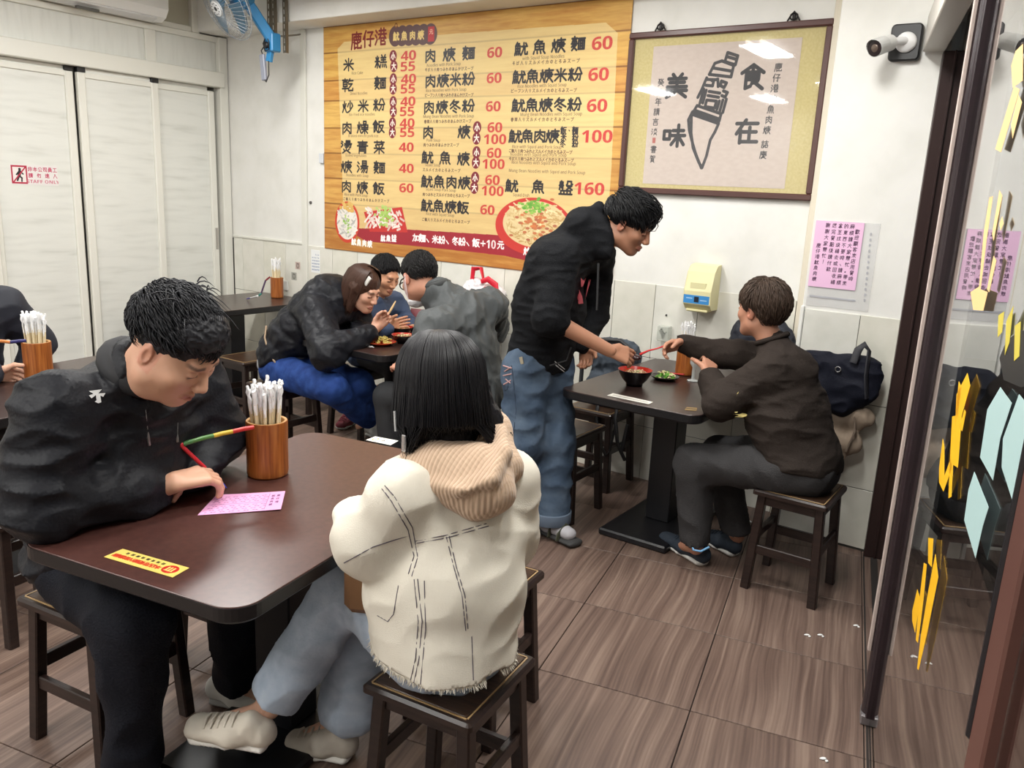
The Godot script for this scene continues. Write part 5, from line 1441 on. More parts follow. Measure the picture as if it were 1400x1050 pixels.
	var cg2 := mat(Color(0.86, 0.88, 0.84, 0.35), 0.1); cg2.transparency = BaseMaterial3D.TRANSPARENCY_ALPHA
	put("cup", cm, cg2, cu)
	var sp := MB.new()
	for k in 7: sp.tube([Vector3(0, 0.01, 0.02), Vector3(-0.02 + k * 0.007, 0.06 + 0.012 * sin(k), 0.028)], [0.001, 0.004], 4)
	put("sprig", sp, mat(srgb(66, 66, 58), 0.7), cu)
	bags()
func bags():
	# black shoulder bag hanging on the pillar
	var b0 := Vector3(-0.85, 0.835, -3.93)
	var t := thing("black_bag", "black shoulder bag hanging on the pillar behind the seated woman", "bag", b0)
	var cloth := mat(srgb(24, 26, 38), 0.7); fabric(cloth, 90)
	var m := MB.new()
	var X := Vector3(1, 0, 0); var Z := Vector3(0, 0, 1)
	soft(m, b0, 0.008, [["f", b0 + Vector3(-0.14, 0.03, 0), b0 + Vector3(0.1, 0.05, 0.0), 0.085, 0.08, 0.03, Z, 0.6], ["f", b0 + Vector3(-0.1, -0.06, 0.01), b0 + Vector3(0.09, -0.03, 0.01), 0.085, 0.08, 0.03, Z, 0.65], ["f", b0 + Vector3(-0.02, -0.1, 0.02), b0 + Vector3(0.04, -0.11, 0.02), 0.05, 0.05, 0.03, Z, 0.8]], [[0.01, Vector3(7, 11, 7), 3, true]])
	put("pouch", m, cloth, t)
	var st := MB.new(); st.tube([Vector3(0.06, 0.1, 0.055), Vector3(0.07, 0.16, 0.04), Vector3(0.09, 0.185, 0.02), Vector3(0.115, 0.16, 0.03), Vector3(0.125, 0.05, 0.07), Vector3(0.14, -0.05, 0.06)], 0.018, 8, true, 0.35, Z)
	put("strap", st, mat(srgb(40, 40, 46), 0.6), t)
	var rg := MB.new(); rg.lathe([Vector2(0.012, -0.003), Vector2(0.016, 0), Vector2(0.012, 0.003), Vector2(0.008, 0), Vector2(0.012, -0.003)], Vector3(0.0, 0.06, 0.06), 12, Basis(Vector3.RIGHT, PI / 2))
	put("ring", rg, mat(srgb(170, 170, 172), 0.25, 0.8), t)
	var e0 := Vector3(-0.787, 0.597, -3.94)
	var e := thing("canvas_tote", "beige canvas tote hanging below the black bag", "bag", e0)
	var bm := mat(srgb(166, 148, 130), 0.8); fabric(bm, 120)
	var m2 := MB.new()
	soft(m2, e0, 0.008, [["f", e0 + Vector3(-0.11, 0.07, 0), e0 + Vector3(0.06, 0.08, 0), 0.055, 0.05, 0.04, Z, 0.7], ["f", e0 + Vector3(-0.1, -0.06, 0), e0 + Vector3(0.02, -0.05, 0), 0.06, 0.055, 0.06, Z, 0.7], ["f", e0 + Vector3(-0.08, -0.12, 0), e0 + Vector3(-0.03, -0.14, 0), 0.05, 0.03, 0.05, Z, 0.7]], [[0.007, Vector3(22, 9, 14), 5]])
	put("pouch", m2, bm, e)
	var h2 := MB.new(); h2.tube([Vector3(0.02, 0.13, 0.02), Vector3(0.045, 0.02, 0.05), Vector3(0.02, -0.08, 0.05)], 0.006, 6)
	put("seam", h2, mat(srgb(120, 104, 90), 0.8), e)
	# dark rucksack on the wall behind the woman's head
	var k0 := Vector3(-1.304, 0.856, -4.13)
	var k := thing("dark_rucksack", "dark blue rucksack on the wall behind the seated woman's head", "bag", k0)
	var m3 := MB.new()
	soft(m3, k0, 0.01, [["f", k0 + Vector3(-0.02, 0.08, 0), k0 + Vector3(0.04, 0.07, 0), 0.135, 0.135, 0.04, Z, 0.5], ["f", k0 + Vector3(-0.02, 0.0, 0), k0 + Vector3(0.04, 0.0, 0), 0.14, 0.14, 0.04, Z, 0.5]], [[0.008, Vector3(12, 18, 12), 9, true]])
	put("pouch", m3, mat(srgb(26, 30, 42), 0.6), k)
	# grey rucksack standing on the stool by the wall
	var g0 := Vector3(-2.12, 0.456, -4.05)
	var g := thing("grey_rucksack", "slate grey rucksack standing on the stool by the wall", "bag", g0)
	var gm := mat(srgb(72, 80, 90), 0.7); fabric(gm, 90)
	var m4 := MB.new()
	soft(m4, g0, 0.009, [["f", g0 + Vector3(-0.03, 0.1, 0), g0 + Vector3(0.05, 0.1, 0), 0.1, 0.1, 0.04, Z, 0.85], ["f", g0 + Vector3(-0.04, 0.28, -0.02), g0 + Vector3(0.09, 0.29, -0.02), 0.1, 0.09, 0.05, Z, 0.8], ["f", g0 + Vector3(-0.02, 0.06, 0.06), g0 + Vector3(0.06, 0.06, 0.06), 0.055, 0.055, 0.03, Z, 0.6]], [[0.008, Vector3(12, 16, 12), 19, true]])
	put("pouch", m4, gm, g)
	var ed := MB.new(); ed.tube([Vector3(-0.13, 0.1, 0.08), Vector3(-0.145, 0.26, 0.05), Vector3(-0.09, 0.37, 0.04), Vector3(0.08, 0.385, 0.04), Vector3(0.17, 0.33, 0.03)], 0.012, 8)
	put("zip_edge", ed, mat(srgb(30, 32, 36), 0.5), g)
	for s in [[0.02, 0.12], [0.14, 0.07]]:
		var sp := MB.new(); sp.tube([Vector3(s[0], 0.05, 0.13), Vector3(s[0] + 0.02, -0.02, 0.185), Vector3(s[0] + 0.05, -0.16, 0.19), Vector3(s[0] + 0.1, -0.24, 0.185), Vector3(s[0] + s[1], -0.2, 0.18), Vector3(s[0] + s[1] + 0.02, -0.04, 0.17)], 0.012, 6, true, 0.3, Vector3(0, 0, 1))
		put("strap", sp, M.black_plastic, g)
func fabric(m: StandardMaterial3D, scale: float):
	# fine weave relief
	if not M.has("weave"): M.weave = noise_tex(0.35, [], 128, 71, Vector2(1, 1), 2, true, 5.0)
	m.normal_enabled = true; m.normal_texture = M.weave; m.normal_scale = 0.22
	m.uv1_triplanar = true; m.uv1_scale = Vector3(1, 1, 1) * scale * 0.06
	m.metallic_specular = 0.3
# ---------------------------------------------------------------- things on the tables
func bamboo_cup(at: Vector3, r: float, h: float, label: String) -> Node3D:
	var t := thing("bamboo_cup", label, "cup", at, 0.0, "bamboo chopstick cups")
	if not M.has("bamboo"):
		var bm := mat(Color(1, 1, 1), 0.38)
		bm.albedo_texture = noise_tex(0.03, [srgb(120, 62, 22), srgb(146, 80, 32), srgb(164, 96, 42), srgb(178, 112, 54)], 256, 61, Vector2(4.0, 0.25))
		M.bamboo = bm
		M.bamboo_cut = mat(srgb(196, 150, 96), 0.6)
	var b := MB.new()
	b.lathe([Vector2(0, 0), Vector2(r * 0.94, 0), Vector2(r * 0.985, 0.006), Vector2(r, 0.02), Vector2(r * 0.985, h * 0.5), Vector2(r, h - 0.003), Vector2(r - 0.002, h)], Vector3.ZERO, 28)
	for i in b.u.size(): b.u[i] = Vector2(b.u[i].x, b.u[i].y * 2.5)
	put("wall", b, M.bamboo, t)
	var c := MB.new()
	c.lathe([Vector2(r - 0.002, h), Vector2(r - 0.009, h), Vector2(r - 0.01, h - 0.004), Vector2(r - 0.01, 0.02), Vector2(0, 0.02)], Vector3.ZERO, 28)
	put("rim", c, M.bamboo_cut, t)
	return t
func chopsticks(at: Vector3, r: float, h: float, count: int, long: float, label: String, group: String, sd: int):
	# paper-wrapped pairs standing in a cup
	if not M.has("wrap"):
		M.wrap = mat(srgb(230, 214, 178), 0.6)
		var pw := mat(srgb(244, 244, 244), 0.6); pw.backlight_enabled = true; pw.backlight = Color(0.2, 0.2, 0.2)
		pw.albedo_color = Color(0.97, 0.97, 0.97)
		M.wrap_end = pw
	var rng := RandomNumberGenerator.new(); rng.seed = sd
	var proto: Node3D = null
	for k in count:
		var a := k * 2.39996
		var rr := sqrt((k + 0.5) / count) * (r - 0.018)
		var foot := at + Vector3(cos(a) * rr * 0.7, 0.022, sin(a) * rr * 0.7)
		var lean := Vector3(cos(a) * rr * 0.55 + rng.randf_range(-0.006, 0.006), long, sin(a) * rr * 0.55 + rng.randf_range(-0.006, 0.006))
		var o: Node3D
		if proto == null:
			o = thing("wrapped_chopsticks", label, "chopsticks", Vector3.ZERO, 0.0, group)
			var b := MB.new(); b.box(Vector3(-0.006, 0, -0.003), Vector3(0.006, long * 0.86, 0.003), 0.0015)
			put("sleeve", b, M.wrap, o)
			var e := MB.new()
			e.tube([Vector3(0, long * 0.72, 0), Vector3(0.0005, long * 0.84, 0), Vector3(-0.002, long * 0.9, 0.002), Vector3(0.003, long * 0.95, -0.003), Vector3(-0.001, long * 1.0, 0.002), Vector3(0.002, long * 1.03, 0.0)], [0.0068, 0.0074, 0.008, 0.0076, 0.009, 0.0078], 7, true, 0.55, Vector3(0, 0, 1))
			put("paper_end", e, M.wrap_end, o)
			proto = o
		else: o = copy_of(proto)
		var y := lean.normalized()
		var x := Vector3(cos(a + rng.randf_range(-0.6, 0.6)), 0, sin(a + 1.3)).normalized()
		x = (x - y * x.dot(y)).normalized()
		o.transform = Transform3D(Basis(x, y, x.cross(y)).scaled(Vector3.ONE * rng.randf_range(0.93, 1.06)), foot)
func bowl(at: Vector3, r: float, h: float, label: String, group: String, food: String) -> Node3D:
	var t := thing("soup_bowl", label, "bowl", at, 0.0, group)
	if not M.has("bowl_black"):
		M.bowl_black = mat(srgb(22, 18, 20), 0.25); M.bowl_red = mat(srgb(186, 44, 30), 0.25)
		M.soup = mat(srgb(150, 104, 62), 0.15); M.noodle = mat(srgb(224, 208, 164), 0.4); M.meat = mat(srgb(168, 118, 90), 0.5); M.herb = mat(srgb(84, 128, 40), 0.55)
	var b := MB.new()
	b.lathe([Vector2(0, 0), Vector2(r * 0.48, 0), Vector2(r * 0.5, 0.012), Vector2(r * 0.72, h * 0.4), Vector2(r * 0.93, h * 0.78), Vector2(r, h)], Vector3.ZERO, 32)
	put("outside", b, M.bowl_black, t)
	var c := MB.new()
	c.lathe([Vector2(r, h), Vector2(r * 0.975, h * 1.005), Vector2(r * 0.9, h * 0.8), Vector2(r * 0.7, h * 0.45), Vector2(0.0, h * 0.3)], Vector3.ZERO, 32)
	put("inside", c, M.bowl_red, t)
	var rng := RandomNumberGenerator.new(); rng.seed = 12
	if food != "":
		var s := MB.new(); s.lathe([Vector2(r * 0.87, h * 0.72), Vector2(0, h * 0.73)], Vector3.ZERO, 28)
		put("soup", s, M.soup, t)
		var nd := MB.new(); var mt := MB.new(); var hb := MB.new()
		for k in 46:
			var a := rng.randf() * TAU; var rr := sqrt(rng.randf()) * r * 0.68
			var p := Vector3(cos(a) * rr, h * 0.75, sin(a) * rr)
			if k < 26:
				var q := Vector3(rng.randf_range(-1, 1), 0, rng.randf_range(-1, 1)) * r * 0.4
				nd.tube([p, p + q * 0.5 + Vector3(0, 0.007, 0), p + q], 0.003, 5)
			elif k < 38: mt.ball(p + Vector3(0, 0.004, 0), Vector3(0.012, 0.006, 0.009), 5, 7, Basis(Vector3.UP, a))
			else: hb.ball(p + Vector3(0, 0.009, 0), Vector3(0.006, 0.002, 0.004), 4, 6, Basis(Vector3.UP, a))
		put("noodles", nd, M.noodle, t)
		put("meat", mt, M.meat, t)
		put("herbs", hb, M.herb, t)
	return t
func plate(at: Vector3, r: float, label: String, rim: Color, food: String, called := "plate") -> Node3D:
	var t := thing(called, label, "plate", at)
	var b := MB.new()
	b.lathe([Vector2(0, 0), Vector2(r * 0.62, 0), Vector2(r * 0.95, 0.014), Vector2(r, 0.018), Vector2(r * 0.97, 0.02), Vector2(r * 0.64, 0.006), Vector2(0, 0.006)], Vector3.ZERO, 32)
	put("dish", b, mat(rim, 0.25), t)
	var rng := RandomNumberGenerator.new(); rng.seed = 21
	var g := MB.new(); var n := MB.new()
	for k in 110:
		var a := rng.randf() * TAU; var q := sqrt(rng.randf())
		var p := Vector3(cos(a) * q * r * 0.66, 0.008 + 0.035 * (1.0 - q * q) * rng.randf_range(0.6, 1.0), sin(a) * q * r * 0.66)
		if food == "greens" and k < 80: g.ball(p, Vector3(0.011, 0.0025, 0.006) * rng.randf_range(0.7, 1.3), 3, 6, Basis(Vector3(rng.randf() - 0.5, 1, rng.randf() - 0.5).normalized(), a) * Basis(Vector3.RIGHT, rng.randf_range(-0.7, 0.7)))
		else:
			var d := Vector3(rng.randf_range(-1, 1), 0.1, rng.randf_range(-1, 1)) * r * 0.28
			n.tube([p, p + d * 0.5 + Vector3(0, 0.004, 0), p + d], 0.004 if food == "greens" else 0.005, 5)
	if food == "greens":
		put("greens", g, mat(srgb(92, 150, 40), 0.5), t)
		put("shreds", n, mat(srgb(206, 196, 150), 0.5), t)
	else:
		put("food", n, mat(srgb(196, 176, 96), 0.45), t)
	return t
func flat_sheet(called: String, label: String, category: String, tex: Texture2D, corners: Array, y: float, lift := 0.0, rough := 0.6):
	# paper lying on a table: corners near-left, near-right, far-right, far-left as the writing stands
	var base: Vector3 = (corners[0] + corners[2]) * 0.5
	base.y = y
	var b := MB.new()
	var m := 6
	for i in m + 1:
		for j in m + 1:
			var u := float(i) / m; var v := float(j) / m
			var p: Vector3 = (corners[0] as Vector3).lerp(corners[1], u).lerp((corners[3] as Vector3).lerp(corners[2], u), v) - base
			p.y = 0.0012 + lift * (u * u * 0.6 + v * (1 - v) * 0.4)
			b.vert(p, Vector3.UP, Vector2(u, 1.0 - v))
	for i in m:
		for j in m:
			var a := i * (m + 1) + j
			b.tri(a, a + 1, a + m + 2); b.tri(a, a + m + 2, a + m + 1)
	var nb := b.v.size()
	for k in nb: b.vert(b.v[k] - Vector3(0, 0.0008, 0), Vector3.DOWN, b.u[k])
	for i in m:
		for j in m:
			var a := nb + i * (m + 1) + j
			b.tri(a, a + 1, a + m + 2); b.tri(a, a + m + 2, a + m + 1)
	var mm := mat(Color(1, 1, 1), rough); mm.albedo_texture = tex
	var o := put(called, b, mm)
	o.position = base
	tag(o, label, category)
	return o
func pen_on_cord(label: String, pts: Array, cols: Array, barrel: Array, tip: Vector3, bcol: Color, tcol: Color):
	var base: Vector3 = tip
	var t := thing("corded_pen", label, "pen", base)
	for k in cols.size():
		var b := MB.new()
		var a: Vector3 = pts[k] - base; var d: Vector3 = pts[k + 1] - base
		b.tube([a, a.lerp(d, 0.5) + Vector3(0, 0.001, 0), d], 0.0065, 10)
		put("cord_section", b, mat(cols[k], 0.35), t)
	var j := MB.new(); j.ball(barrel[0] - base, Vector3(0.0085, 0.0085, 0.0085), 6, 10)
	put("joint", j, mat(bcol, 0.35), t)
	var q := MB.new(); q.tube([barrel[0] - base, (barrel[0] as Vector3).lerp(tip, 0.62) - base], 0.0055, 10)
	put("barrel", q, mat(bcol, 0.35), t)
	var p := MB.new(); p.tube([(barrel[0] as Vector3).lerp(tip, 0.62) - base, (barrel[0] as Vector3).lerp(tip, 0.92) - base, Vector3(0, 0.001, 0)], [0.0058, 0.005, 0.001], 10)
	put("tip", p, mat(tcol, 0.35), t)
func table_things():
	var top := 0.7405
	# ------------------------------------------------ front table
	var c1 := Vector3(-1.944, 0.741, -1.533)
	bamboo_cup(c1, 0.062, 0.172, "large bamboo cup of paper-wrapped chopsticks on the front table")
	chopsticks(c1, 0.062, 0.172, 38, 0.255, "paper-wrapped chopsticks standing in the cup on the front table", "chopsticks on the front table", 3)
	pen_on_cord("red and blue pen on a striped cord in the writing man's hand", [Vector3(-1.889, 0.92, -1.444), Vector3(-1.913, 0.914, -1.389), Vector3(-1.93, 0.909, -1.338), Vector3(-1.943, 0.903, -1.277), Vector3(-1.944, 0.9, -1.251)], [srgb(196, 40, 36), srgb(206, 176, 40), srgb(70, 120, 48), srgb(60, 116, 56)], [Vector3(-1.945, 0.901, -1.244)], Vector3(-1.925, 0.743, -1.372), srgb(196, 34, 48), srgb(48, 60, 170))
	var sl := Canvas.new(300, 130, srgb(226, 164, 206))
	for r in 9:
		var y := 22 + r * 12
		for k in 20:
			if (k * 7 + r * 5) % 11 > 3 and (k < 6 or r != 4): sl.line(Vector2(18 + k * 11, y), Vector2(24 + k * 11, y + (k % 3) - 1), 1.4, srgb(120, 70, 116))
	sl.line(Vector2(10, 70), Vector2(236, 70), 0.8, srgb(120, 70, 116)); sl.line(Vector2(236, 12), Vector2(236, 120), 0.8, srgb(120, 70, 116))
	sl.row("鹿仔港", Vector2(276, 30), Vector2(276, 76), 14, 1.0, srgb(110, 60, 108)); sl.row("魷魚肉焿", Vector2(254, 30), Vector2(254, 92), 14, 1.0, srgb(110, 60, 108))
	flat_sheet("order_slip", "pink printed order slip under the writing man's hand", "slip", sl.texture(), [Vector3(-1.82, 0.741, -1.204), Vector3(-1.687, 0.741, -1.371), Vector3(-1.785, 0.74, -1.468), Vector3(-1.908, 0.74, -1.325)], top, 0.004)
	var st := Canvas.new(260, 74, srgb(232, 206, 110))
	st.oval(Vector2(40, 37), Vector2(26, 26), srgb(196, 48, 40)); st.line(Vector2(30, 28), Vector2(30, 48), 3, srgb(240, 210, 120)); st.line(Vector2(40, 26), Vector2(40, 48), 3, srgb(240, 210, 120)); st.line(Vector2(50, 28), Vector2(50, 48), 3, srgb(240, 210, 120)); st.line(Vector2(26, 26), Vector2(54, 26), 2, srgb(240, 210, 120))
	st.row("本店用餐請付款謝謝", Vector2(80, 28), Vector2(240, 28), 22, 2.0, srgb(196, 60, 40)); st.row("送完餐點後請回收", Vector2(82, 56), Vector2(220, 56), 12, 1.2, srgb(70, 60, 40))
	flat_sheet("yellow_sticker", "yellow and red sticker near the corner of the front table", "sticker", st.texture(), [Vector3(-1.569, 0.741, -1.011), Vector3(-1.773, 0.741, -0.969), Vector3(-1.765, 0.741, -0.918), Vector3(-1.556, 0.741, -0.96)], top, 0.0, 0.3)
	var ws := Canvas.new(160, 60, srgb(232, 230, 222)); ws.oval(Vector2(34, 30), Vector2(18, 18), srgb(200, 160, 110)); ws.oval(Vector2(34, 30), Vector2(11, 11), srgb(232, 230, 222)); ws.row("小", Vector2(86, 30), Vector2(86, 30), 26, 2.2, srgb(80, 74, 66))
	flat_sheet("white_sticker", "white sticker on the far corner of the front table", "sticker", ws.texture(), [Vector3(-1.973, 0.74, -1.98), Vector3(-1.87, 0.741, -1.997), Vector3(-1.885, 0.741, -2.053), Vector3(-1.98, 0.741, -2.034)], top, 0.0, 0.4)
	# ------------------------------------------------ left table
	var c2 := Vector3(-3.575, 0.741, -1.64)
	bamboo_cup(c2, 0.056, 0.165, "bamboo cup of wrapped chopsticks on the left-hand table")
	chopsticks(c2, 0.056, 0.165, 28, 0.25, "paper-wrapped chopsticks standing in the cup on the left-hand table", "chopsticks on the left table", 5)
	pen_on_cord("purple and orange pen cord tied to the left-hand cup", [Vector3(-3.265, 0.975, -1.462), Vector3(-3.293, 0.971, -1.417), Vector3(-3.322, 0.977, -1.374), Vector3(-3.348, 0.968, -1.328)], [srgb(40, 36, 96), srgb(196, 120, 60), srgb(60, 50, 110)], [Vector3(-3.348, 0.968, -1.328)], Vector3(-3.295, 0.901, -1.271), srgb(60, 60, 150), srgb(40, 50, 150))
	flat_sheet("left_order_slip", "pink order slip on the left-hand table", "slip", sl.texture(), [Vector3(-3.651, 0.741, -1.352), Vector3(-3.608, 0.741, -1.47), Vector3(-3.676, 0.741, -1.592), Vector3(-3.851, 0.741, -1.487)], top, 0.003)
	# ------------------------------------------------ corner table
	var c3 := Vector3(-5.024, 0.741, -4.086)
	bamboo_cup(c3, 0.048, 0.155, "bamboo cup of chopsticks on the empty corner table")
	chopsticks(c3, 0.048, 0.155, 16, 0.26, "paper-wrapped chopsticks standing in the cup on the corner table", "chopsticks on the corner table", 7)
	pen_on_cord("dark corded pen lying on the empty corner table", [Vector3(-4.878, 0.922, -3.904), Vector3(-4.875, 0.898, -3.862), Vector3(-4.803, 0.817, -3.764), Vector3(-4.797, 0.808, -3.74)], [srgb(120, 30, 40), srgb(60, 40, 70), srgb(40, 120, 110)], [Vector3(-4.797, 0.804, -3.727)], Vector3(-5.061, 0.745, -3.832), srgb(226, 226, 226), srgb(90, 70, 160))
	# ------------------------------------------------ table of the standing man
	var c4 := Vector3(-1.602, 0.741, -3.903)
	bamboo_cup(c4, 0.05, 0.14, "bamboo cup of loose chopsticks beside the yellow dispenser")
	chopsticks(c4, 0.05, 0.14, 13, 0.24, "pale chopsticks standing in the cup by the yellow dispenser", "chopsticks by the dispenser", 9)
	bowl(Vector3(-1.677, 0.741, -3.477), 0.082, 0.078, "black and red noodle bowl under the standing man's hand", "", "noodles")
	plate(Vector3(-1.625, 0.74, -3.711), 0.072, "dark plate of chopped greens beside the noodle bowl", srgb(40, 28, 26), "greens", "greens_plate")
	var gs := thing("glass_stand", "small glass stem standing beside the seated woman's arm", "glass", Vector3(-1.509, 0.74, -3.788))
	var gm := mat(Color(0.85, 0.87, 0.86, 0.4), 0.08); gm.transparency = BaseMaterial3D.TRANSPARENCY_ALPHA
	var gb := MB.new(); gb.lathe([Vector2(0, 0), Vector2(0.03, 0), Vector2(0.028, 0.006), Vector2(0.008, 0.012), Vector2(0.008, 0.07), Vector2(0.022, 0.09), Vector2(0.024, 0.15), Vector2(0.022, 0.15), Vector2(0.02, 0.092), Vector2(0, 0.08)], Vector3.ZERO, 20)
	put("stem_glass", gb, gm, gs)
	var ck := thing("red_chopsticks", "red chopsticks lying behind the plate of greens", "chopsticks", Vector3(-1.629, 0.741, -3.826))
	for s in [-1, 1]:
		var cm := MB.new(); cm.tube([Vector3(-0.07, 0.006, 0.006 * s), Vector3(0.06, 0.018, 0.004 * s + 0.01)], 0.0035, 6)
		put("stick", cm, mat(srgb(176, 34, 34), 0.35), ck)
	# spoon passed from hand to hand
	var s0 := Vector3(-1.613, 0.914, -3.327); var s1 := Vector3(-1.493, 0.973, -3.352)
	var sp := thing("red_spoon", "red plastic spoon passed between the two hands", "spoon", s0)
	var sm := MB.new(); var dd := (s1 - s0)
	sm.tube([dd * 0.2, dd * 0.5 + Vector3(0, 0.004, 0), dd * 0.8, dd * 1.08], [0.012, 0.008, 0.007, 0.008], 8, true, 0.5)
	put("handle", sm, mat(srgb(200, 36, 36), 0.3), sp)
	var so := MB.new(); so.ball(Vector3(0, -0.004, 0), Vector3(0.034, 0.014, 0.022), 8, 14, axes(Vector3(0, 0, 1), Vector3.UP) * Basis(Vector3.UP, -0.3))
	put("spoon_bowl", so, mat(srgb(48, 22, 26), 0.25), sp)
	var wl := Canvas.new(120, 20, srgb(232, 230, 220)); wl.line(Vector2(10, 10), Vector2(110, 10), 3, srgb(180, 176, 166))
	flat_sheet("table_label", "white label strip on the front edge of the serving table", "label", wl.texture(), [Vector3(-1.672, 0.741, -3.198), Vector3(-1.462, 0.741, -3.193), Vector3(-1.465, 0.741, -3.243), Vector3(-1.673, 0.741, -3.256)], top, 0.0, 0.3)
	var gl := Canvas.new(60, 20, srgb(150, 120, 70)); gl.line(Vector2(6, 10), Vector2(54, 10), 3, srgb(60, 44, 30))
	flat_sheet("gold_sticker", "small gold sticker at the corner of the serving table", "sticker", gl.texture(), [Vector3(-1.304, 0.741, -3.215), Vector3(-1.261, 0.741, -3.241), Vector3(-1.279, 0.741, -3.291), Vector3(-1.317, 0.741, -3.269)], top, 0.0, 0.3)
	# ------------------------------------------------ family table
	bowl(Vector3(-3.388, 0.741, -3.43), 0.078, 0.078, "red and black soup bowl in front of the woman in the puffer jacket", "bowls on the family table", "")
	bowl(Vector3(-3.322, 0.741, -3.624), 0.072, 0.05, "red bowl in front of the boy's hands", "bowls on the family table", "noodles")
	bowl(Vector3(-3.136, 0.74, -3.441), 0.068, 0.05, "red bowl nearest the grey jacket", "bowls on the family table", "noodles")
	plate(Vector3(-3.189, 0.741, -3.311), 0.09, "orange plate of yellow food at the near edge of the family table", srgb(204, 74, 40), "noodles", "orange_plate")
	var ns := thing("metal_spoon", "grey metal soup spoon leaning in the red soup bowl", "spoon", Vector3(-3.377, 0.814, -3.371))
	var nm := MB.new(); nm.tube([Vector3(0, 0, 0), Vector3(0.005, -0.05, 0.015), Vector3(0.03, -0.06, 0.03), Vector3(0.075, -0.035, 0.02)], [0.006, 0.008, 0.012, 0.01], 8, true, 0.4)
	put("handle", nm, mat(srgb(150, 152, 156), 0.3, 0.5), ns)
	var nk := Canvas.new(32, 32, srgb(238, 238, 236))
	flat_sheet("paper_napkin", "white paper napkin at the near edge of the family table", "napkin", nk.texture(), [Vector3(-3.327, 0.741, -3.151), Vector3(-3.136, 0.741, -3.209), Vector3(-3.211, 0.74, -3.252), Vector3(-3.375, 0.741, -3.23)], top, 0.004)
	var tb := thing("pink_tablet", "dark pink tablet standing on the family table before the boy", "tablet", Vector3(-3.443, 0.741, -3.935))
	var tm := MB.new(); tm.box(Vector3(-0.09, 0.0, -0.006), Vector3(0.09, 0.12, 0.006), 0.003, Transform3D(Basis(Vector3.UP, 0.3) * Basis(Vector3.RIGHT, -0.5), Vector3.ZERO))
	put("case", tm, mat(srgb(120, 56, 62), 0.5), tb)
	# carrier bag of shopping against the wall
	var b0 := Vector3(-3.039, 0.882, -4.07)
	b0.y = 0.75
	var pb := thing("carrier_bag", "white plastic carrier bag with red handles behind the grey jacket", "bag", b0)
	var wm := mat(srgb(236, 232, 234), 0.35); wm.backlight_enabled = true; wm.backlight = Color(0.3, 0.3, 0.3)
	var m := MB.new()
	soft(m, b0, 0.01, [["f", b0 + Vector3(-0.06, 0.11, 0), b0 + Vector3(0.05, 0.11, 0), 0.105, 0.105, 0.04, Vector3(0, 0, 1), 0.85], ["c", b0 + Vector3(-0.05, 0.24, 0), b0 + Vector3(0.07, 0.22, 0), 0.085, 0.075, 0.05]], [[0.02, Vector3(14, 14, 14), 31, true]])
	put("pouch", m, wm, pb)
	var rm := mat(srgb(206, 30, 52), 0.4)
	for e in [[Vector3(-0.07, 0.3, 0.04), Vector3(-0.06, 0.39, 0.04), Vector3(0.0, 0.4, 0.04), Vector3(0.03, 0.33, 0.05)], [Vector3(0.02, 0.32, 0.06), Vector3(0.07, 0.34, 0.06), Vector3(0.12, 0.31, 0.05), Vector3(0.14, 0.24, 0.05)], [Vector3(0.05, 0.28, 0.07), Vector3(0.11, 0.28, 0.07), Vector3(0.145, 0.2, 0.06)]]:
		var hm := MB.new(); hm.tube(e, [0.014, 0.02, 0.022, 0.012], 8, true, 0.4, Vector3(0, 0, 1)) if e.size() == 4 else hm.tube(e, [0.014, 0.022, 0.012], 8, true, 0.4, Vector3(0, 0, 1))
		put("handle", hm, rm, pb)
	var fr := MB.new(); fr.ball(Vector3(0.1, 0.09, 0.06), Vector3(0.04, 0.06, 0.04), 8, 12)
	put("wrapped_food", fr, mat(srgb(176, 98, 50), 0.5), pb)
	# ------------------------------------------------ scraps on the floor
	for e in [[Vector3(-0.642, 0, -3.034), "two white crumbs on the floor in front of the stool, left one"], [Vector3(-0.601, 0, -3.068), "two white crumbs on the floor in front of the stool, right one"], [Vector3(-0.507, 0, -3.238), "white paper scrap on the floor beside the door track"], [Vector3(-1.214, 0, -4.015), "white paper scrap on the floor by the wall behind the stool"], [Vector3(-0.396, -0, -2.327), "white speck at the bottom of the floor near the door pole"]]:
		var cr := MB.new(); cr.ball(Vector3(0, 0.003, 0), Vector3(0.012, 0.003, 0.006), 4, 7, Basis(Vector3.UP, 0.7)); cr.ball(Vector3(0.012, 0.003, 0.005), Vector3(0.005, 0.003, 0.006), 4, 6)
		var o := put("paper_scrap", cr, M.paper); o.position = e[0]
		tag(o, e[1], "scrap", "scraps on the floor")
# ---------------------------------------------------------------- people
var jobs := []
func later(called: String, parent: Node3D, material: Material, work: Callable, label := "", sub := {}):
	# sub: name -> material of sub-parts that lie on this part
	jobs.append([called, parent, material, work, label, null, sub, {}])
func run_jobs():
	# the soft meshes are built on a few threads, then added in order
	var next := [0]
	var lock := Mutex.new()
	var worker := func():
		while true:
			lock.lock()
			var k: int = next[0]
			next[0] = k + 1
			lock.unlock()
			if k >= jobs.size(): return
			var m := MB.new()
			for q in jobs[k][6]: jobs[k][7][q] = MB.new()
			if (jobs[k][3] as Callable).get_argument_count() > 1: (jobs[k][3] as Callable).call(m, jobs[k][7])
			else: (jobs[k][3] as Callable).call(m)
			jobs[k][5] = m
	var threads := []
	for i in 4:
		var t := Thread.new(); t.start(worker); threads.append(t)
	for t in threads: t.wait_to_finish()
	for j in jobs:
		var o := put(j[0], j[5], j[2], j[1], j[4])
		for q in j[6]:
			var e := put(q, j[7][q], j[6][q], o)
			if q == "frayed_hem": e.set_meta("kind", "stuff")
	jobs.clear()
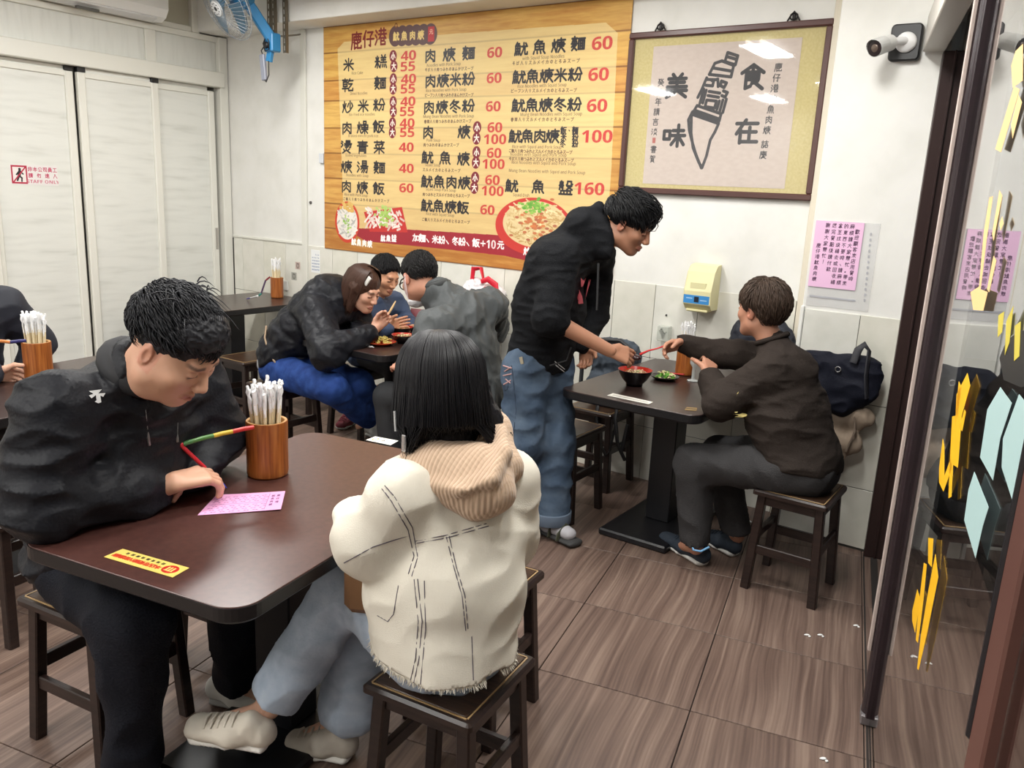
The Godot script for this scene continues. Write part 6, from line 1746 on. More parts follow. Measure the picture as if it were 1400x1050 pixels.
func skin_mat() -> StandardMaterial3D:
	var m := mat(Color(1, 1, 1), 0.5)
	m.vertex_color_use_as_albedo = true
	m.subsurf_scatter_enabled = true; m.subsurf_scatter_strength = 0.08
	return m
static func lin(r: float, g: float, b: float) -> Color:
	return Color(r / 255.0, g / 255.0, b / 255.0).srgb_to_linear()
# head in its own axes: x to the figure's left, y up, z ahead; metres, chin at -0.11, crown at 0.125
static func head_shapes(C: Vector3, B: Basis, s: float, neck: Vector3, fat := 1.0) -> Array:
	var L := func(x, y, z): return C + B * (Vector3(x, y, z) * s)
	var E := func(x, y, z): return Basis(B.x * x * s, B.y * y * s, B.z * z * s)
	var out := [["e", L.call(0, 0.035, -0.018), E.call(0.075, 0.088, 0.095), 0.01], ["e", L.call(0, -0.03, 0.028), E.call(0.063 * fat, 0.085, 0.064), 0.03 * s]]
	for q in [-1.0, 1.0]:
		out.append(["c", L.call(0.046 * q * fat, -0.062, 0.005), L.call(0.018 * q, -0.096, 0.062), 0.026 * s * fat, 0.02 * s, 0.03 * s])
		out.append(["e", L.call(0.039 * q * fat, -0.022, 0.06), E.call(0.025, 0.022, 0.022), 0.025 * s])
	out.append(["e", L.call(0, -0.1, 0.07), E.call(0.024, 0.017, 0.017), 0.02 * s])
	out.append(["c", L.call(-0.03, 0.024, 0.08), L.call(0.03, 0.024, 0.08), 0.013 * s, 0.013 * s, 0.016 * s])
	out.append(["c", L.call(0, 0.012, 0.088), L.call(0, -0.03, 0.109), 0.0085 * s, 0.0115 * s, 0.012 * s])
	for q in [-1.0, 1.0]:
		out.append(["c", L.call(0.0125 * q, -0.034, 0.099), L.call(0.011 * q, -0.036, 0.102), 0.0085 * s, 0.0085 * s, 0.006 * s])
		out.append(["-e", L.call(0.032 * q, 0.005, 0.096), E.call(0.019, 0.0095, 0.012), 0.012 * s])
		out.append(["e", L.call(0.031 * q, 0.002, 0.0805), E.call(0.0155, 0.0085, 0.0105), 0.005 * s])
		out.append(["c", L.call(0.0, -0.0635, 0.0955), L.call(0.021 * q, -0.068, 0.085), 0.0062 * s, 0.004 * s, 0.006 * s])
		out.append(["c", L.call(0.0, -0.0765, 0.0935), L.call(0.018 * q, -0.072, 0.0855), 0.0068 * s, 0.0045 * s, 0.006 * s])
		out.append(["e", L.call(0.0785 * q, -0.006, -0.012), Basis((B.x * 0.9 + B.z * q * -0.35) * 0.011 * s, B.y * 0.032 * s, (B.z * 0.9 + B.x * q * 0.35) * 0.019 * s), 0.006 * s])
		out.append(["-e", L.call(0.09 * q, -0.004, -0.004), E.call(0.0075, 0.017, 0.01), 0.005 * s])
	out.append(["-c", L.call(-0.022, -0.0705, 0.096), L.call(0.022, -0.0705, 0.096), 0.0022 * s, 0.0022 * s, 0.003 * s])
	out.append(["c", L.call(0, -0.06, -0.025), neck, 0.052 * s * (0.5 + 0.5 * fat), 0.058 * s, 0.035 * s])
	return out
static func face_tint(C: Vector3, B: Basis, s: float, skin: Color, brow: Color, eyes_open := false) -> Callable:
	var inv := B.transposed()
	return func(p: Vector3) -> Color:
		var q: Vector3 = inv * (p - C) / s
		var ax := absf(q.x)
		if q.z > 0.06:
			var lip := (1.0 - smoothstep(0.018, 0.027, ax)) * (1.0 - smoothstep(0.006, 0.012, absf(q.y + 0.0705))) * smoothstep(0.078, 0.086, q.z)
			var br := smoothstep(0.010, 0.016, ax) * (1.0 - smoothstep(0.044, 0.054, ax)) * (1.0 - smoothstep(0.0025, 0.0065, absf(q.y - 0.0265 + (ax - 0.03) * (ax - 0.03) * 6.0)))
			var ey := smoothstep(0.013, 0.019, ax) * (1.0 - smoothstep(0.042, 0.05, ax)) * (1.0 - smoothstep(0.0015, 0.0048, absf(q.y + 0.003)))
			return skin.lerp(lin(158, 88, 80), lip * 0.7).lerp(brow, br * 0.8).lerp(lin(40, 28, 26), ey * 0.9)
		elif ax > 0.07 and q.y > -0.04 and q.y < 0.03 and q.z < 0.02: return skin.lerp(lin(196, 112, 94), 0.3)
		return skin
# hand: w wrist, d ahead, n the way the palm faces, t thumb side; curls per finger from index to little
static func hand_shapes(w: Vector3, d: Vector3, n: Vector3, t: Vector3, s: float, curl: Array, thumb := Vector3(0.5, 0.75, 0.35)) -> Array:
	d = d.normalized(); t = (t - d * t.dot(d)).normalized(); n = (n - d * n.dot(d) - t * n.dot(t)).normalized()
	var out := []
	for k in 4:
		var side: float = [0.03, 0.0105, -0.01, -0.029][k]
		out.append(["f", w + d * 0.008 * s + t * side * 0.5 * s, w + d * (0.084 - absf(side) * 0.18) * s + t * side * s, 0.0125 * s, 0.0115 * s, 0.01 * s, t, 1.15])
		var p := w + d * (0.086 - absf(side) * 0.2) * s + t * side * s
		var ln: float = [0.074, 0.082, 0.076, 0.06][k] * s
		var a := 0.0
		var spread := t * side * 1.2
		for q in 3:
			a += (curl[k] as float) * [0.9, 1.0, 0.75][q]
			var dir := ((d + spread) * cos(a) + n * sin(a)).normalized()
			var e: Vector3 = p + dir * ln * [0.45, 0.31, 0.26][q]
			out.append(["c", p, e, (0.0095 - 0.0008 * q) * s, (0.0088 - 0.0009 * q) * s, 0.0035 * s])
			p = e
	out.append(["c", w + d * 0.02 * s + t * 0.018 * s, w + d * 0.045 * s + t * 0.036 * s + n * 0.008 * s, 0.016 * s, 0.013 * s, 0.012 * s])
	var tp := w + d * 0.043 * s + t * 0.036 * s + n * 0.008 * s
	var td := (d * thumb.x + t * thumb.y + n * thumb.z).normalized()
	var t2 := (td + n * 0.35 + d * 0.35 - t * 0.35).normalized()
	out.append(["c", tp, tp + td * 0.036 * s, 0.0125 * s, 0.0108 * s, 0.006 * s])
	out.append(["c", tp + td * 0.036 * s, tp + td * 0.036 * s + t2 * 0.03 * s, 0.0108 * s, 0.009 * s, 0.004 * s])
	return out
func shoe(parent: Node3D, base: Vector3, heel: Vector3, toe: Vector3, up: Vector3, wide: float, upper: Material, sole: Material, cell := 0.006):
	# heel and toe are the ends of the outsole
	var d := (toe - heel).normalized()
	var ln := heel.distance_to(toe)
	var u := (up - d * up.dot(d)).normalized()
	var x := u.cross(d)
	var o := Node3D.new(); o.name = "shoe"; parent.add_child(o, true)
	later("upper", o, upper, func(m: MB):
		soft(m, base, cell, [["f", heel + d * 0.04 + u * 0.045, heel + d * ln * 0.45 + u * 0.046, 0.034, 0.034, 0.03, x, wide * 1.05], ["f", heel + d * ln * 0.45 + u * 0.042, toe - d * 0.04 + u * 0.032, 0.034, 0.026, 0.03, x, wide * 1.45],
			["f", heel + d * 0.045 + u * 0.06, heel + d * 0.07 + u * 0.085, 0.033, 0.03, 0.02, x, wide], ["f", heel + d * 0.075 + u * 0.075, heel + d * ln * 0.5 + u * 0.058, 0.022, 0.02, 0.02, x, wide * 1.2]], [[0.0015, Vector3(30, 30, 30), 6]]))
	later("sole", o, sole, func(m: MB):
		soft(m, base, cell, [["f", heel + d * 0.04 + u * 0.016, heel + d * ln * 0.5 + u * 0.014, 0.017, 0.015, 0.01, x, 2.35 * wide], ["f", heel + d * ln * 0.5 + u * 0.014, toe - d * 0.045 + u * 0.016, 0.015, 0.016, 0.01, x, 2.7 * wide], ["f", toe - d * 0.06 + u * 0.018, toe - d * 0.03 + u * 0.02, 0.016, 0.014, 0.01, x, 2.0 * wide]], []))
	later("lacing", o, upper, func(m: MB):
		for k in 5:
			var c := heel + d * (ln * 0.42 + k * 0.02) + u * (0.094 - k * 0.0065)
			m.tube([c - x * 0.024 - u * 0.008 - base, c + u * 0.004 - base, c + x * 0.024 - u * 0.008 - base], 0.0035, 6))
# strands of hair: roots on an ellipsoid of the head, laid by a comb direction, sinking towards the skull
static func strands(m: MB, base: Vector3, C: Vector3, B: Basis, s: float, count: int, keep: Callable, comb: Callable, length: float, rad: float, sd: int, lift := 0.006, bend := 0.0):
	var rng := RandomNumberGenerator.new(); rng.seed = sd
	var R := Vector3(0.083, 0.094, 0.102)
	var c0 := Vector3(0, 0.037, -0.022)
	for k in count * 3:
		var y := 1.0 - 2.0 * (k + 0.5) / (count * 3)
		var a := k * 2.39996
		var q := sqrt(maxf(0, 1 - y * y))
		var dir := Vector3(cos(a) * q, y, sin(a) * q)
		var p := c0 + dir * R
		if not keep.call(p): continue
		var pts := []; var rr := []
		var step := length * rng.randf_range(0.7, 1.25) / 4.0
		var d: Vector3 = comb.call(p)
		d = (d + Vector3(rng.randfn(0, 0.16), rng.randfn(0, 0.1), rng.randfn(0, 0.16))).normalized()
		var up := lift * rng.randf_range(0.3, 1.3)
		for e in 5:
			var n := ((p - c0) / (R * R)).normalized()
			var on := c0 + ((p - c0) / R).normalized() * R
			pts.append(C + B * ((on + n * up * sin(PI * (e + 0.6) / 5.2)) * s) - base)
			rr.append(rad * s * [0.7, 1.0, 0.95, 0.7, 0.15][e])
			d = (d - n * d.dot(n) + Vector3(0, -bend, 0)).normalized()
			p = on + d * step
		var g := rng.randf_range(0.65, 1.35)
		m.tint = Color(g, g, g)
		m.tube(pts, rr, 4, false)
	m.tint = Color.WHITE
func hair_mat(r: float, g: float, b: float, rough := 0.38) -> StandardMaterial3D:
	var m := mat(srgb(r, g, b), rough)
	m.vertex_color_use_as_albedo = true
	m.metallic_specular = 0.35
	return m
# inner body: one continuous figure under the clothes
static func figure(m: MB, base: Vector3, J: Dictionary, s := 1.0):
	soft(m, base, 0.014, [["c", J.pelvis, J.chest, 0.085 * s, 0.09 * s, 0.05], ["c", J.chest, J.neck, 0.07 * s, 0.05 * s, 0.04], ["c", J.sl, J.sr, 0.045 * s, 0.045 * s, 0.04],
		["c", J.sl, J.el, 0.04 * s, 0.035 * s, 0.02], ["c", J.el, J.wl, 0.034 * s, 0.026 * s, 0.02], ["c", J.sr, J.er, 0.04 * s, 0.035 * s, 0.02], ["c", J.er, J.wr, 0.034 * s, 0.026 * s, 0.02],
		["c", J.hl, J.kl, 0.06 * s, 0.045 * s, 0.03], ["c", J.kl, J.al, 0.043 * s, 0.032 * s, 0.02], ["c", J.hr, J.kr, 0.06 * s, 0.045 * s, 0.03], ["c", J.kr, J.ar, 0.043 * s, 0.032 * s, 0.02], ["c", J.al, J.fl, 0.03 * s, 0.024 * s, 0.02], ["c", J.ar, J.fr, 0.03 * s, 0.024 * s, 0.02]], [], func(_p): return J.skin)
func limbs(J: Dictionary, side: String, r: Array, k := 0.03) -> Array:
	# sleeve of three radii: shoulder, elbow, cuff
	return [["c", J["s" + side], J["e" + side], r[0], r[1], k], ["c", J["e" + side], J["w" + side], r[1], r[2], k * 0.7]]
func legs(J: Dictionary, side: String, r: Array, k := 0.03) -> Array:
	return [["c", J["h" + side], J["k" + side], r[0], r[1], k], ["c", J["k" + side], J["a" + side], r[1], r[2], k * 0.8]]
func people():
	var skin := skin_mat()
	writing_man(skin)
	cream_woman(skin)
	standing_man(skin)
	brown_woman(skin)
	puffer_woman(skin)
	blue_boy(skin)
	grey_man(skin)
	edge_person(skin)
	run_jobs()
static func decal(m: MB, F: Field, base: Vector3, at: Vector3, size: float, outline: Array, lift := 0.0012):
	# flat print that follows the cloth; outline in halves of its size, seen from the room
	var z := (Vector3(0, 1.62, 0) - at).normalized()
	var x := Vector3.UP.cross(z).normalized()
	var y := z.cross(x)
	var poly := PackedVector2Array()
	for q in outline: poly.append(Vector2(q[0], q[1]) * size)
	var tr := Geometry2D.triangulate_polygon(poly)
	var i := m.v.size()
	for q in poly:
		var s := F.on(at + x * q.x + y * q.y, lift)
		m.vert((at if s == Vector3.INF else s) - base, z)
	for k in range(0, tr.size(), 3): m.tri(i + tr[k], i + tr[k + 1], i + tr[k + 2])
static func seam(m: MB, F: Field, base: Vector3, pts: Array, rad := 0.0012, gap := 0.0):
	# row of stitches along a line on the cloth
	var way := []
	for k in pts.size() - 1:
		for q in 11:
			var s := F.on((pts[k] as Vector3).lerp(pts[k + 1], q / 10.0), 0.0014)
			if s == Vector3.INF:
				if way.size() > 1: m.tube(way, rad, 5, false)
				way = []
			elif way.is_empty() or (way[-1] as Vector3).distance_to(s - base) > 0.0005: way.append(s - base)
	if way.size() > 1: m.tube(way, rad, 5, false)
# ---------------------------------------------------------------- the man who fills in the order slip
func writing_man(skin: Material):
	var base := Vector3(-2.16, 0, -1.12)
	var t := thing("person", "man in a black padded jacket writing on a pink slip at the front table", "person", base)
	var H := Vector3(-1.845, 1.196, -1.179)
	var B := axes(Vector3(0.73, -0.63, -0.27), Vector3(0.6, 0.8, -0.15))
	var J := {pelvis = Vector3(-2.17, 0.56, -1.13), chest = Vector3(-2.08, 0.95, -1.17), neck = Vector3(-1.985, 1.095, -1.155), sr = Vector3(-2.02, 1.03, -0.97), sl = Vector3(-2.12, 1.05, -1.37), er = Vector3(-2.0, 0.82, -0.90), wr = Vector3(-1.934, 0.8, -1.16), el = Vector3(-2.089, 0.843, -1.459), wl = Vector3(-1.979, 0.795, -1.296),
		hr = Vector3(-2.12, 0.55, -1.04), hl = Vector3(-2.16, 0.55, -1.24), kr = Vector3(-1.84, 0.50, -1.02), kl = Vector3(-1.88, 0.52, -1.36), ar = Vector3(-1.85, 0.1, -1.0), al = Vector3(-1.95, 0.1, -1.40), fr = Vector3(-1.75, 0.04, -0.98), fl = Vector3(-1.86, 0.04, -1.43), skin = lin(206, 158, 132)}
	var sk: Color = J.skin
	later("body", t, skin, func(m: MB):
		figure(m, base, J)
		soft(m, base, 0.0036, head_shapes(H, B, 1.1, J.neck, 1.26) + [["c", H + B * Vector3(-0.04, -0.105, 0.01), H + B * Vector3(0.04, -0.105, 0.01), 0.04, 0.04, 0.03]], [], face_tint(H, B, 1.1, sk, lin(60, 48, 42)))
		# right hand: fist round the pen, little finger down on the slip
		var w := Vector3(-1.903, 0.815, -1.18)
		var d := (Vector3(-1.885, 0.82, -1.286) - w).normalized()
		soft(m, base, 0.003, [["c", J.wr, w + d * 0.01, 0.03, 0.028, 0.01]] + hand_shapes(w, d, Vector3(0.1, -0.95, 0.25), Vector3(-0.6, 0.15, -0.8), 1.15, [0.48, 0.58, 0.64, 0.68], Vector3(0.85, 0.2, 0.6)), [], func(_p): return sk)
		soft(m, base, 0.004, hand_shapes(J.wl, Vector3(-0.3, -0.1, 1), Vector3(0, -1, 0), Vector3(1, 0, 0), 0.9, [0.2, 0.25, 0.3, 0.3]), [], func(_p): return sk))
	var jm := mat(srgb(27, 28, 33), 0.5); fabric(jm, 40)
	jm.normal_scale = 0.1
	later("jacket", t, jm, func(m: MB, x: Dictionary):
		var X := (J.sl - J.sr) as Vector3; X = X.normalized()
		var F := soft(m, base, 0.0088, [["f", J.pelvis + Vector3(-0.02, 0.02, 0), J.chest + Vector3(-0.02, -0.08, 0), 0.155, 0.165, 0.05, X, 1.3], ["f", J.chest + Vector3(-0.01, -0.06, 0), J.chest + Vector3(0.03, 0.05, 0), 0.16, 0.12, 0.05, X, 1.4],
			["c", J.sr + Vector3(-0.01, -0.01, 0), J.sl, 0.095, 0.095, 0.06], ["c", J.chest + Vector3(0.0, 0.06, 0), J.neck + Vector3(0.0, -0.01, 0), 0.11, 0.075, 0.04], ["c", J.neck + Vector3(-0.01, -0.03, 0), J.neck + Vector3(0.005, 0.025, 0), 0.078, 0.074, 0.02],
			["c", J.sr, J.er, 0.1, 0.092, 0.035], ["c", J.er, (J.er as Vector3).lerp(J.wr, 0.75), 0.09, 0.07, 0.03], ["c", (J.er as Vector3).lerp(J.wr, 0.75), (J.wr as Vector3).lerp(J.er, 0.04), 0.066, 0.045, 0.012],
			["c", J.sl, J.el, 0.098, 0.085, 0.035], ["c", J.el, (J.el as Vector3).lerp(J.wl, 0.75), 0.082, 0.064, 0.03], ["c", (J.el as Vector3).lerp(J.wl, 0.75), J.wl, 0.058, 0.044, 0.012],
			["-c", J.neck + Vector3(0.03, 0.0, 0), J.neck + Vector3(0.075, 0.12, 0.0), 0.056, 0.07, 0.01]],
			[[0.014, Vector3(3.5, 7, 3.5), 4, true], [0.005, Vector3(7, 13, 7), 8, true]], null, [[Vector3(0, 0.515, 0), Vector3(0, -1, 0)]])
		# a small white arrow emblem and metal zips lie on the cloth
		decal(x.arrow_emblem, F, base, Vector3(-1.879, 1.096, -0.99), 0.038, [[-0.45, 0.36], [0.28, 0.42], [0.06, 0.17], [0.47, 0.17], [0.33, -0.06], [0.17, 0.03], [0.2, -0.39], [0.03, -0.45], [-0.17, -0.33], [-0.06, -0.25], [-0.08, 0.08], [-0.33, -0.11], [-0.47, 0.08], [-0.22, 0.17]], 0.006)
		for q in [[Vector3(-1.755, 1.029, -1.118), Vector3(-1.749, 0.983, -1.11)], [Vector3(-1.825, 1.056, -1.078), Vector3(-1.803, 0.973, -1.069)]]:
			var pts := []
			for k in 6: pts.append(F.on((q[0] as Vector3).lerp(q[1], k / 5.0), 0.001) - base)
			x.zip.tube(pts, [0.0015, 0.0015, 0.0015, 0.0015, 0.004, 0.0045], 6)
	, "", {"arrow_emblem": mat(srgb(226, 226, 226), 0.5), "zip": mat(srgb(150, 150, 152), 0.3, 0.8)})
	later("collar", t, mat(srgb(26, 26, 30), 0.7), func(m: MB):
		var c := (J.neck as Vector3) + Vector3(0.012, 0.01, 0)
		var pts := []
		for k in 17:
			var a := TAU * k / 16
			pts.append(c + Vector3(cos(a) * 0.075, 0.028 - cos(a) * 0.05, sin(a) * 0.078) - base)
		m.tube(pts, 0.017, 10, false, 1.6))
	var sg := MB.new(); sg.tube([Vector3(-2.215, 0.95, -0.929) - base, Vector3(-2.14, 0.879, -0.886) - base, Vector3(-2.071, 0.824, -0.867) - base, Vector3(-2.038, 0.826, -0.866) - base], 0.007, 6)
	put("side_strap", sg, mat(srgb(28, 28, 32), 0.5), t)
	var sb := MB.new(); sb.box(Vector3(-0.006, -0.016, -0.006), Vector3(0.006, 0.016, 0.006), 0.003, Transform3D(Basis(), Vector3(-2.124, 0.874, -0.883) - base)); sb.box(Vector3(-0.005, -0.01, -0.005), Vector3(0.005, 0.01, 0.005), 0.003, Transform3D(Basis(), Vector3(-2.028, 0.83, -0.861) - base))
	put("buckle", sb, mat(srgb(200, 200, 202), 0.25, 0.9), t)
	var tm := mat(srgb(23, 25, 33), 0.75); fabric(tm, 60)
	later("trousers", t, tm, func(m: MB):
		soft(m, base, 0.009, [["f", J.pelvis + Vector3(-0.03, -0.01, 0), J.pelvis + Vector3(0.08, -0.02, 0), 0.11, 0.1, 0.05, Vector3(0, 0, 1), 1.5]] + legs(J, "r", [0.105, 0.092, 0.062], 0.04) + legs(J, "l", [0.105, 0.09, 0.062], 0.04) + [["c", J.ar + Vector3(0, 0.05, 0), J.ar + Vector3(0, 0.01, 0), 0.066, 0.07, 0.02], ["c", J.al + Vector3(0, 0.05, 0), J.al + Vector3(0, 0.02, 0), 0.064, 0.068, 0.02]],
			[[0.008, Vector3(6, 5, 6), 14, true]], null, [[Vector3(0, 0.07, 0), Vector3(0, -1, 0)]]))
	var grey := mat(srgb(150, 148, 144), 0.6); var white := mat(srgb(206, 204, 198), 0.55)
	shoe(t, base, Vector3(-1.94, 0.0, -1.03), Vector3(-1.67, 0.0, -0.97), Vector3.UP, 1.1, grey, white)
	shoe(t, base, Vector3(-2.06, 0.0, -1.37), Vector3(-1.80, 0.0, -1.46), Vector3.UP, 1.1, white, grey)
	var hm := hair_mat(34, 34, 38, 0.5)
	later("hair", t, hm, func(m: MB):
		var s := 1.1
		soft(m, base, 0.005, [["e", H + B * (Vector3(0, 0.045, -0.018) * s), Basis(B.x * 0.083 * s, B.y * 0.091 * s, B.z * 0.1 * s), 0.01], ["e", H + B * (Vector3(0, 0.085, 0.035) * s), Basis(B.x * 0.066 * s, B.y * 0.043 * s, B.z * 0.05 * s), 0.03],
			["-e", H + B * (Vector3(0, -0.026, 0.108) * s), Basis(B.x * 0.095 * s, B.y * 0.096 * s, B.z * 0.075 * s), 0.008], ["-e", H + B * (Vector3(0.09, -0.06, 0.0) * s), Basis(B.x * 0.05 * s, B.y * 0.065 * s, B.z * 0.055 * s), 0.01], ["-e", H + B * (Vector3(-0.09, -0.06, 0.0) * s), Basis(B.x * 0.05 * s, B.y * 0.065 * s, B.z * 0.055 * s), 0.01], ["-e", H + B * (Vector3(0, -0.11, -0.04) * s), Basis(B.x * 0.12 * s, B.y * 0.075 * s, B.z * 0.12 * s), 0.01]],
			[[0.004, Vector3(40, 40, 40), 3, true]])
		var keep := func(p: Vector3): return p.y > 0.02 and not (p.z > 0.025 and p.y < 0.068) and not (absf(p.x) > 0.05 and p.y < 0.05 and p.z > -0.06)
		var comb := func(p: Vector3): return Vector3(p.x * 4.0, -0.4 if p.y < 0.06 else 0.0, 1.0 if p.y > 0.05 else 0.3)
		strands(m, base, H, B, s * 1.03, 1700, keep, comb, 0.036, 0.0017, 5, 0.011, 0.05)
		# tousled tufts on the crown
		var rng := RandomNumberGenerator.new(); rng.seed = 9
		for k in 70:
			var a := rng.randf() * TAU
			var p := Vector3(-0.005 + rng.randfn(0, 0.028), 0.125, -0.045 + rng.randfn(0, 0.025))
			var d := Vector3(cos(a), 0.9, sin(a) * 0.8 + 0.3)
			var pts := []
			for e in 5: pts.append(H + B * ((p + d * 0.012 * e + Vector3(0, -0.0022 * e * e, 0.002 * e * e)) * s) - base)
			m.tube(pts, [0.002, 0.002, 0.0016, 0.0012, 0.0003], 4, false)
		for k in 9:
			var pts := []
			for e in 8: pts.append(H + B * (Vector3(0.0 + 0.004 * k - 0.02, 0.125 + 0.03 * sin(e * 0.42), -0.02 + e * 0.009 + 0.003 * k) * s) - base)
			m.tube(pts, 0.0006, 4, false))
# ---------------------------------------------------------------- the woman with her back to us
func cream_woman(skin: Material):
	var base := Vector3(-1.12, 0, -1.43)
	var t := thing("person", "woman with long black hair in a cream jacket seen from behind", "person", base)
	var H := Vector3(-1.239, 1.137, -1.491)
	var B := axes(Vector3(-0.80, -0.18, -0.57), Vector3(-0.12, 1, -0.1))
	var J := {pelvis = Vector3(-1.12, 0.53, -1.43), chest = Vector3(-1.13, 0.82, -1.45), neck = Vector3(-1.165, 0.985, -1.485), sl = Vector3(-1.189, 0.929, -1.316), sr = Vector3(-1.086, 0.917, -1.571), el = Vector3(-1.261, 0.819, -1.273), wl = Vector3(-1.428, 0.767, -1.467), er = Vector3(-1.103, 0.743, -1.608), wr = Vector3(-1.374, 0.73, -1.668),
		hl = Vector3(-1.17, 0.53, -1.37), hr = Vector3(-1.17, 0.53, -1.53), kl = Vector3(-1.46, 0.585, -1.42), kr = Vector3(-1.50, 0.50, -1.52), al = Vector3(-1.598, 0.234, -1.247), ar = Vector3(-1.52, 0.12, -1.46), fl = Vector3(-1.716, 0.172, -1.174), fr = Vector3(-1.62, 0.05, -1.4), skin = lin(214, 170, 146)}
	var sk: Color = J.skin
	later("body", t, skin, func(m: MB):
		figure(m, base, J, 0.9)
		soft(m, base, 0.006, head_shapes(H, B, 0.97, J.neck), [], face_tint(H, B, 0.97, sk, lin(50, 38, 34)))
		soft(m, base, 0.004, hand_shapes(J.wl, Vector3(-0.4, 0, -0.9), Vector3(0, -1, 0), Vector3(-0.9, 0, 0.4), 0.92, [0.3, 0.3, 0.35, 0.4]) + hand_shapes(J.wr, Vector3(-0.5, 0, 0.8), Vector3(0, -1, 0), Vector3(-0.8, 0, -0.5), 0.92, [0.3, 0.3, 0.35, 0.4]), [], func(_p): return sk))
	var wool := mat(srgb(226, 220, 206), 0.95)
	wool.normal_enabled = true; wool.normal_texture = noise_tex(0.12, [], 256, 81, Vector2(1, 1), 4, true, 6.0); wool.normal_scale = 0.16
	tri_mat(wool, 8.0); wool.metallic_specular = 0.2
	later("jacket", t, wool, func(m: MB, x: Dictionary):
		var X := Vector3(0.7, 0, -0.71)
		var a := Vector3(-1.105, 0.495, -1.374); var b := Vector3(-1.133, 0.685, -1.416); var c := Vector3(-1.147, 0.83, -1.454); var d := Vector3(-1.16, 0.922, -1.484)
		var F := soft(m, base, 0.0075, [["f", a, b, 0.15, 0.145, 0.04, X, 1.22], ["f", b, c, 0.145, 0.13, 0.05, X, 1.25], ["f", c, d, 0.13, 0.085, 0.05, X, 1.4],
			["c", J.sl, J.sr, 0.075, 0.075, 0.05], ["c", J.sl, J.el, 0.078, 0.082, 0.04], ["c", J.el, J.wl, 0.08, 0.052, 0.03], ["c", J.sr, J.er, 0.078, 0.08, 0.04], ["c", J.er, J.wr, 0.075, 0.055, 0.03], ["e", Vector3(-1.339, 0.856, -1.292), Basis(Vector3(0.04, 0, 0), Vector3(0, 0.026, 0), Vector3(0, 0, 0.04)), 0.03],
			["c", Vector3(-1.214, 0.94, -1.402), Vector3(-1.111, 0.957, -1.54), 0.06, 0.06, 0.04]],
			[[0.011, Vector3(3.2, 3.2, 3.2), 24], [0.0035, Vector3(5, 8, 5), 29, true]], null, [[Vector3(-1.019, 0.533, -1.27), Vector3(-0.08, -1, 0.0)]])
		for q in [[Vector3(-1.22, 0.95, -1.276), Vector3(-1.191, 0.927, -1.277), Vector3(-1.149, 0.865, -1.288), Vector3(-1.128, 0.809, -1.286), Vector3(-1.144, 0.76, -1.286)], [Vector3(-1.216, 0.957, -1.281), Vector3(-1.186, 0.936, -1.283), Vector3(-1.142, 0.87, -1.295), Vector3(-1.121, 0.807, -1.291), Vector3(-1.137, 0.755, -1.29)], [Vector3(-1.131, 0.842, -1.294), Vector3(-1.077, 0.858, -1.336), Vector3(-1.007, 0.888, -1.392)], [Vector3(-1.13, 0.837, -1.293), Vector3(-1.073, 0.853, -1.337), Vector3(-1.002, 0.883, -1.394)], [Vector3(-1.076, 0.855, -1.335), Vector3(-1.051, 0.79, -1.334), Vector3(-1.024, 0.726, -1.334), Vector3(-1.004, 0.651, -1.326)], [Vector3(-1.071, 0.857, -1.339), Vector3(-1.046, 0.79, -1.337), Vector3(-1.019, 0.727, -1.338), Vector3(-1.001, 0.655, -1.33)], [Vector3(-1.119, 0.758, -1.278), Vector3(-1.089, 0.671, -1.261), Vector3(-1.08, 0.591, -1.244), Vector3(-1.081, 0.53, -1.226)], [Vector3(-1.113, 0.759, -1.283), Vector3(-1.082, 0.671, -1.266), Vector3(-1.074, 0.591, -1.249), Vector3(-1.074, 0.53, -1.231)], [Vector3(-1.1, 0.756, -1.291), Vector3(-1.073, 0.656, -1.268), Vector3(-1.061, 0.534, -1.241)], [Vector3(-1.158, 0.734, -1.269), Vector3(-1.156, 0.669, -1.252), Vector3(-1.164, 0.652, -1.242), Vector3(-1.192, 0.659, -1.237)], [Vector3(-0.991, 0.639, -1.332), Vector3(-0.971, 0.543, -1.318)], [Vector3(-1.282, 0.768, -1.219), Vector3(-1.22, 0.816, -1.25), Vector3(-1.144, 0.854, -1.288)]]: seam(x.stitching, F, base, q)
		# frayed threads along the lower edge
		var rng := RandomNumberGenerator.new(); rng.seed = 6
		var ax := X.cross(Vector3.UP)
		for k in 520:
			var an := TAU * k / 520.0
			var dir := X * cos(an) * 1.2 + ax * sin(an)
			var cen := Vector3(-1.097, 0.45, -1.367)
			cen.y = Vector3(-1.019, 0.533, -1.27).y + 0.004 - dir.x * 0.013
			var r := 0.3
			while r > 0.05 and F.at(cen + dir * r + Vector3(0, 0.012, 0)) > 0.0: r -= 0.004
			var p := cen + dir * (r - 0.002)
			p.y += 0.006
			var q := Vector3(rng.randfn(0, 0.003), -rng.randf_range(0.006, 0.017), rng.randfn(0, 0.003))
			x.frayed_hem.tube([p - base, p + dir * 0.004 + q - base], [0.0016, 0.0005], 4, false)
	, "", {"stitching": mat(srgb(96, 88, 98), 0.85), "frayed_hem": wool})
	var cl := MB.new(); cl.tube([Vector3(-1.255, 0.989, -1.326) - base, Vector3(-1.233, 1, -1.344) - base, Vector3(-1.236, 0.998, -1.391) - base], [0.012, 0.016, 0.02], 8, true, 0.45, Vector3.UP)
	put("collar_point", cl, wool, t)
	var rib := mat(Color(1, 1, 1), 0.9)
	var ri := Image.create(64, 4, false, Image.FORMAT_RGB8)
	for x in 64:
		for y in 4: ri.set_pixel(x, y, srgb(206, 178, 152).lerp(srgb(184, 154, 128), 1.0 if x % 16 < 4 else 0.0))
	rib.albedo_texture = ImageTexture.create_from_image(ri)
	var rh := Image.create(64, 4, false, Image.FORMAT_RGB8)
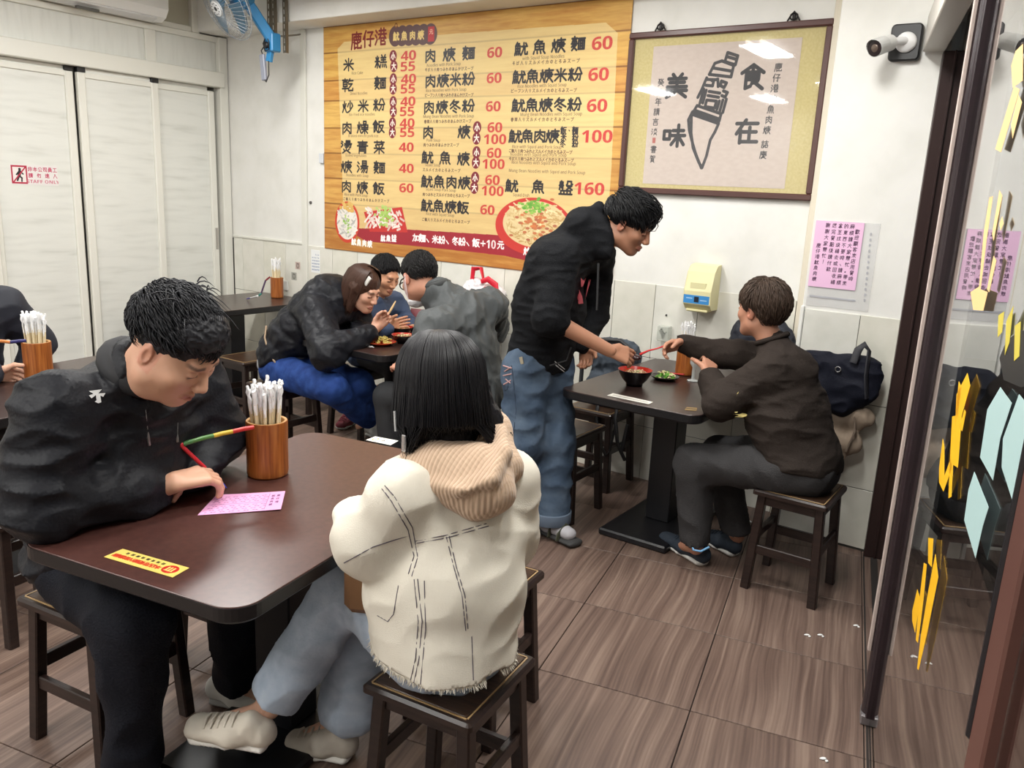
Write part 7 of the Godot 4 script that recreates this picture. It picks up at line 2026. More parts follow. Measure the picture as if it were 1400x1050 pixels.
	for x in 64:
		for y in 4:
			var q := 0.5 + 0.5 * cos(TAU * (x - 10) / 16.0)
			rh.set_pixel(x, y, Color(q, q, q))
	var rn := rh.duplicate() as Image
	rn.bump_map_to_normal_map(4.0)
	rib.normal_enabled = true; rib.normal_texture = ImageTexture.create_from_image(rn); rib.normal_scale = 0.8
	tri_mat(rib, 26.0); rib.rim_enabled = true; rib.rim = 0.4
	later("hood", t, rib, func(m: MB):
		var X := Vector3(0.75, 0, -0.66)
		soft(m, base, 0.0065, [["f", Vector3(-1.151, 0.976, -1.393), Vector3(-1.075, 0.981, -1.447), 0.06, 0.062, 0.04, Vector3.UP, 1.15], ["c", Vector3(-1.207, 0.975, -1.38), Vector3(-1.2, 1.019, -1.472), 0.05, 0.052, 0.04], ["c", Vector3(-1.2, 1.019, -1.472), Vector3(-1.14, 1.038, -1.568), 0.052, 0.048, 0.04], ["c", Vector3(-1.14, 1.038, -1.568), Vector3(-1.052, 0.975, -1.524), 0.048, 0.045, 0.04], ["c", Vector3(-1.087, 0.959, -1.383), Vector3(-1.033, 0.954, -1.431), 0.05, 0.05, 0.04], ["c", Vector3(-1.046, 0.921, -1.4), Vector3(-1.02, 0.94, -1.448), 0.035, 0.034, 0.04],
			["c", Vector3(-1.139, 0.964, -1.336), Vector3(-1.048, 0.975, -1.345), 0.016, 0.018, 0.016], ["c", Vector3(-1.048, 0.975, -1.345), Vector3(-1.006, 0.994, -1.392), 0.018, 0.02, 0.016], ["c", Vector3(-1.006, 0.994, -1.392), Vector3(-1.028, 1.031, -1.469), 0.02, 0.02, 0.016], ["c", Vector3(-1.028, 1.031, -1.469), Vector3(-1.078, 1.06, -1.53), 0.02, 0.016, 0.016],
			["-c", Vector3(-1.098, 0.997, -1.317), Vector3(-1.029, 1.001, -1.347), 0.008, 0.012, 0.012], ["-c", Vector3(-1.029, 1.001, -1.347), Vector3(-1.008, 1.023, -1.381), 0.012, 0.012, 0.012], ["-c", Vector3(-1.008, 1.023, -1.381), Vector3(-1.05, 1.063, -1.463), 0.012, 0.008, 0.012]], [[0.004, Vector3(8, 8, 8), 33]]))
	var dm := mat(Color(1, 1, 1), 0.8)
	dm.albedo_texture = noise_tex(0.03, [srgb(164, 179, 198), srgb(178, 192, 210), srgb(192, 204, 218)], 256, 91)
	fabric(dm, 60); dm.uv1_scale = Vector3(3, 3, 3); dm.normal_scale = 0.08
	later("jeans", t, dm, func(m: MB):
		soft(m, base, 0.008, [["f", J.pelvis + Vector3(0.02, -0.01, 0), J.pelvis + Vector3(-0.1, 0.0, 0), 0.1, 0.095, 0.05, Vector3(0, 0, 1), 1.5], ["c", J.hl, J.kl, 0.095, 0.085, 0.03], ["c", J.kl, (J.kl as Vector3).lerp(J.al, 0.88), 0.082, 0.072, 0.03], ["c", J.hr, J.kr, 0.095, 0.085, 0.03], ["c", J.kr, (J.kr as Vector3).lerp(J.ar, 0.9), 0.082, 0.085, 0.03]],
			[[0.007, Vector3(6, 6, 6), 44, true]], null, [[(J.kl as Vector3).lerp(J.al, 0.93), ((J.al - J.kl) as Vector3).normalized(), Vector3(-1.75, 0.1, -1.34), Vector3(-1.45, 0.5, -1.1)], [Vector3(0, 0.1, 0), Vector3(0, -1, 0)]]))
	var sw := mat(srgb(228, 220, 206), 0.7); var so := mat(srgb(242, 240, 234), 0.6)
	shoe(t, base, Vector3(-1.558, 0.135, -1.246), Vector3(-1.794, 0.148, -1.113), Vector3(0.25, 0.93, 0.2), 1.0, sw, so, 0.0055)
	later("ankle", t, mat(srgb(206, 160, 136), 0.6), func(m: MB): soft(m, base, 0.006, [["c", (J.kl as Vector3).lerp(J.al, 0.75), Vector3(-1.615, 0.217, -1.231), 0.038, 0.03, 0.01], ["c", Vector3(-1.615, 0.217, -1.231), Vector3(-1.67, 0.196, -1.187), 0.03, 0.028, 0.01]]))
	shoe(t, base, Vector3(-1.47, 0.0, -1.46), Vector3(-1.69, 0.0, -1.36), Vector3.UP, 1.05, mat(srgb(190, 182, 170), 0.7), so)
	var bg := MB.new()
	var bc := Vector3(-1.298, 0.673, -1.305) - base
	bg.box(Vector3(-0.05, -0.07, -0.03), Vector3(0.06, 0.06, 0.03), 0.02, Transform3D(Basis(Vector3.UP, 0.5), bc))
	put("side_bag", bg, mat(srgb(118, 84, 54), 0.6), t, "brown printed shoulder bag at her side")
	var hm := hair_mat(24, 23, 26, 0.42)
	later("hair", t, hm, func(m: MB):
		var s := 1.0
		var nk := Vector3(-1.19, 1.031, -1.47)
		soft(m, base, 0.006, [["e", H + B * Vector3(0, 0.038, -0.02), Basis(B.x * 0.1, B.y * 0.103, B.z * 0.112), 0.01], ["c", H + B * Vector3(0.0, -0.01, -0.04), nk + Vector3(0.0, 0.0, 0.0), 0.095, 0.075, 0.03], ["c", H + B * Vector3(0.06, 0.0, -0.0), Vector3(-1.229, 1.067, -1.391), 0.045, 0.028, 0.03],
			["c", H + B * Vector3(-0.06, 0.0, -0.02), Vector3(-1.108, 1.028, -1.562), 0.055, 0.035, 0.03], ["c", Vector3(-1.108, 1.028, -1.562), Vector3(-1.048, 0.97, -1.55), 0.03, 0.014, 0.02], ["-e", H + B * Vector3(0, -0.05, 0.11), Basis(B.x * 0.075, B.y * 0.095, B.z * 0.07), 0.01]],
			[[0.004, Vector3(36, 10, 36), 3, true]])
		var rng := RandomNumberGenerator.new(); rng.seed = 17
		# long strands: crown, round the skull, down to the collar
		for k in 1500:
			var a := rng.randf_range(0.25, 1.75) * PI      # round the back, from the left temple to the right
			var dirx := sin(a); var dirz := cos(a)         # x left, z ahead
			var start := Vector3(dirx * 0.02, 0.138, 0.01 + dirz * 0.03)
			var side := Vector3(dirx * 0.106, 0.03, -0.02 + dirz * 0.118)
			var pts := []; var rr := []
			var out := rng.randf_range(0.99, 1.045)
			for e in 6:
				var v := e / 5.0
				var ang := v * PI * 0.5
				var p := Vector3(lerpf(start.x, side.x * out, sin(ang)), 0.036 + cos(ang) * 0.108 * out, lerpf(start.z, side.z * out, sin(ang)))
				pts.append(H + B * p - base)
			var low := H + B * Vector3(side.x * 1.1, -0.07, side.z * 1.06 - 0.008)
			var fall: Vector3
			if dirx > 0.55: fall = Vector3(-1.209, 1.022, -1.348).lerp(Vector3(-1.195, 1.049, -1.384), rng.randf()) 
			elif dirx < -0.35 and rng.randf() < 0.6: fall = Vector3(-1.03, 0.968, -1.536).lerp(Vector3(-1.094, 1.016, -1.544), rng.randf())
			else: fall = Vector3(-1.19, 1.039, -1.384).lerp(Vector3(-1.117, 1.046, -1.537), clampf(0.5 - dirx * 0.6 + rng.randfn(0, 0.12), 0, 1))
			fall += Vector3(rng.randfn(0, 0.006), rng.randfn(0, 0.012), rng.randfn(0, 0.006))
			pts.append(low - base + Vector3(rng.randfn(0, 0.003), 0, rng.randfn(0, 0.003)))
			pts.append(low.lerp(fall, 0.55) - base + Vector3(0.0, 0.004, 0.0))
			pts.append(fall - base)
			for e in pts.size(): rr.append(0.0019 * (1.0 - 0.75 * pow(e / 8.0, 4)))
			var g := rng.randf_range(0.6, 1.5)
			m.tint = Color(g, g, g)
			m.tube(pts, rr, 4, false)
		m.tint = Color.WHITE)
	var er := MB.new(); er.tube([Vector3(-1.259, 1.109, -1.357) - base, Vector3(-1.249, 1.063, -1.351) - base], 0.004, 6); er.box(Vector3(-0.006, -0.02, -0.003), Vector3(0.006, 0.02, 0.003), 0.002, Transform3D(Basis(), Vector3(-1.21, 1.046, -1.336) - base))
	put("earring", er, mat(srgb(214, 214, 216), 0.2, 0.8), t)
# ---------------------------------------------------------------- the man who serves
func standing_man(skin: Material):
	var base := Vector3(-1.98, 0, -3.17)
	var t := thing("person", "man in a black hoodie and jeans standing and leaning over the table", "person", base)
	var H := Vector3(-1.714, 1.502, -3.376)
	var B := axes(Vector3(0.86, -0.48, -0.18), Vector3(0.42, 0.9, 0))
	var J := {pelvis = Vector3(-2.04, 0.83, -3.18), chest = Vector3(-1.99, 1.22, -3.2), neck = Vector3(-1.87, 1.425, -3.28), sr = Vector3(-1.915, 1.344, -3.118), sl = Vector3(-1.93, 1.34, -3.48), er = Vector3(-1.885, 1.082, -3.014), wr = Vector3(-1.682, 0.943, -3.213), el = Vector3(-1.93, 1.06, -3.5), wl = Vector3(-1.9, 0.93, -3.36),
		hr = Vector3(-2.05, 0.82, -3.08), hl = Vector3(-2.02, 0.82, -3.27), kr = Vector3(-2.02, 0.47, -3.06), kl = Vector3(-1.95, 0.47, -3.22), ar = Vector3(-2.1, 0.1, -3.05), al = Vector3(-1.915, 0.1, -3.17), fr = Vector3(-2.0, 0.04, -3.03), fl = Vector3(-1.81, 0.045, -3.15), skin = lin(176, 126, 100)}
	var sk: Color = J.skin
	later("body", t, skin, func(m: MB):
		figure(m, base, J)
		soft(m, base, 0.005, head_shapes(H, B, 1.02, J.neck, 0.98), [], face_tint(H, B, 1.02, sk, lin(50, 40, 36)))
		soft(m, base, 0.006, [["c", (J.er as Vector3).lerp(J.wr, -0.05), J.wr, 0.042, 0.029, 0.02]], [], func(_p): return sk)
		soft(m, base, 0.004, hand_shapes(J.wr, Vector3(-1.603, 0.912, -3.308) - J.wr, Vector3(0.2, -0.9, 0.1), Vector3(0.3, 0.35, -0.9), 1.05, [0.35, 0.45, 0.5, 0.55], Vector3(0.9, 0.2, 0.5)), [], func(_p): return sk)
		soft(m, base, 0.005, hand_shapes(J.wl, Vector3(0.25, -0.8, 0.1), Vector3(0, -0.1, 1), Vector3(1, 0, 0), 0.95, [0.6, 0.6, 0.6, 0.6]), [], func(_p): return sk))
	var hm := mat(srgb(20, 21, 24), 0.9); fabric(hm, 70)
	later("hoodie", t, hm, func(m: MB, x: Dictionary):
		var X := Vector3(0, 0, 1)
		var F := soft(m, base, 0.011, [["f", J.pelvis + Vector3(0.0, 0.0, 0), J.chest + Vector3(-0.02, -0.12, 0), 0.135, 0.145, 0.05, X, 1.25], ["f", J.chest + Vector3(-0.02, -0.12, 0), J.chest + Vector3(0.0, 0.05, 0), 0.145, 0.13, 0.05, X, 1.3], ["c", J.sr, J.sl, 0.085, 0.085, 0.05], ["c", J.chest + Vector3(0.0, 0.1, 0), J.neck + Vector3(-0.02, -0.03, 0), 0.12, 0.08, 0.05],
			["c", J.sr, J.er, 0.088, 0.078, 0.03], ["c", J.er, (J.er as Vector3).lerp(J.wr, 0.12), 0.078, 0.062, 0.02], ["c", J.sl, J.el, 0.085, 0.075, 0.03], ["c", J.el, J.wl, 0.07, 0.05, 0.02],
			["c", J.neck + Vector3(-0.1, -0.03, 0.0), J.neck + Vector3(-0.03, 0.055, 0.0), 0.075, 0.07, 0.04], ["c", J.neck + Vector3(-0.03, 0.06, -0.06), J.neck + Vector3(-0.03, 0.06, 0.06), 0.05, 0.05, 0.03], ["c", Vector3(-1.92, 1.489, -3.306), Vector3(-1.827, 1.442, -3.319), 0.078, 0.074, 0.04], ["c", Vector3(-1.862, 1.552, -3.338), Vector3(-1.789, 1.371, -3.287), 0.045, 0.04, 0.03], ["-c", Vector3(-1.684, 1.425, -3.375), Vector3(-1.718, 1.618, -3.407), 0.1, 0.115, 0.01]],
			[[0.01, Vector3(4, 5, 4), 54], [0.005, Vector3(7, 16, 7), 55, true]], null, [[J.pelvis + Vector3(0, -0.06, 0), Vector3(0.3, -0.95, 0)]])
		decal(x.chest_print, F, base, Vector3(-1.801, 1.224, -3.137), 0.075, [[-0.15, 0.5], [0.16, 0.5], [0.2, 0.2], [0.05, 0.1], [0.1, -0.02], [-0.1, -0.02]], 0.004)
		decal(x.chest_print, F, base, Vector3(-1.796, 1.183, -3.129), 0.07, [[-0.22, 0.4], [0.12, 0.42], [0.2, 0.0], [0.1, -0.45], [-0.2, -0.5], [-0.3, -0.1]], 0.004)
		decal(x.chest_print, F, base, Vector3(-1.78, 1.213, -3.148), 0.09, [[0.0, 0.5], [0.12, 0.5], [0.06, -0.5], [-0.1, -0.5]], 0.004)
		seam(x.pocket_stripe, F, base, [Vector3(-1.847, 0.898, -3.012), Vector3(-1.804, 0.866, -3.032)], 0.0022); seam(x.pocket_stripe, F, base, [Vector3(-1.845, 0.886, -3.01), Vector3(-1.802, 0.853, -3.03)], 0.0022)
	, "", {"chest_print": mat(srgb(170, 70, 76), 0.7), "pocket_stripe": mat(srgb(206, 206, 206), 0.6)})
	var dc := MB.new(); dc.tube([Vector3(-1.743, 1.331, -3.158) - base, Vector3(-1.727, 1.222, -3.138) - base, Vector3(-1.714, 1.132, -3.121) - base], 0.005, 6)
	dc.tube([Vector3(-1.891, 0.866, -3.048) - base, Vector3(-1.813, 0.9, -3.061) - base, Vector3(-1.797, 0.961, -3.064) - base], 0.004, 6)
	put("drawstring", dc, mat(srgb(16, 16, 18), 0.7), t)
	var jm := mat(Color(1, 1, 1), 0.8)
	jm.albedo_texture = noise_tex(0.02, [srgb(52, 66, 84), srgb(66, 81, 100), srgb(80, 95, 113), srgb(100, 114, 130)], 256, 95)
	fabric(jm, 60); jm.uv1_scale = Vector3(1.2, 1.2, 1.2); jm.normal_scale = 0.08
	later("jeans", t, jm, func(m: MB, x: Dictionary):
		var F := soft(m, base, 0.01, [["f", J.pelvis + Vector3(-0.01, 0.04, 0), J.pelvis + Vector3(0, -0.06, 0), 0.115, 0.12, 0.04, Vector3(0, 0, 1), 1.4]] + legs(J, "r", [0.105, 0.095, 0.095], 0.04) + legs(J, "l", [0.105, 0.095, 0.09], 0.04),
			[[0.008, Vector3(5, 7, 5), 64, true], [0.003, Vector3(14, 16, 14), 65]], null, [[Vector3(0, 0.085, 0), Vector3(0, -1, 0)]])
		seam(x.seams, F, base, [Vector3(-2.108, 0.829, -3.062), Vector3(-2.057, 0.631, -3.041), Vector3(-2.035, 0.365, -2.979)], 0.002)
		seam(x.seams, F, base, [Vector3(-2.136, 0.7, -3.006), Vector3(-2.106, 0.722, -3.033), Vector3(-2.111, 0.829, -3.06)], 0.002)
		decal(x.pocket_patch, F, base, Vector3(-2.117, 0.782, -3.043), 0.13, [[-0.3, 0.45], [0.3, 0.5], [0.32, -0.3], [0.05, -0.48], [-0.3, -0.35]], 0.004)
		for q in [[Vector3(-2.141, 0.827, -3.039), Vector3(-2.106, 0.816, -3.06)], [Vector3(-2.131, 0.801, -3.038), Vector3(-2.11, 0.822, -3.059)], [Vector3(-2.133, 0.781, -3.031), Vector3(-2.102, 0.792, -3.056)], [Vector3(-2.123, 0.768, -3.035), Vector3(-2.1, 0.749, -3.045)], [Vector3(-2.124, 0.741, -3.026), Vector3(-2.099, 0.763, -3.049)]]: seam(x.embroidery, F, base, q, 0.0035)
	, "", {"seams": mat(srgb(40, 52, 72), 0.8), "embroidery": mat(srgb(176, 138, 136), 0.7), "pocket_patch": mat(srgb(126, 136, 148), 0.8)})
	later("turn_up", t, mat(srgb(98, 112, 130), 0.8), func(m: MB):
		for a in [J.al, J.ar]:
			m.lathe([Vector2(0.085, -0.045), Vector2(0.102, -0.04), Vector2(0.103, 0.01), Vector2(0.096, 0.015)], a + Vector3(0, 0.02, 0) - base, 22))
	var bt := MB.new(); bt.tube([Vector3(-2.016, 0.894, -2.995) - base, Vector3(-2.005, 0.863, -2.993) - base], 0.01, 8, true, 0.4, Vector3(0, 0, 1))
	put("belt_tab", bt, mat(srgb(150, 140, 120), 0.4), t)
	# sandals over grey socks
	var olive := mat(srgb(66, 68, 52), 0.7); var sock := mat(srgb(176, 174, 178), 0.85); var rub := mat(srgb(58, 58, 58), 0.7)
	for f in [[J.al, J.fl], [J.ar, J.fr]]:
		var o := Node3D.new(); o.name = "sandal"; t.add_child(o, true)
		var a: Vector3 = f[0]; var e: Vector3 = f[1]
		var d := Vector3(e.x - a.x, 0, e.z - a.z).normalized()
		later("sock", t, sock, func(m: MB): soft(m, base, 0.007, [["c", Vector3(a.x, 0.14, a.z), Vector3(a.x, 0.065, a.z), 0.042, 0.045, 0.02], ["f", Vector3(a.x, 0.06, a.z), Vector3(a.x, 0.05, a.z) + d * 0.13, 0.04, 0.03, 0.03, d.cross(Vector3.UP), 1.2]]))
		later("footbed", o, rub, func(m: MB): soft(m, base, 0.007, [["f", Vector3(a.x, 0.018, a.z) - d * 0.03, Vector3(a.x, 0.018, a.z) + d * 0.17, 0.018, 0.018, 0.01, d.cross(Vector3.UP), 2.6]]))
		later("straps", o, olive, func(m: MB):
			var x := d.cross(Vector3.UP)
			for q in [[0.1, 0.05, 0.085], [-0.035, 0.055, 0.1], [0.045, 0.055, 0.1]]:
				var c: Vector3 = Vector3(a.x, 0, a.z) + d * q[0]
				m.tube([c - x * 0.052 + Vector3(0, 0.02, 0) - base, c - x * 0.045 + Vector3(0, q[1], 0) - base, c + Vector3(0, q[2], 0) - base, c + x * 0.045 + Vector3(0, q[1], 0) - base, c + x * 0.052 + Vector3(0, 0.02, 0) - base], 0.014, 8, true, 0.35, d))
	var hr := hair_mat(22, 22, 24, 0.5)
	later("hair", t, hr, func(m: MB):
		short_hair(m, base, H, B, 1.04, 3, 0.06, 0.02)
		strands(m, base, H, B, 1.04, 1000, func(p: Vector3): return p.y > 0.03 and not (p.z > 0.05 and p.y < 0.08) and not (absf(p.x) > 0.05 and p.y < 0.05 and p.z > -0.04), func(p: Vector3): return Vector3(p.x * 3.0, -0.5 if p.y < 0.07 else -0.1, 1.0), 0.07, 0.0022, 25, 0.016, 0.12)
		strands(m, base, H, B, 1.06, 160, func(p: Vector3): return p.y > 0.09 and p.z > -0.02, func(p: Vector3): return Vector3(p.x * 3.0, 0.25, 1.0), 0.1, 0.0022, 26, 0.03, -0.05))
static func short_hair(m: MB, base: Vector3, H: Vector3, B: Basis, s: float, sd: int, low: float, front: float):
	# close cap with a hairline above the brow and clear ears
	soft(m, base, 0.006, [["e", H + B * (Vector3(0, 0.04, -0.02) * s), Basis(B.x * 0.082 * s, B.y * 0.092 * s, B.z * 0.1 * s), 0.01],
		["-e", H + B * (Vector3(0, -0.05 + front, 0.105) * s), Basis(B.x * 0.09 * s, B.y * 0.095 * s, B.z * 0.075 * s), 0.008], ["-e", H + B * (Vector3(0.09, -0.055, 0.0) * s), Basis(B.x * 0.05 * s, B.y * 0.062 * s, B.z * 0.055 * s), 0.01], ["-e", H + B * (Vector3(-0.09, -0.055, 0.0) * s), Basis(B.x * 0.05 * s, B.y * 0.062 * s, B.z * 0.055 * s), 0.01], ["-e", H + B * (Vector3(0, -0.05 - low, -0.04) * s), Basis(B.x * 0.12 * s, B.y * 0.075 * s, B.z * 0.12 * s), 0.01]],
		[[0.003, Vector3(45, 45, 45), sd, true]])
# ---------------------------------------------------------------- the woman in the brown sweater
func brown_woman(skin: Material):
	var base := Vector3(-0.84, 0, -3.42)
	var t := thing("person", "older woman in a brown sweater reaching for the spoon", "person", base)
	var H := Vector3(-1.12, 1.17, -3.502)
	var B := axes(Vector3(-0.93, -0.02, -0.36), Vector3(-0.1, 1, 0))
	var J := {pelvis = Vector3(-0.86, 0.55, -3.43), chest = Vector3(-0.96, 0.86, -3.46), neck = Vector3(-1.05, 1.02, -3.5), sl = Vector3(-1.003, 0.928, -3.351), sr = Vector3(-1.07, 0.93, -3.68), el = Vector3(-1.17, 0.785, -3.27), wl = Vector3(-1.291, 0.87, -3.411), er = Vector3(-1.304, 0.945, -3.573), wr = Vector3(-1.445, 0.973, -3.484),
		hl = Vector3(-0.9, 0.54, -3.34), hr = Vector3(-0.92, 0.54, -3.53), kl = Vector3(-1.27, 0.49, -3.30), kr = Vector3(-1.25, 0.47, -3.55), al = Vector3(-1.22, 0.1, -3.30), ar = Vector3(-1.12, 0.1, -3.55), fl = Vector3(-1.34, 0.04, -3.4), fr = Vector3(-1.22, 0.04, -3.6), skin = lin(190, 138, 112)}
	var sk: Color = J.skin
	later("body", t, skin, func(m: MB):
		figure(m, base, J, 0.95)
		soft(m, base, 0.005, head_shapes(H, B, 0.98, J.neck), [], face_tint(H, B, 0.98, sk, lin(60, 46, 40)))
		soft(m, base, 0.004, [["c", (J.wr as Vector3).lerp(J.er, 0.15), J.wr, 0.03, 0.027, 0.01]] + hand_shapes(J.wr, Vector3(-1.509, 0.966, -3.388) - J.wr, Vector3(0.1, -0.95, 0.1), Vector3(-0.3, 0.3, 0.9), 0.98, [0.35, 0.5, 0.6, 0.7], Vector3(0.95, 0.15, 0.5)), [], func(_p): return sk)
		soft(m, base, 0.004, hand_shapes(J.wl, Vector3(-0.25, 0.5, -0.8), Vector3(-0.6, -0.3, -0.1), Vector3(-0.7, 0.5, 0.5), 0.96, [0.55, 0.6, 0.65, 0.7]), [], func(_p): return sk))
	var sm := mat(srgb(47, 40, 36), 0.85); fabric(sm, 80)
	later("sweater", t, sm, func(m: MB, x: Dictionary):
		var X := Vector3(0.2, 0, -1).normalized()
		var F := soft(m, base, 0.0105, [["f", J.pelvis + Vector3(0.02, 0.0, 0), J.chest + Vector3(0.02, -0.12, 0), 0.15, 0.15, 0.05, X, 1.28], ["f", J.chest + Vector3(0.02, -0.1, 0), J.chest + Vector3(-0.01, 0.04, 0), 0.15, 0.12, 0.05, X, 1.35], ["c", J.sl, J.sr, 0.085, 0.082, 0.05], ["c", J.chest + Vector3(0, 0.06, 0), J.neck + Vector3(0.01, 0.0, 0), 0.11, 0.066, 0.05],
			["c", J.sl, J.el, 0.085, 0.072, 0.03], ["c", J.el, (J.el as Vector3).lerp(J.wl, 0.8), 0.07, 0.05, 0.03], ["c", J.sr, J.er, 0.08, 0.06, 0.03], ["c", J.er, J.wr, 0.058, 0.042, 0.03]],
			[[0.008, Vector3(3.5, 8, 3.5), 74, true], [0.003, Vector3(8, 18, 8), 75, true]], null, [[Vector3(-0.86, 0.56, -3.43), Vector3(-0.15, -1, 0)]])
		for q in [[Vector3(-1.104, 0.844, -3.257), 0.05, 0.4], [Vector3(-1.097, 0.79, -3.247), 0.06, -0.3], [Vector3(-1.074, 0.756, -3.253), 0.06, 1.4], [Vector3(-1.071, 0.714, -3.243), 0.07, -0.2]]:
			var o := []
			for k in 10: o.append([sin(q[2]) * cos(TAU * k / 10) * 0.5 + cos(q[2]) * sin(TAU * k / 10) * 0.16, cos(q[2]) * cos(TAU * k / 10) * 0.5 - sin(q[2]) * sin(TAU * k / 10) * 0.16])
			decal(x.flower_print, F, base, q[0], q[1], o)
	, "", {"flower_print": mat(srgb(226, 206, 130), 0.7)})
	var nb := MB.new()
	var pts := []
	for k in 17: pts.append((J.neck as Vector3) + Vector3(cos(TAU * k / 16) * 0.062 - 0.006, 0.034 + cos(TAU * k / 16) * 0.028, sin(TAU * k / 16) * 0.062) - base)
	nb.tube(pts, 0.012, 8, false)
	put("neckband", nb, sm, t)
	var tm := mat(srgb(58, 57, 58), 0.8); fabric(tm, 60)
	later("trousers", t, tm, func(m: MB):
		soft(m, base, 0.0105, [["f", J.pelvis + Vector3(0.05, -0.015, 0), J.pelvis + Vector3(-0.06, -0.01, 0), 0.115, 0.11, 0.05, Vector3(0, 0, 1), 1.5]] + legs(J, "l", [0.1, 0.082, 0.064], 0.04) + legs(J, "r", [0.1, 0.08, 0.064], 0.04), [[0.007, Vector3(6, 6, 6), 84, true]], null, [[Vector3(0, 0.125, 0), Vector3(0, -1, 0)]]))
	var navy := mat(srgb(40, 50, 62), 0.75); var white := mat(srgb(222, 220, 214), 0.55)
	shoe(t, base, Vector3(-1.166, 0, -3.334), Vector3(-1.474, 0, -3.484), Vector3.UP, 1.0, navy, white, 0.007)
	shoe(t, base, Vector3(-1.09, 0.0, -3.53), Vector3(-1.33, 0.0, -3.64), Vector3.UP, 1.0, navy, white, 0.007)
	var bt := MB.new(); bt.tube([Vector3(-1.225, 0.144, -3.248) - base, Vector3(-1.205, 0.118, -3.23) - base, Vector3(-1.177, 0.113, -3.247) - base, Vector3(-1.149, 0.134, -3.272) - base], 0.005, 6)
	put("shoe_lining", bt, mat(srgb(120, 176, 220), 0.6), t, "light blue lining at the ankle")
	var hr := hair_mat(70, 56, 47, 0.5)
	later("hair", t, hr, func(m: MB):
		short_hair(m, base, H, B, 1.06, 4, 0.075, 0.005)
		strands(m, base, H, B, 1.05, 1200, func(p: Vector3): return p.y > -0.02 and not (p.z > 0.02 and p.y < 0.075) and not (absf(p.x) > 0.04 and p.y < 0.055 and p.z > -0.05), func(p: Vector3): return Vector3(p.x * 2.0, -1.0, 0.4 if p.z > -0.02 else -0.4), 0.055, 0.002, 35, 0.012, 0.3))
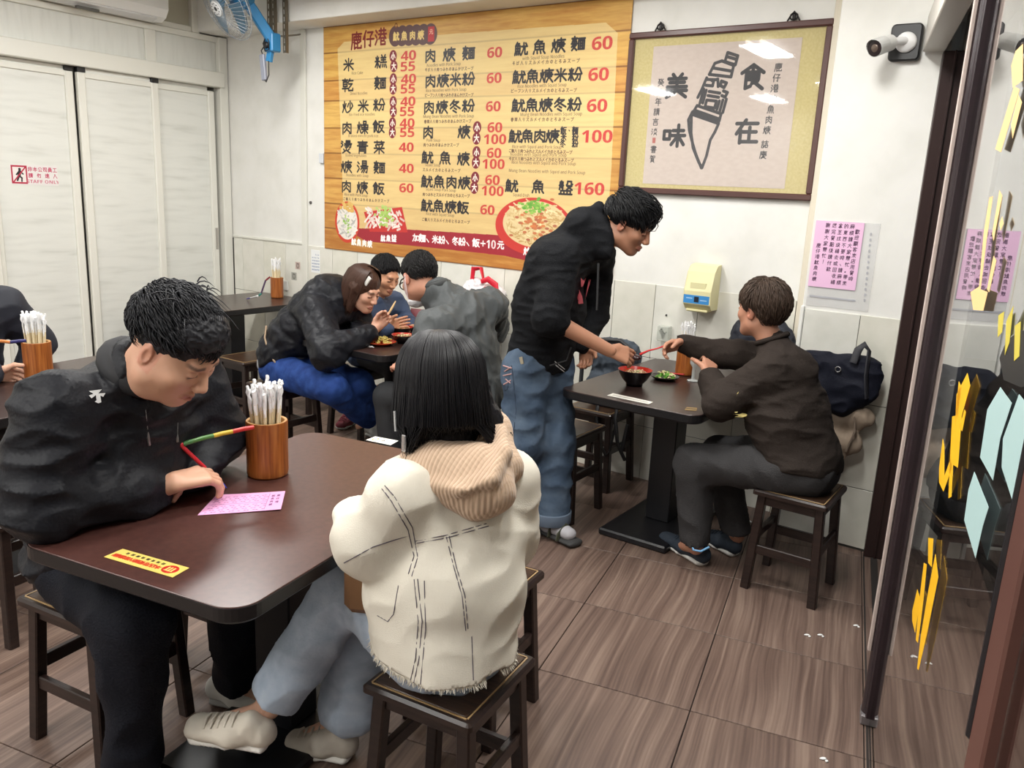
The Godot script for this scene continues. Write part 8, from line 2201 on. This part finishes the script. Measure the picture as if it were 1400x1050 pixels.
# ---------------------------------------------------------------- the family at the middle table
func puffer_woman(skin: Material):
	var base := Vector3(-3.78, 0, -3.12)
	var t := thing("person", "woman in a black puffer jacket and blue jeans eating at the family table", "person", base)
	var H := Vector3(-3.366, 1.03, -3.353)
	var B := axes(Vector3(0.90, -0.38, -0.05), Vector3(0.4, 0.9, 0))
	var J := {pelvis = Vector3(-3.80, 0.55, -3.14), chest = Vector3(-3.62, 0.82, -3.2), neck = Vector3(-3.53, 0.964, -3.309), sr = Vector3(-3.519, 0.887, -3.132), sl = Vector3(-3.55, 0.93, -3.42), er = Vector3(-3.283, 0.722, -2.997), wr = Vector3(-3.195, 0.814, -3.246), el = Vector3(-3.5, 0.72, -3.5), wl = Vector3(-3.4, 0.78, -3.35),
		hr = Vector3(-3.72, 0.53, -3.06), hl = Vector3(-3.72, 0.53, -3.24), kr = Vector3(-3.27, 0.52, -3.02), kl = Vector3(-3.3, 0.5, -3.25), ar = Vector3(-3.396, 0.225, -3.438), al = Vector3(-3.421, 0.266, -3.557), fr = Vector3(-3.48, 0.173, -3.428), fl = Vector3(-3.328, 0.151, -3.526), skin = lin(206, 156, 132)}
	var sk: Color = J.skin
	later("body", t, skin, func(m: MB):
		figure(m, base, J, 0.88)
		soft(m, base, 0.0055, head_shapes(H, B, 0.98, J.neck), [], face_tint(H, B, 0.98, sk, lin(60, 44, 38)))
		soft(m, base, 0.004, [["c", J.wr, Vector3(-3.196, 0.846, -3.292), 0.028, 0.026, 0.01]] + hand_shapes(Vector3(-3.199, 0.831, -3.273), Vector3(-3.175, 0.932, -3.381) - Vector3(-3.199, 0.831, -3.273), Vector3(0.6, -0.5, -0.5), Vector3(-0.3, 0.6, 0.3), 0.95, [0.7, 0.8, 0.85, 0.9], Vector3(0.85, 0.3, 0.6)), [], func(_p): return sk)
		soft(m, base, 0.006, hand_shapes(J.wl, Vector3(1, -0.1, 0.1), Vector3(0, -1, 0), Vector3(0, 0, 1), 0.95, [0.3, 0.3, 0.3, 0.3]), [], func(_p): return sk)
		soft(m, base, 0.008, [["c", J.al + Vector3(0, 0.12, 0), J.al + Vector3(0, -0.02, 0), 0.042, 0.036, 0.01]], [], func(_p): return sk))
	var jm := mat(srgb(27, 28, 33), 0.46); fabric(jm, 60); jm.normal_scale = 0.1
	later("puffer_jacket", t, jm, func(m: MB):
		var X := Vector3(0, 0, 1)
		var up := (J.neck - J.pelvis) as Vector3
		var pr := [["c", J.sr, J.sl, 0.11, 0.105, 0.05], ["c", J.chest + Vector3(0, 0.06, 0), J.neck + Vector3(-0.03, -0.02, 0), 0.13, 0.085, 0.05], ["c", J.neck + Vector3(-0.04, 0.0, -0.05), J.neck + Vector3(-0.04, 0.0, 0.05), 0.07, 0.07, 0.03]]
		# quilted rings up the body and along the sleeves
		for k in 6:
			var c := (J.pelvis as Vector3).lerp(J.neck, 0.12 + 0.15 * k) + Vector3(-0.03, 0.02, 0)
			pr.append(["f", c, c + up * 0.06, 0.165 - 0.006 * absf(k - 2.0), 0.165 - 0.006 * absf(k - 2.0), 0.014, X, 1.25])
		for k in 4:
			var c := (J.sr as Vector3).lerp(J.er, 0.1 + k * 0.28)
			pr.append(["c", c, c + ((J.er - J.sr) as Vector3) * 0.1, 0.1 - 0.003 * k, 0.1 - 0.003 * k, 0.014])
			c = (J.er as Vector3).lerp(J.wr, 0.05 + k * 0.27)
			pr.append(["c", c, c + ((J.wr - J.er) as Vector3) * 0.08, 0.092 - 0.013 * k, 0.09 - 0.013 * k, 0.014])
		pr += limbs(J, "l", [0.095, 0.085, 0.055])
		soft(m, base, 0.0115, pr, [[0.011, up.normalized() * 9.5, J.pelvis], [0.006, Vector3(5, 7, 5), 94, true], [0.004, Vector3(14, 14, 14), 95, true]], null, [[J.pelvis + Vector3(0, 0.02, 0), Vector3(0.35, -0.94, 0), Vector3(-4.3, 0.2, -3.6), Vector3(-3.56, 0.75, -2.8)]]))
	later("shirt_hem", t, mat(srgb(150, 152, 156), 0.85), func(m: MB): soft(m, base, 0.012, [["f", J.pelvis + Vector3(-0.02, 0.02, 0), J.pelvis + Vector3(0.03, 0.03, 0), 0.125, 0.12, 0.04, Vector3(0, 0, 1), 1.25]], [[0.006, Vector3(12, 12, 12), 7]]))
	var sp := MB.new(); sp.tube([Vector3(-3.843, 0.787, -3.043) - base, Vector3(-3.798, 0.73, -2.995) - base, Vector3(-3.746, 0.645, -2.982) - base, Vector3(-3.66, 0.563, -2.992) - base], 0.006, 6)
	put("bag_strap", sp, mat(srgb(150, 128, 104), 0.6), t)
	var dm := mat(Color(1, 1, 1), 0.8)
	dm.albedo_texture = noise_tex(0.03, [srgb(26, 48, 100), srgb(36, 62, 122), srgb(50, 80, 142)], 256, 97)
	fabric(dm, 60); dm.uv1_scale = Vector3(2, 2, 2); dm.normal_scale = 0.08
	later("jeans", t, dm, func(m: MB):
		soft(m, base, 0.0115, [["f", J.pelvis + Vector3(-0.03, -0.02, 0), J.pelvis + Vector3(0.08, -0.02, 0), 0.105, 0.1, 0.05, Vector3(0, 0, 1), 1.45]] + [["c", J.hr, J.kr, 0.1, 0.08, 0.03], ["c", J.kr, (J.kr as Vector3).lerp(J.ar, 0.92), 0.078, 0.062, 0.03], ["c", J.hl, J.kl, 0.1, 0.08, 0.03], ["c", J.kl, (J.kl as Vector3).lerp(J.al, 0.7), 0.076, 0.062, 0.03]], [[0.007, Vector3(6, 6, 6), 104, true]]))
	var wh := mat(srgb(196, 196, 192), 0.6)
	shoe(t, base, Vector3(-3.727, 0, -3.739), Vector3(-3.47, 0, -3.719), Vector3.UP, 1.0, wh, mat(srgb(214, 214, 210), 0.6), 0.008)
	shoe(t, base, Vector3(-3.98, 0, -3.879), Vector3(-3.905, 0, -3.659), Vector3.UP, 1.0, mat(srgb(110, 40, 52), 0.7), wh, 0.008)
	var hr := hair_mat(68, 46, 37, 0.45)
	later("hair", t, hr, func(m: MB):
		soft(m, base, 0.0065, [["e", H + B * Vector3(0, 0.04, -0.025), Basis(B.x * 0.088, B.y * 0.095, B.z * 0.105), 0.01], ["c", H + B * Vector3(0, 0.0, -0.06), H + B * Vector3(0, -0.1, -0.06), 0.08, 0.07, 0.03], ["c", H + B * Vector3(-0.07, 0.02, 0.0), H + B * Vector3(-0.07, -0.12, 0.0), 0.035, 0.022, 0.03], ["c", H + B * Vector3(0.07, 0.02, 0.0), H + B * Vector3(0.07, -0.12, 0.0), 0.035, 0.022, 0.03],
			["-e", H + B * Vector3(0, -0.05, 0.11), Basis(B.x * 0.08, B.y * 0.095, B.z * 0.075), 0.01]], [[0.004, Vector3(40, 14, 40), 3, true]])
		var rng := RandomNumberGenerator.new(); rng.seed = 27
		for k in 800:
			var a := rng.randf_range(0.3, 1.7) * PI
			var dx := sin(a); var dz := cos(a)
			var p2 := []; var rr := []
			for e in 5:
				var ang := e / 4.0 * PI * 0.5
				p2.append(H + B * Vector3(lerpf(dx * 0.02, dx * 0.097, sin(ang)), 0.038 + cos(ang) * 0.103, lerpf(0.01 + dz * 0.03, -0.024 + dz * 0.115, sin(ang))) - base)
			p2.append(H + B * Vector3(dx * 0.1, -0.06, -0.03 + dz * 0.11) - base)
			p2.append(H + B * Vector3(dx * 0.088 + rng.randfn(0, 0.006), -0.13 + rng.randfn(0, 0.012), -0.035 + dz * 0.098) - base)
			for e in 7: rr.append(0.0022 * (1.0 - 0.7 * pow(e / 6.0, 3)))
			var g := rng.randf_range(0.6, 1.5)
			m.tint = Color(g, g, g); m.tube(p2, rr, 4, false)
		m.tint = Color.WHITE)
	var hc := MB.new(); hc.box(Vector3(-0.012, -0.03, -0.005), Vector3(0.012, 0.03, 0.005), 0.003, Transform3D(Basis(Vector3(0, 0, 1), -0.7), H + B * Vector3(-0.06, 0.09, 0.055) - base))
	put("hair_clip", hc, mat(srgb(230, 228, 222), 0.3), t)
	var cs := MB.new(); cs.tube([Vector3(-3.169, 0.918, -3.357) - base, Vector3(-3.174, 0.944, -3.386) - base, Vector3(-3.177, 0.979, -3.418) - base], [0.006, 0.007, 0.004], 6)
	put("food_bite", cs, mat(srgb(200, 168, 120), 0.6), t)
func blue_boy(skin: Material):
	var base := Vector3(-3.72, 0, -3.78)
	var t := thing("person", "small boy in a blue padded jacket looking down at the family table", "person", base)
	var H := Vector3(-3.488, 1.085, -3.659)
	var B := axes(Vector3(0.93, -0.42, 0.1), Vector3(0.4, 0.9, 0))
	var J := {pelvis = Vector3(-3.74, 0.56, -3.77), chest = Vector3(-3.66, 0.80, -3.74), neck = Vector3(-3.551, 0.918, -3.63), sr = Vector3(-3.552, 0.838, -3.52), sl = Vector3(-3.6, 0.87, -3.86), er = Vector3(-3.501, 0.718, -3.446), wr = Vector3(-3.363, 0.781, -3.533), el = Vector3(-3.52, 0.77, -3.88), wl = Vector3(-3.38, 0.78, -3.78),
		hr = Vector3(-3.7, 0.54, -3.7), hl = Vector3(-3.7, 0.54, -3.82), kr = Vector3(-3.42, 0.5, -3.68), kl = Vector3(-3.42, 0.5, -3.84), ar = Vector3(-3.45, 0.2, -3.68), al = Vector3(-3.45, 0.2, -3.84), fr = Vector3(-3.36, 0.16, -3.68), fl = Vector3(-3.36, 0.16, -3.84), skin = lin(206, 152, 120)}
	var sk: Color = J.skin
	later("body", t, skin, func(m: MB):
		figure(m, base, J, 0.72)
		soft(m, base, 0.0055, head_shapes(H, B, 0.92, J.neck, 1.08), [], face_tint(H, B, 0.92, sk, lin(130, 94, 76)))
		soft(m, base, 0.0045, [["c", J.wr, Vector3(-3.369, 0.795, -3.558), 0.026, 0.025, 0.01]] + hand_shapes(Vector3(-3.368, 0.788, -3.544), Vector3(-3.308, 0.822, -3.632) - Vector3(-3.368, 0.788, -3.544), Vector3(0.1, -0.3, 0.9), Vector3(0.1, 0.9, 0.1), 0.9, [0.1, 0.15, 0.2, 0.25]), [], func(_p): return sk)
		soft(m, base, 0.006, hand_shapes(J.wl, Vector3(0.9, 0, 0.2), Vector3(0, -1, 0), Vector3(0, 0, 1), 0.8, [0.3, 0.3, 0.3, 0.3]), [], func(_p): return sk))
	var jm := mat(srgb(66, 80, 106), 0.6); fabric(jm, 60)
	later("padded_jacket", t, jm, func(m: MB):
		soft(m, base, 0.012, [["f", J.pelvis, J.chest + Vector3(0, 0.02, 0), 0.12, 0.12, 0.04, Vector3(0, 0, 1), 1.3], ["c", J.sr, J.sl, 0.085, 0.085, 0.04], ["c", J.chest, J.neck + Vector3(-0.01, -0.01, 0), 0.11, 0.075, 0.04], ["c", J.neck + Vector3(-0.02, -0.02, -0.04), J.neck + Vector3(-0.02, -0.02, 0.04), 0.06, 0.06, 0.02], ["c", J.sr, J.er, 0.078, 0.07, 0.02], ["c", J.er, J.wr, 0.07, 0.05, 0.02], ["c", J.sl, J.el, 0.075, 0.068, 0.02], ["c", J.el, J.wl, 0.066, 0.045, 0.02]], [[0.008, Vector3(0, 11, 0), Vector3(0, 0, 0)], [0.006, Vector3(8, 8, 8), 115, true]]))
	later("trousers", t, mat(srgb(30, 32, 40), 0.8), func(m: MB): soft(m, base, 0.013, [["f", J.pelvis, J.pelvis + Vector3(0.06, 0, 0), 0.08, 0.08, 0.04, Vector3(0, 0, 1), 1.4]] + legs(J, "r", [0.07, 0.06, 0.05]) + legs(J, "l", [0.07, 0.06, 0.05])))
	later("hair", t, hair_mat(24, 23, 25, 0.45), func(m: MB):
		short_hair(m, base, H, B, 0.89, 5, 0.03, 0.03)
		strands(m, base, H, B, 0.9, 700, func(p: Vector3): return p.y > 0.04 and not (p.z > 0.04 and p.y < 0.09) and not (absf(p.x) > 0.05 and p.y < 0.05 and p.z > -0.05), func(p: Vector3): return Vector3(p.x, -0.3, 1.0), 0.035, 0.0026, 45, 0.01, 0.1))
func grey_man(skin: Material):
	var base := Vector3(-2.6, 0, -3.3)
	var t := thing("person", "man in a grey jacket and glasses bending over the family table", "person", base)
	var H := Vector3(-2.798, 1.162, -3.183)
	var B := axes(Vector3(-0.83, -0.46, -0.3), Vector3(-0.45, 0.88, -0.15))
	var J := {pelvis = Vector3(-2.55, 0.56, -3.32), chest = Vector3(-2.62, 0.9, -3.3), neck = Vector3(-2.728, 1.103, -3.214), sl = Vector3(-2.587, 0.943, -3.077), sr = Vector3(-2.587, 1.015, -3.51), el = Vector3(-2.56, 0.701, -2.939), wl = Vector3(-2.704, 0.723, -2.997), er = Vector3(-2.7, 0.85, -3.72), wr = Vector3(-2.92, 0.8, -3.68),
		hl = Vector3(-2.6, 0.54, -3.22), hr = Vector3(-2.6, 0.54, -3.42), kl = Vector3(-2.98, 0.5, -3.16), kr = Vector3(-2.98, 0.5, -3.42), al = Vector3(-2.92, 0.1, -3.14), ar = Vector3(-2.9, 0.1, -3.42), fl = Vector3(-3.02, 0.04, -3.14), fr = Vector3(-3.0, 0.04, -3.42), skin = lin(186, 134, 110)}
	var sk: Color = J.skin
	later("body", t, skin, func(m: MB):
		figure(m, base, J)
		soft(m, base, 0.0055, head_shapes(H, B, 1.04, J.neck), [], face_tint(H, B, 1.04, sk, lin(50, 40, 36)))
		soft(m, base, 0.0042, [["c", J.wl, Vector3(-2.736, 0.725, -3), 0.03, 0.028, 0.01]] + hand_shapes(Vector3(-2.71, 0.727, -2.993), Vector3(-2.859, 0.741, -3.045) - Vector3(-2.71, 0.727, -2.993), Vector3(-0.2, -0.9, -0.2), Vector3(0.3, 0.5, -0.8), 1.0, [0.4, 0.4, 0.45, 0.45]), [], func(_p): return sk)
		soft(m, base, 0.006, hand_shapes(J.wr, Vector3(-1, 0, 0.1), Vector3(0, -1, 0), Vector3(0, 0, 1), 1.0, [0.3, 0.3, 0.3, 0.3]), [], func(_p): return sk))
	var jm := mat(srgb(80, 83, 84), 0.5); fabric(jm, 60); jm.normal_scale = 0.1
	later("jacket", t, jm, func(m: MB):
		var X := ((J.sr - J.sl) as Vector3).normalized()
		soft(m, base, 0.0115, [["f", J.pelvis + Vector3(0.04, -0.02, 0), J.chest + Vector3(0.02, -0.1, 0), 0.145, 0.15, 0.05, X, 1.3], ["f", J.chest + Vector3(0.02, -0.1, 0), J.chest + Vector3(0.01, 0.06, 0.0), 0.15, 0.12, 0.05, X, 1.4], ["c", J.sl, J.sr, 0.09, 0.09, 0.06], ["c", J.chest + Vector3(0, 0.08, 0), J.neck + Vector3(0.03, -0.015, 0), 0.125, 0.078, 0.05],
			["c", J.sl, J.el, 0.09, 0.08, 0.03], ["c", J.el, J.wl, 0.075, 0.045, 0.02], ["c", J.sr, J.er, 0.088, 0.075, 0.03], ["c", J.er, J.wr, 0.07, 0.045, 0.02]],
			[[0.015, Vector3(6, 2.5, 6), 124, true], [0.006, Vector3(11, 7, 11), 125, true]], null, [[J.pelvis + Vector3(0, -0.06, 0), Vector3(0, -1, 0)]]))
	later("collar", t, mat(srgb(52, 54, 54), 0.6), func(m: MB):
		var c := (J.neck as Vector3) + Vector3(0.01, 0.0, 0)
		var pts := []
		for k in 17: pts.append(c + Vector3(cos(TAU * k / 16) * 0.068, 0.012 + cos(TAU * k / 16) * 0.03, sin(TAU * k / 16) * 0.07) - base)
		m.tube(pts, 0.014, 8, false, 1.8))
	later("trousers", t, mat(srgb(34, 35, 38), 0.8), func(m: MB): soft(m, base, 0.013, [["f", J.pelvis + Vector3(0.03, -0.01, 0), J.pelvis + Vector3(-0.06, 0, 0), 0.105, 0.1, 0.05, Vector3(0, 0, 1), 1.45]] + legs(J, "r", [0.095, 0.08, 0.065]) + legs(J, "l", [0.095, 0.08, 0.065])))
	var blk := mat(srgb(34, 34, 36), 0.6)
	shoe(t, base, Vector3(-2.86, 0, -3.13), Vector3(-3.12, 0, -3.12), Vector3.UP, 1.0, blk, blk, 0.009)
	shoe(t, base, Vector3(-2.84, 0, -3.42), Vector3(-3.1, 0, -3.43), Vector3.UP, 1.0, blk, blk, 0.009)
	later("hair", t, hair_mat(26, 24, 24, 0.5), func(m: MB):
		short_hair(m, base, H, B, 1.01, 6, 0.085, 0.03)
		strands(m, base, H, B, 1.0, 1100, func(p: Vector3): return p.y > -0.02 and not (p.z > 0.03 and p.y < 0.085) and not (absf(p.x) > 0.05 and p.y < 0.045 and p.z > -0.05), func(p: Vector3): return Vector3(p.x * 2.0, -0.6, 0.4 if p.z > 0 else -0.5), 0.024, 0.0018, 55, 0.007, 0.2))
	var gl := Node3D.new(); gl.name = "glasses"; t.add_child(gl, true)
	var fm := MB.new()
	for q in [-1.0, 1.0]:
		var pts := []
		for k in 17: pts.append(H + B * Vector3(q * 0.034 + cos(TAU * k / 16) * 0.025, -0.002 + sin(TAU * k / 16) * 0.02, 0.11) - base)
		fm.tube(pts, 0.0032, 6, false)
		fm.tube([H + B * Vector3(q * 0.06, 0.006, 0.108) - base, H + B * Vector3(q * 0.083, 0.006, 0.04) - base, H + B * Vector3(q * 0.086, 0.002, -0.02) - base], 0.0035, 6)
	fm.tube([H + B * Vector3(-0.01, 0.004, 0.112) - base, H + B * Vector3(0.01, 0.004, 0.112) - base], 0.003, 6)
	put("frame", fm, mat(srgb(22, 22, 24), 0.3), gl)
	var mk := MB.new(); mk.tube([H + B * Vector3(0.082, 0.012, -0.015) - base, H + B * Vector3(0.086, -0.02, 0.01) - base, H + B * Vector3(0.07, -0.065, 0.045) - base, H + B * Vector3(0.05, -0.1, 0.06) - base], 0.0032, 6)
	mk.tube([H + B * Vector3(0.088, 0.012, -0.02) - base, H + B * Vector3(0.092, -0.03, -0.012) - base, H + B * Vector3(0.072, -0.085, 0.03) - base], 0.003, 6)
	put("mask_loop", mk, mat(srgb(226, 206, 206), 0.7), t, "pale ear loops of a lowered face mask")
	later("face_mask", t, mat(srgb(224, 224, 228), 0.8), func(m: MB): soft(m, base, 0.006, [["e", H + B * Vector3(0, -0.105, 0.06), Basis(B.x * 0.058, B.y * 0.03, B.z * 0.052), 0.01]], [[0.002, Vector3(30, 60, 30), 4]]))
func edge_person(skin: Material):
	var base := Vector3(-4.05, 0, -1.5)
	var t := thing("person", "person in dark clothes at the left edge with one hand on the table", "person", base)
	var hand := Vector3(-3.588, 0.775, -1.47)
	var H := Vector3(-3.93, 1.2, -1.5)
	var B := axes(Vector3(1, -0.3, 0.1), Vector3(0.3, 1, 0))
	var J := {pelvis = Vector3(-4.07, 0.56, -1.5), chest = Vector3(-4.02, 0.92, -1.5), neck = Vector3(-3.97, 1.08, -1.5), sr = Vector3(-4.0, 1.0, -1.3), sl = Vector3(-4.0, 1.0, -1.7), er = Vector3(-3.82, 0.82, -1.25), wr = hand + Vector3(-0.02, 0.01, 0), el = Vector3(-4.0, 0.82, -1.85), wl = Vector3(-3.95, 0.6, -1.7),
		hr = Vector3(-4.0, 0.55, -1.4), hl = Vector3(-4.0, 0.55, -1.6), kr = Vector3(-3.62, 0.52, -1.38), kl = Vector3(-3.62, 0.52, -1.62), ar = Vector3(-3.66, 0.1, -1.38), al = Vector3(-3.66, 0.1, -1.62), fr = Vector3(-3.55, 0.04, -1.38), fl = Vector3(-3.55, 0.04, -1.62), skin = lin(206, 158, 134)}
	var sk: Color = J.skin
	later("body", t, skin, func(m: MB):
		figure(m, base, J)
		soft(m, base, 0.008, head_shapes(H, B, 1.0, J.neck), [], face_tint(H, B, 1.0, sk, lin(50, 40, 36)))
		soft(m, base, 0.004, hand_shapes(J.wr, Vector3(-3.62, 0.77, -1.546) - J.wr, Vector3(0.1, -1, 0.1), Vector3(0.1, 0.3, -0.9), 0.98, [0.5, 0.6, 0.65, 0.7]), [], func(_p): return sk)
		soft(m, base, 0.006, hand_shapes(J.wl, Vector3(1, 0, 0), Vector3(0, -1, 0), Vector3(0, 0, 1), 0.98, [0.3, 0.3, 0.3, 0.3]), [], func(_p): return sk))
	later("jacket", t, mat(srgb(30, 33, 44), 0.7), func(m: MB): soft(m, base, 0.013, [["f", J.pelvis, J.chest, 0.14, 0.15, 0.05, Vector3(0, 0, 1), 1.3], ["c", J.sr, J.sl, 0.09, 0.09, 0.05], ["c", J.chest, J.neck, 0.13, 0.07, 0.05]] + limbs(J, "r", [0.085, 0.07, 0.045]) + limbs(J, "l", [0.085, 0.07, 0.045]), [[0.008, Vector3(5, 7, 5), 134, true]]))
	later("trousers", t, mat(srgb(26, 28, 36), 0.8), func(m: MB): soft(m, base, 0.013, [["f", J.pelvis, J.pelvis + Vector3(0.08, 0, 0), 0.105, 0.1, 0.05, Vector3(0, 0, 1), 1.45]] + legs(J, "r", [0.095, 0.085, 0.065]) + legs(J, "l", [0.095, 0.085, 0.065])))
	var blk := mat(srgb(34, 34, 36), 0.6)
	shoe(t, base, Vector3(-3.73, 0, -1.38), Vector3(-3.47, 0, -1.37), Vector3.UP, 1.0, blk, blk, 0.01)
	shoe(t, base, Vector3(-3.73, 0, -1.62), Vector3(-3.47, 0, -1.62), Vector3.UP, 1.0, blk, blk, 0.01)
	later("hair", t, hair_mat(26, 24, 24, 0.5), func(m: MB): short_hair(m, base, H, B, 1.03, 6, 0.045, 0.02))
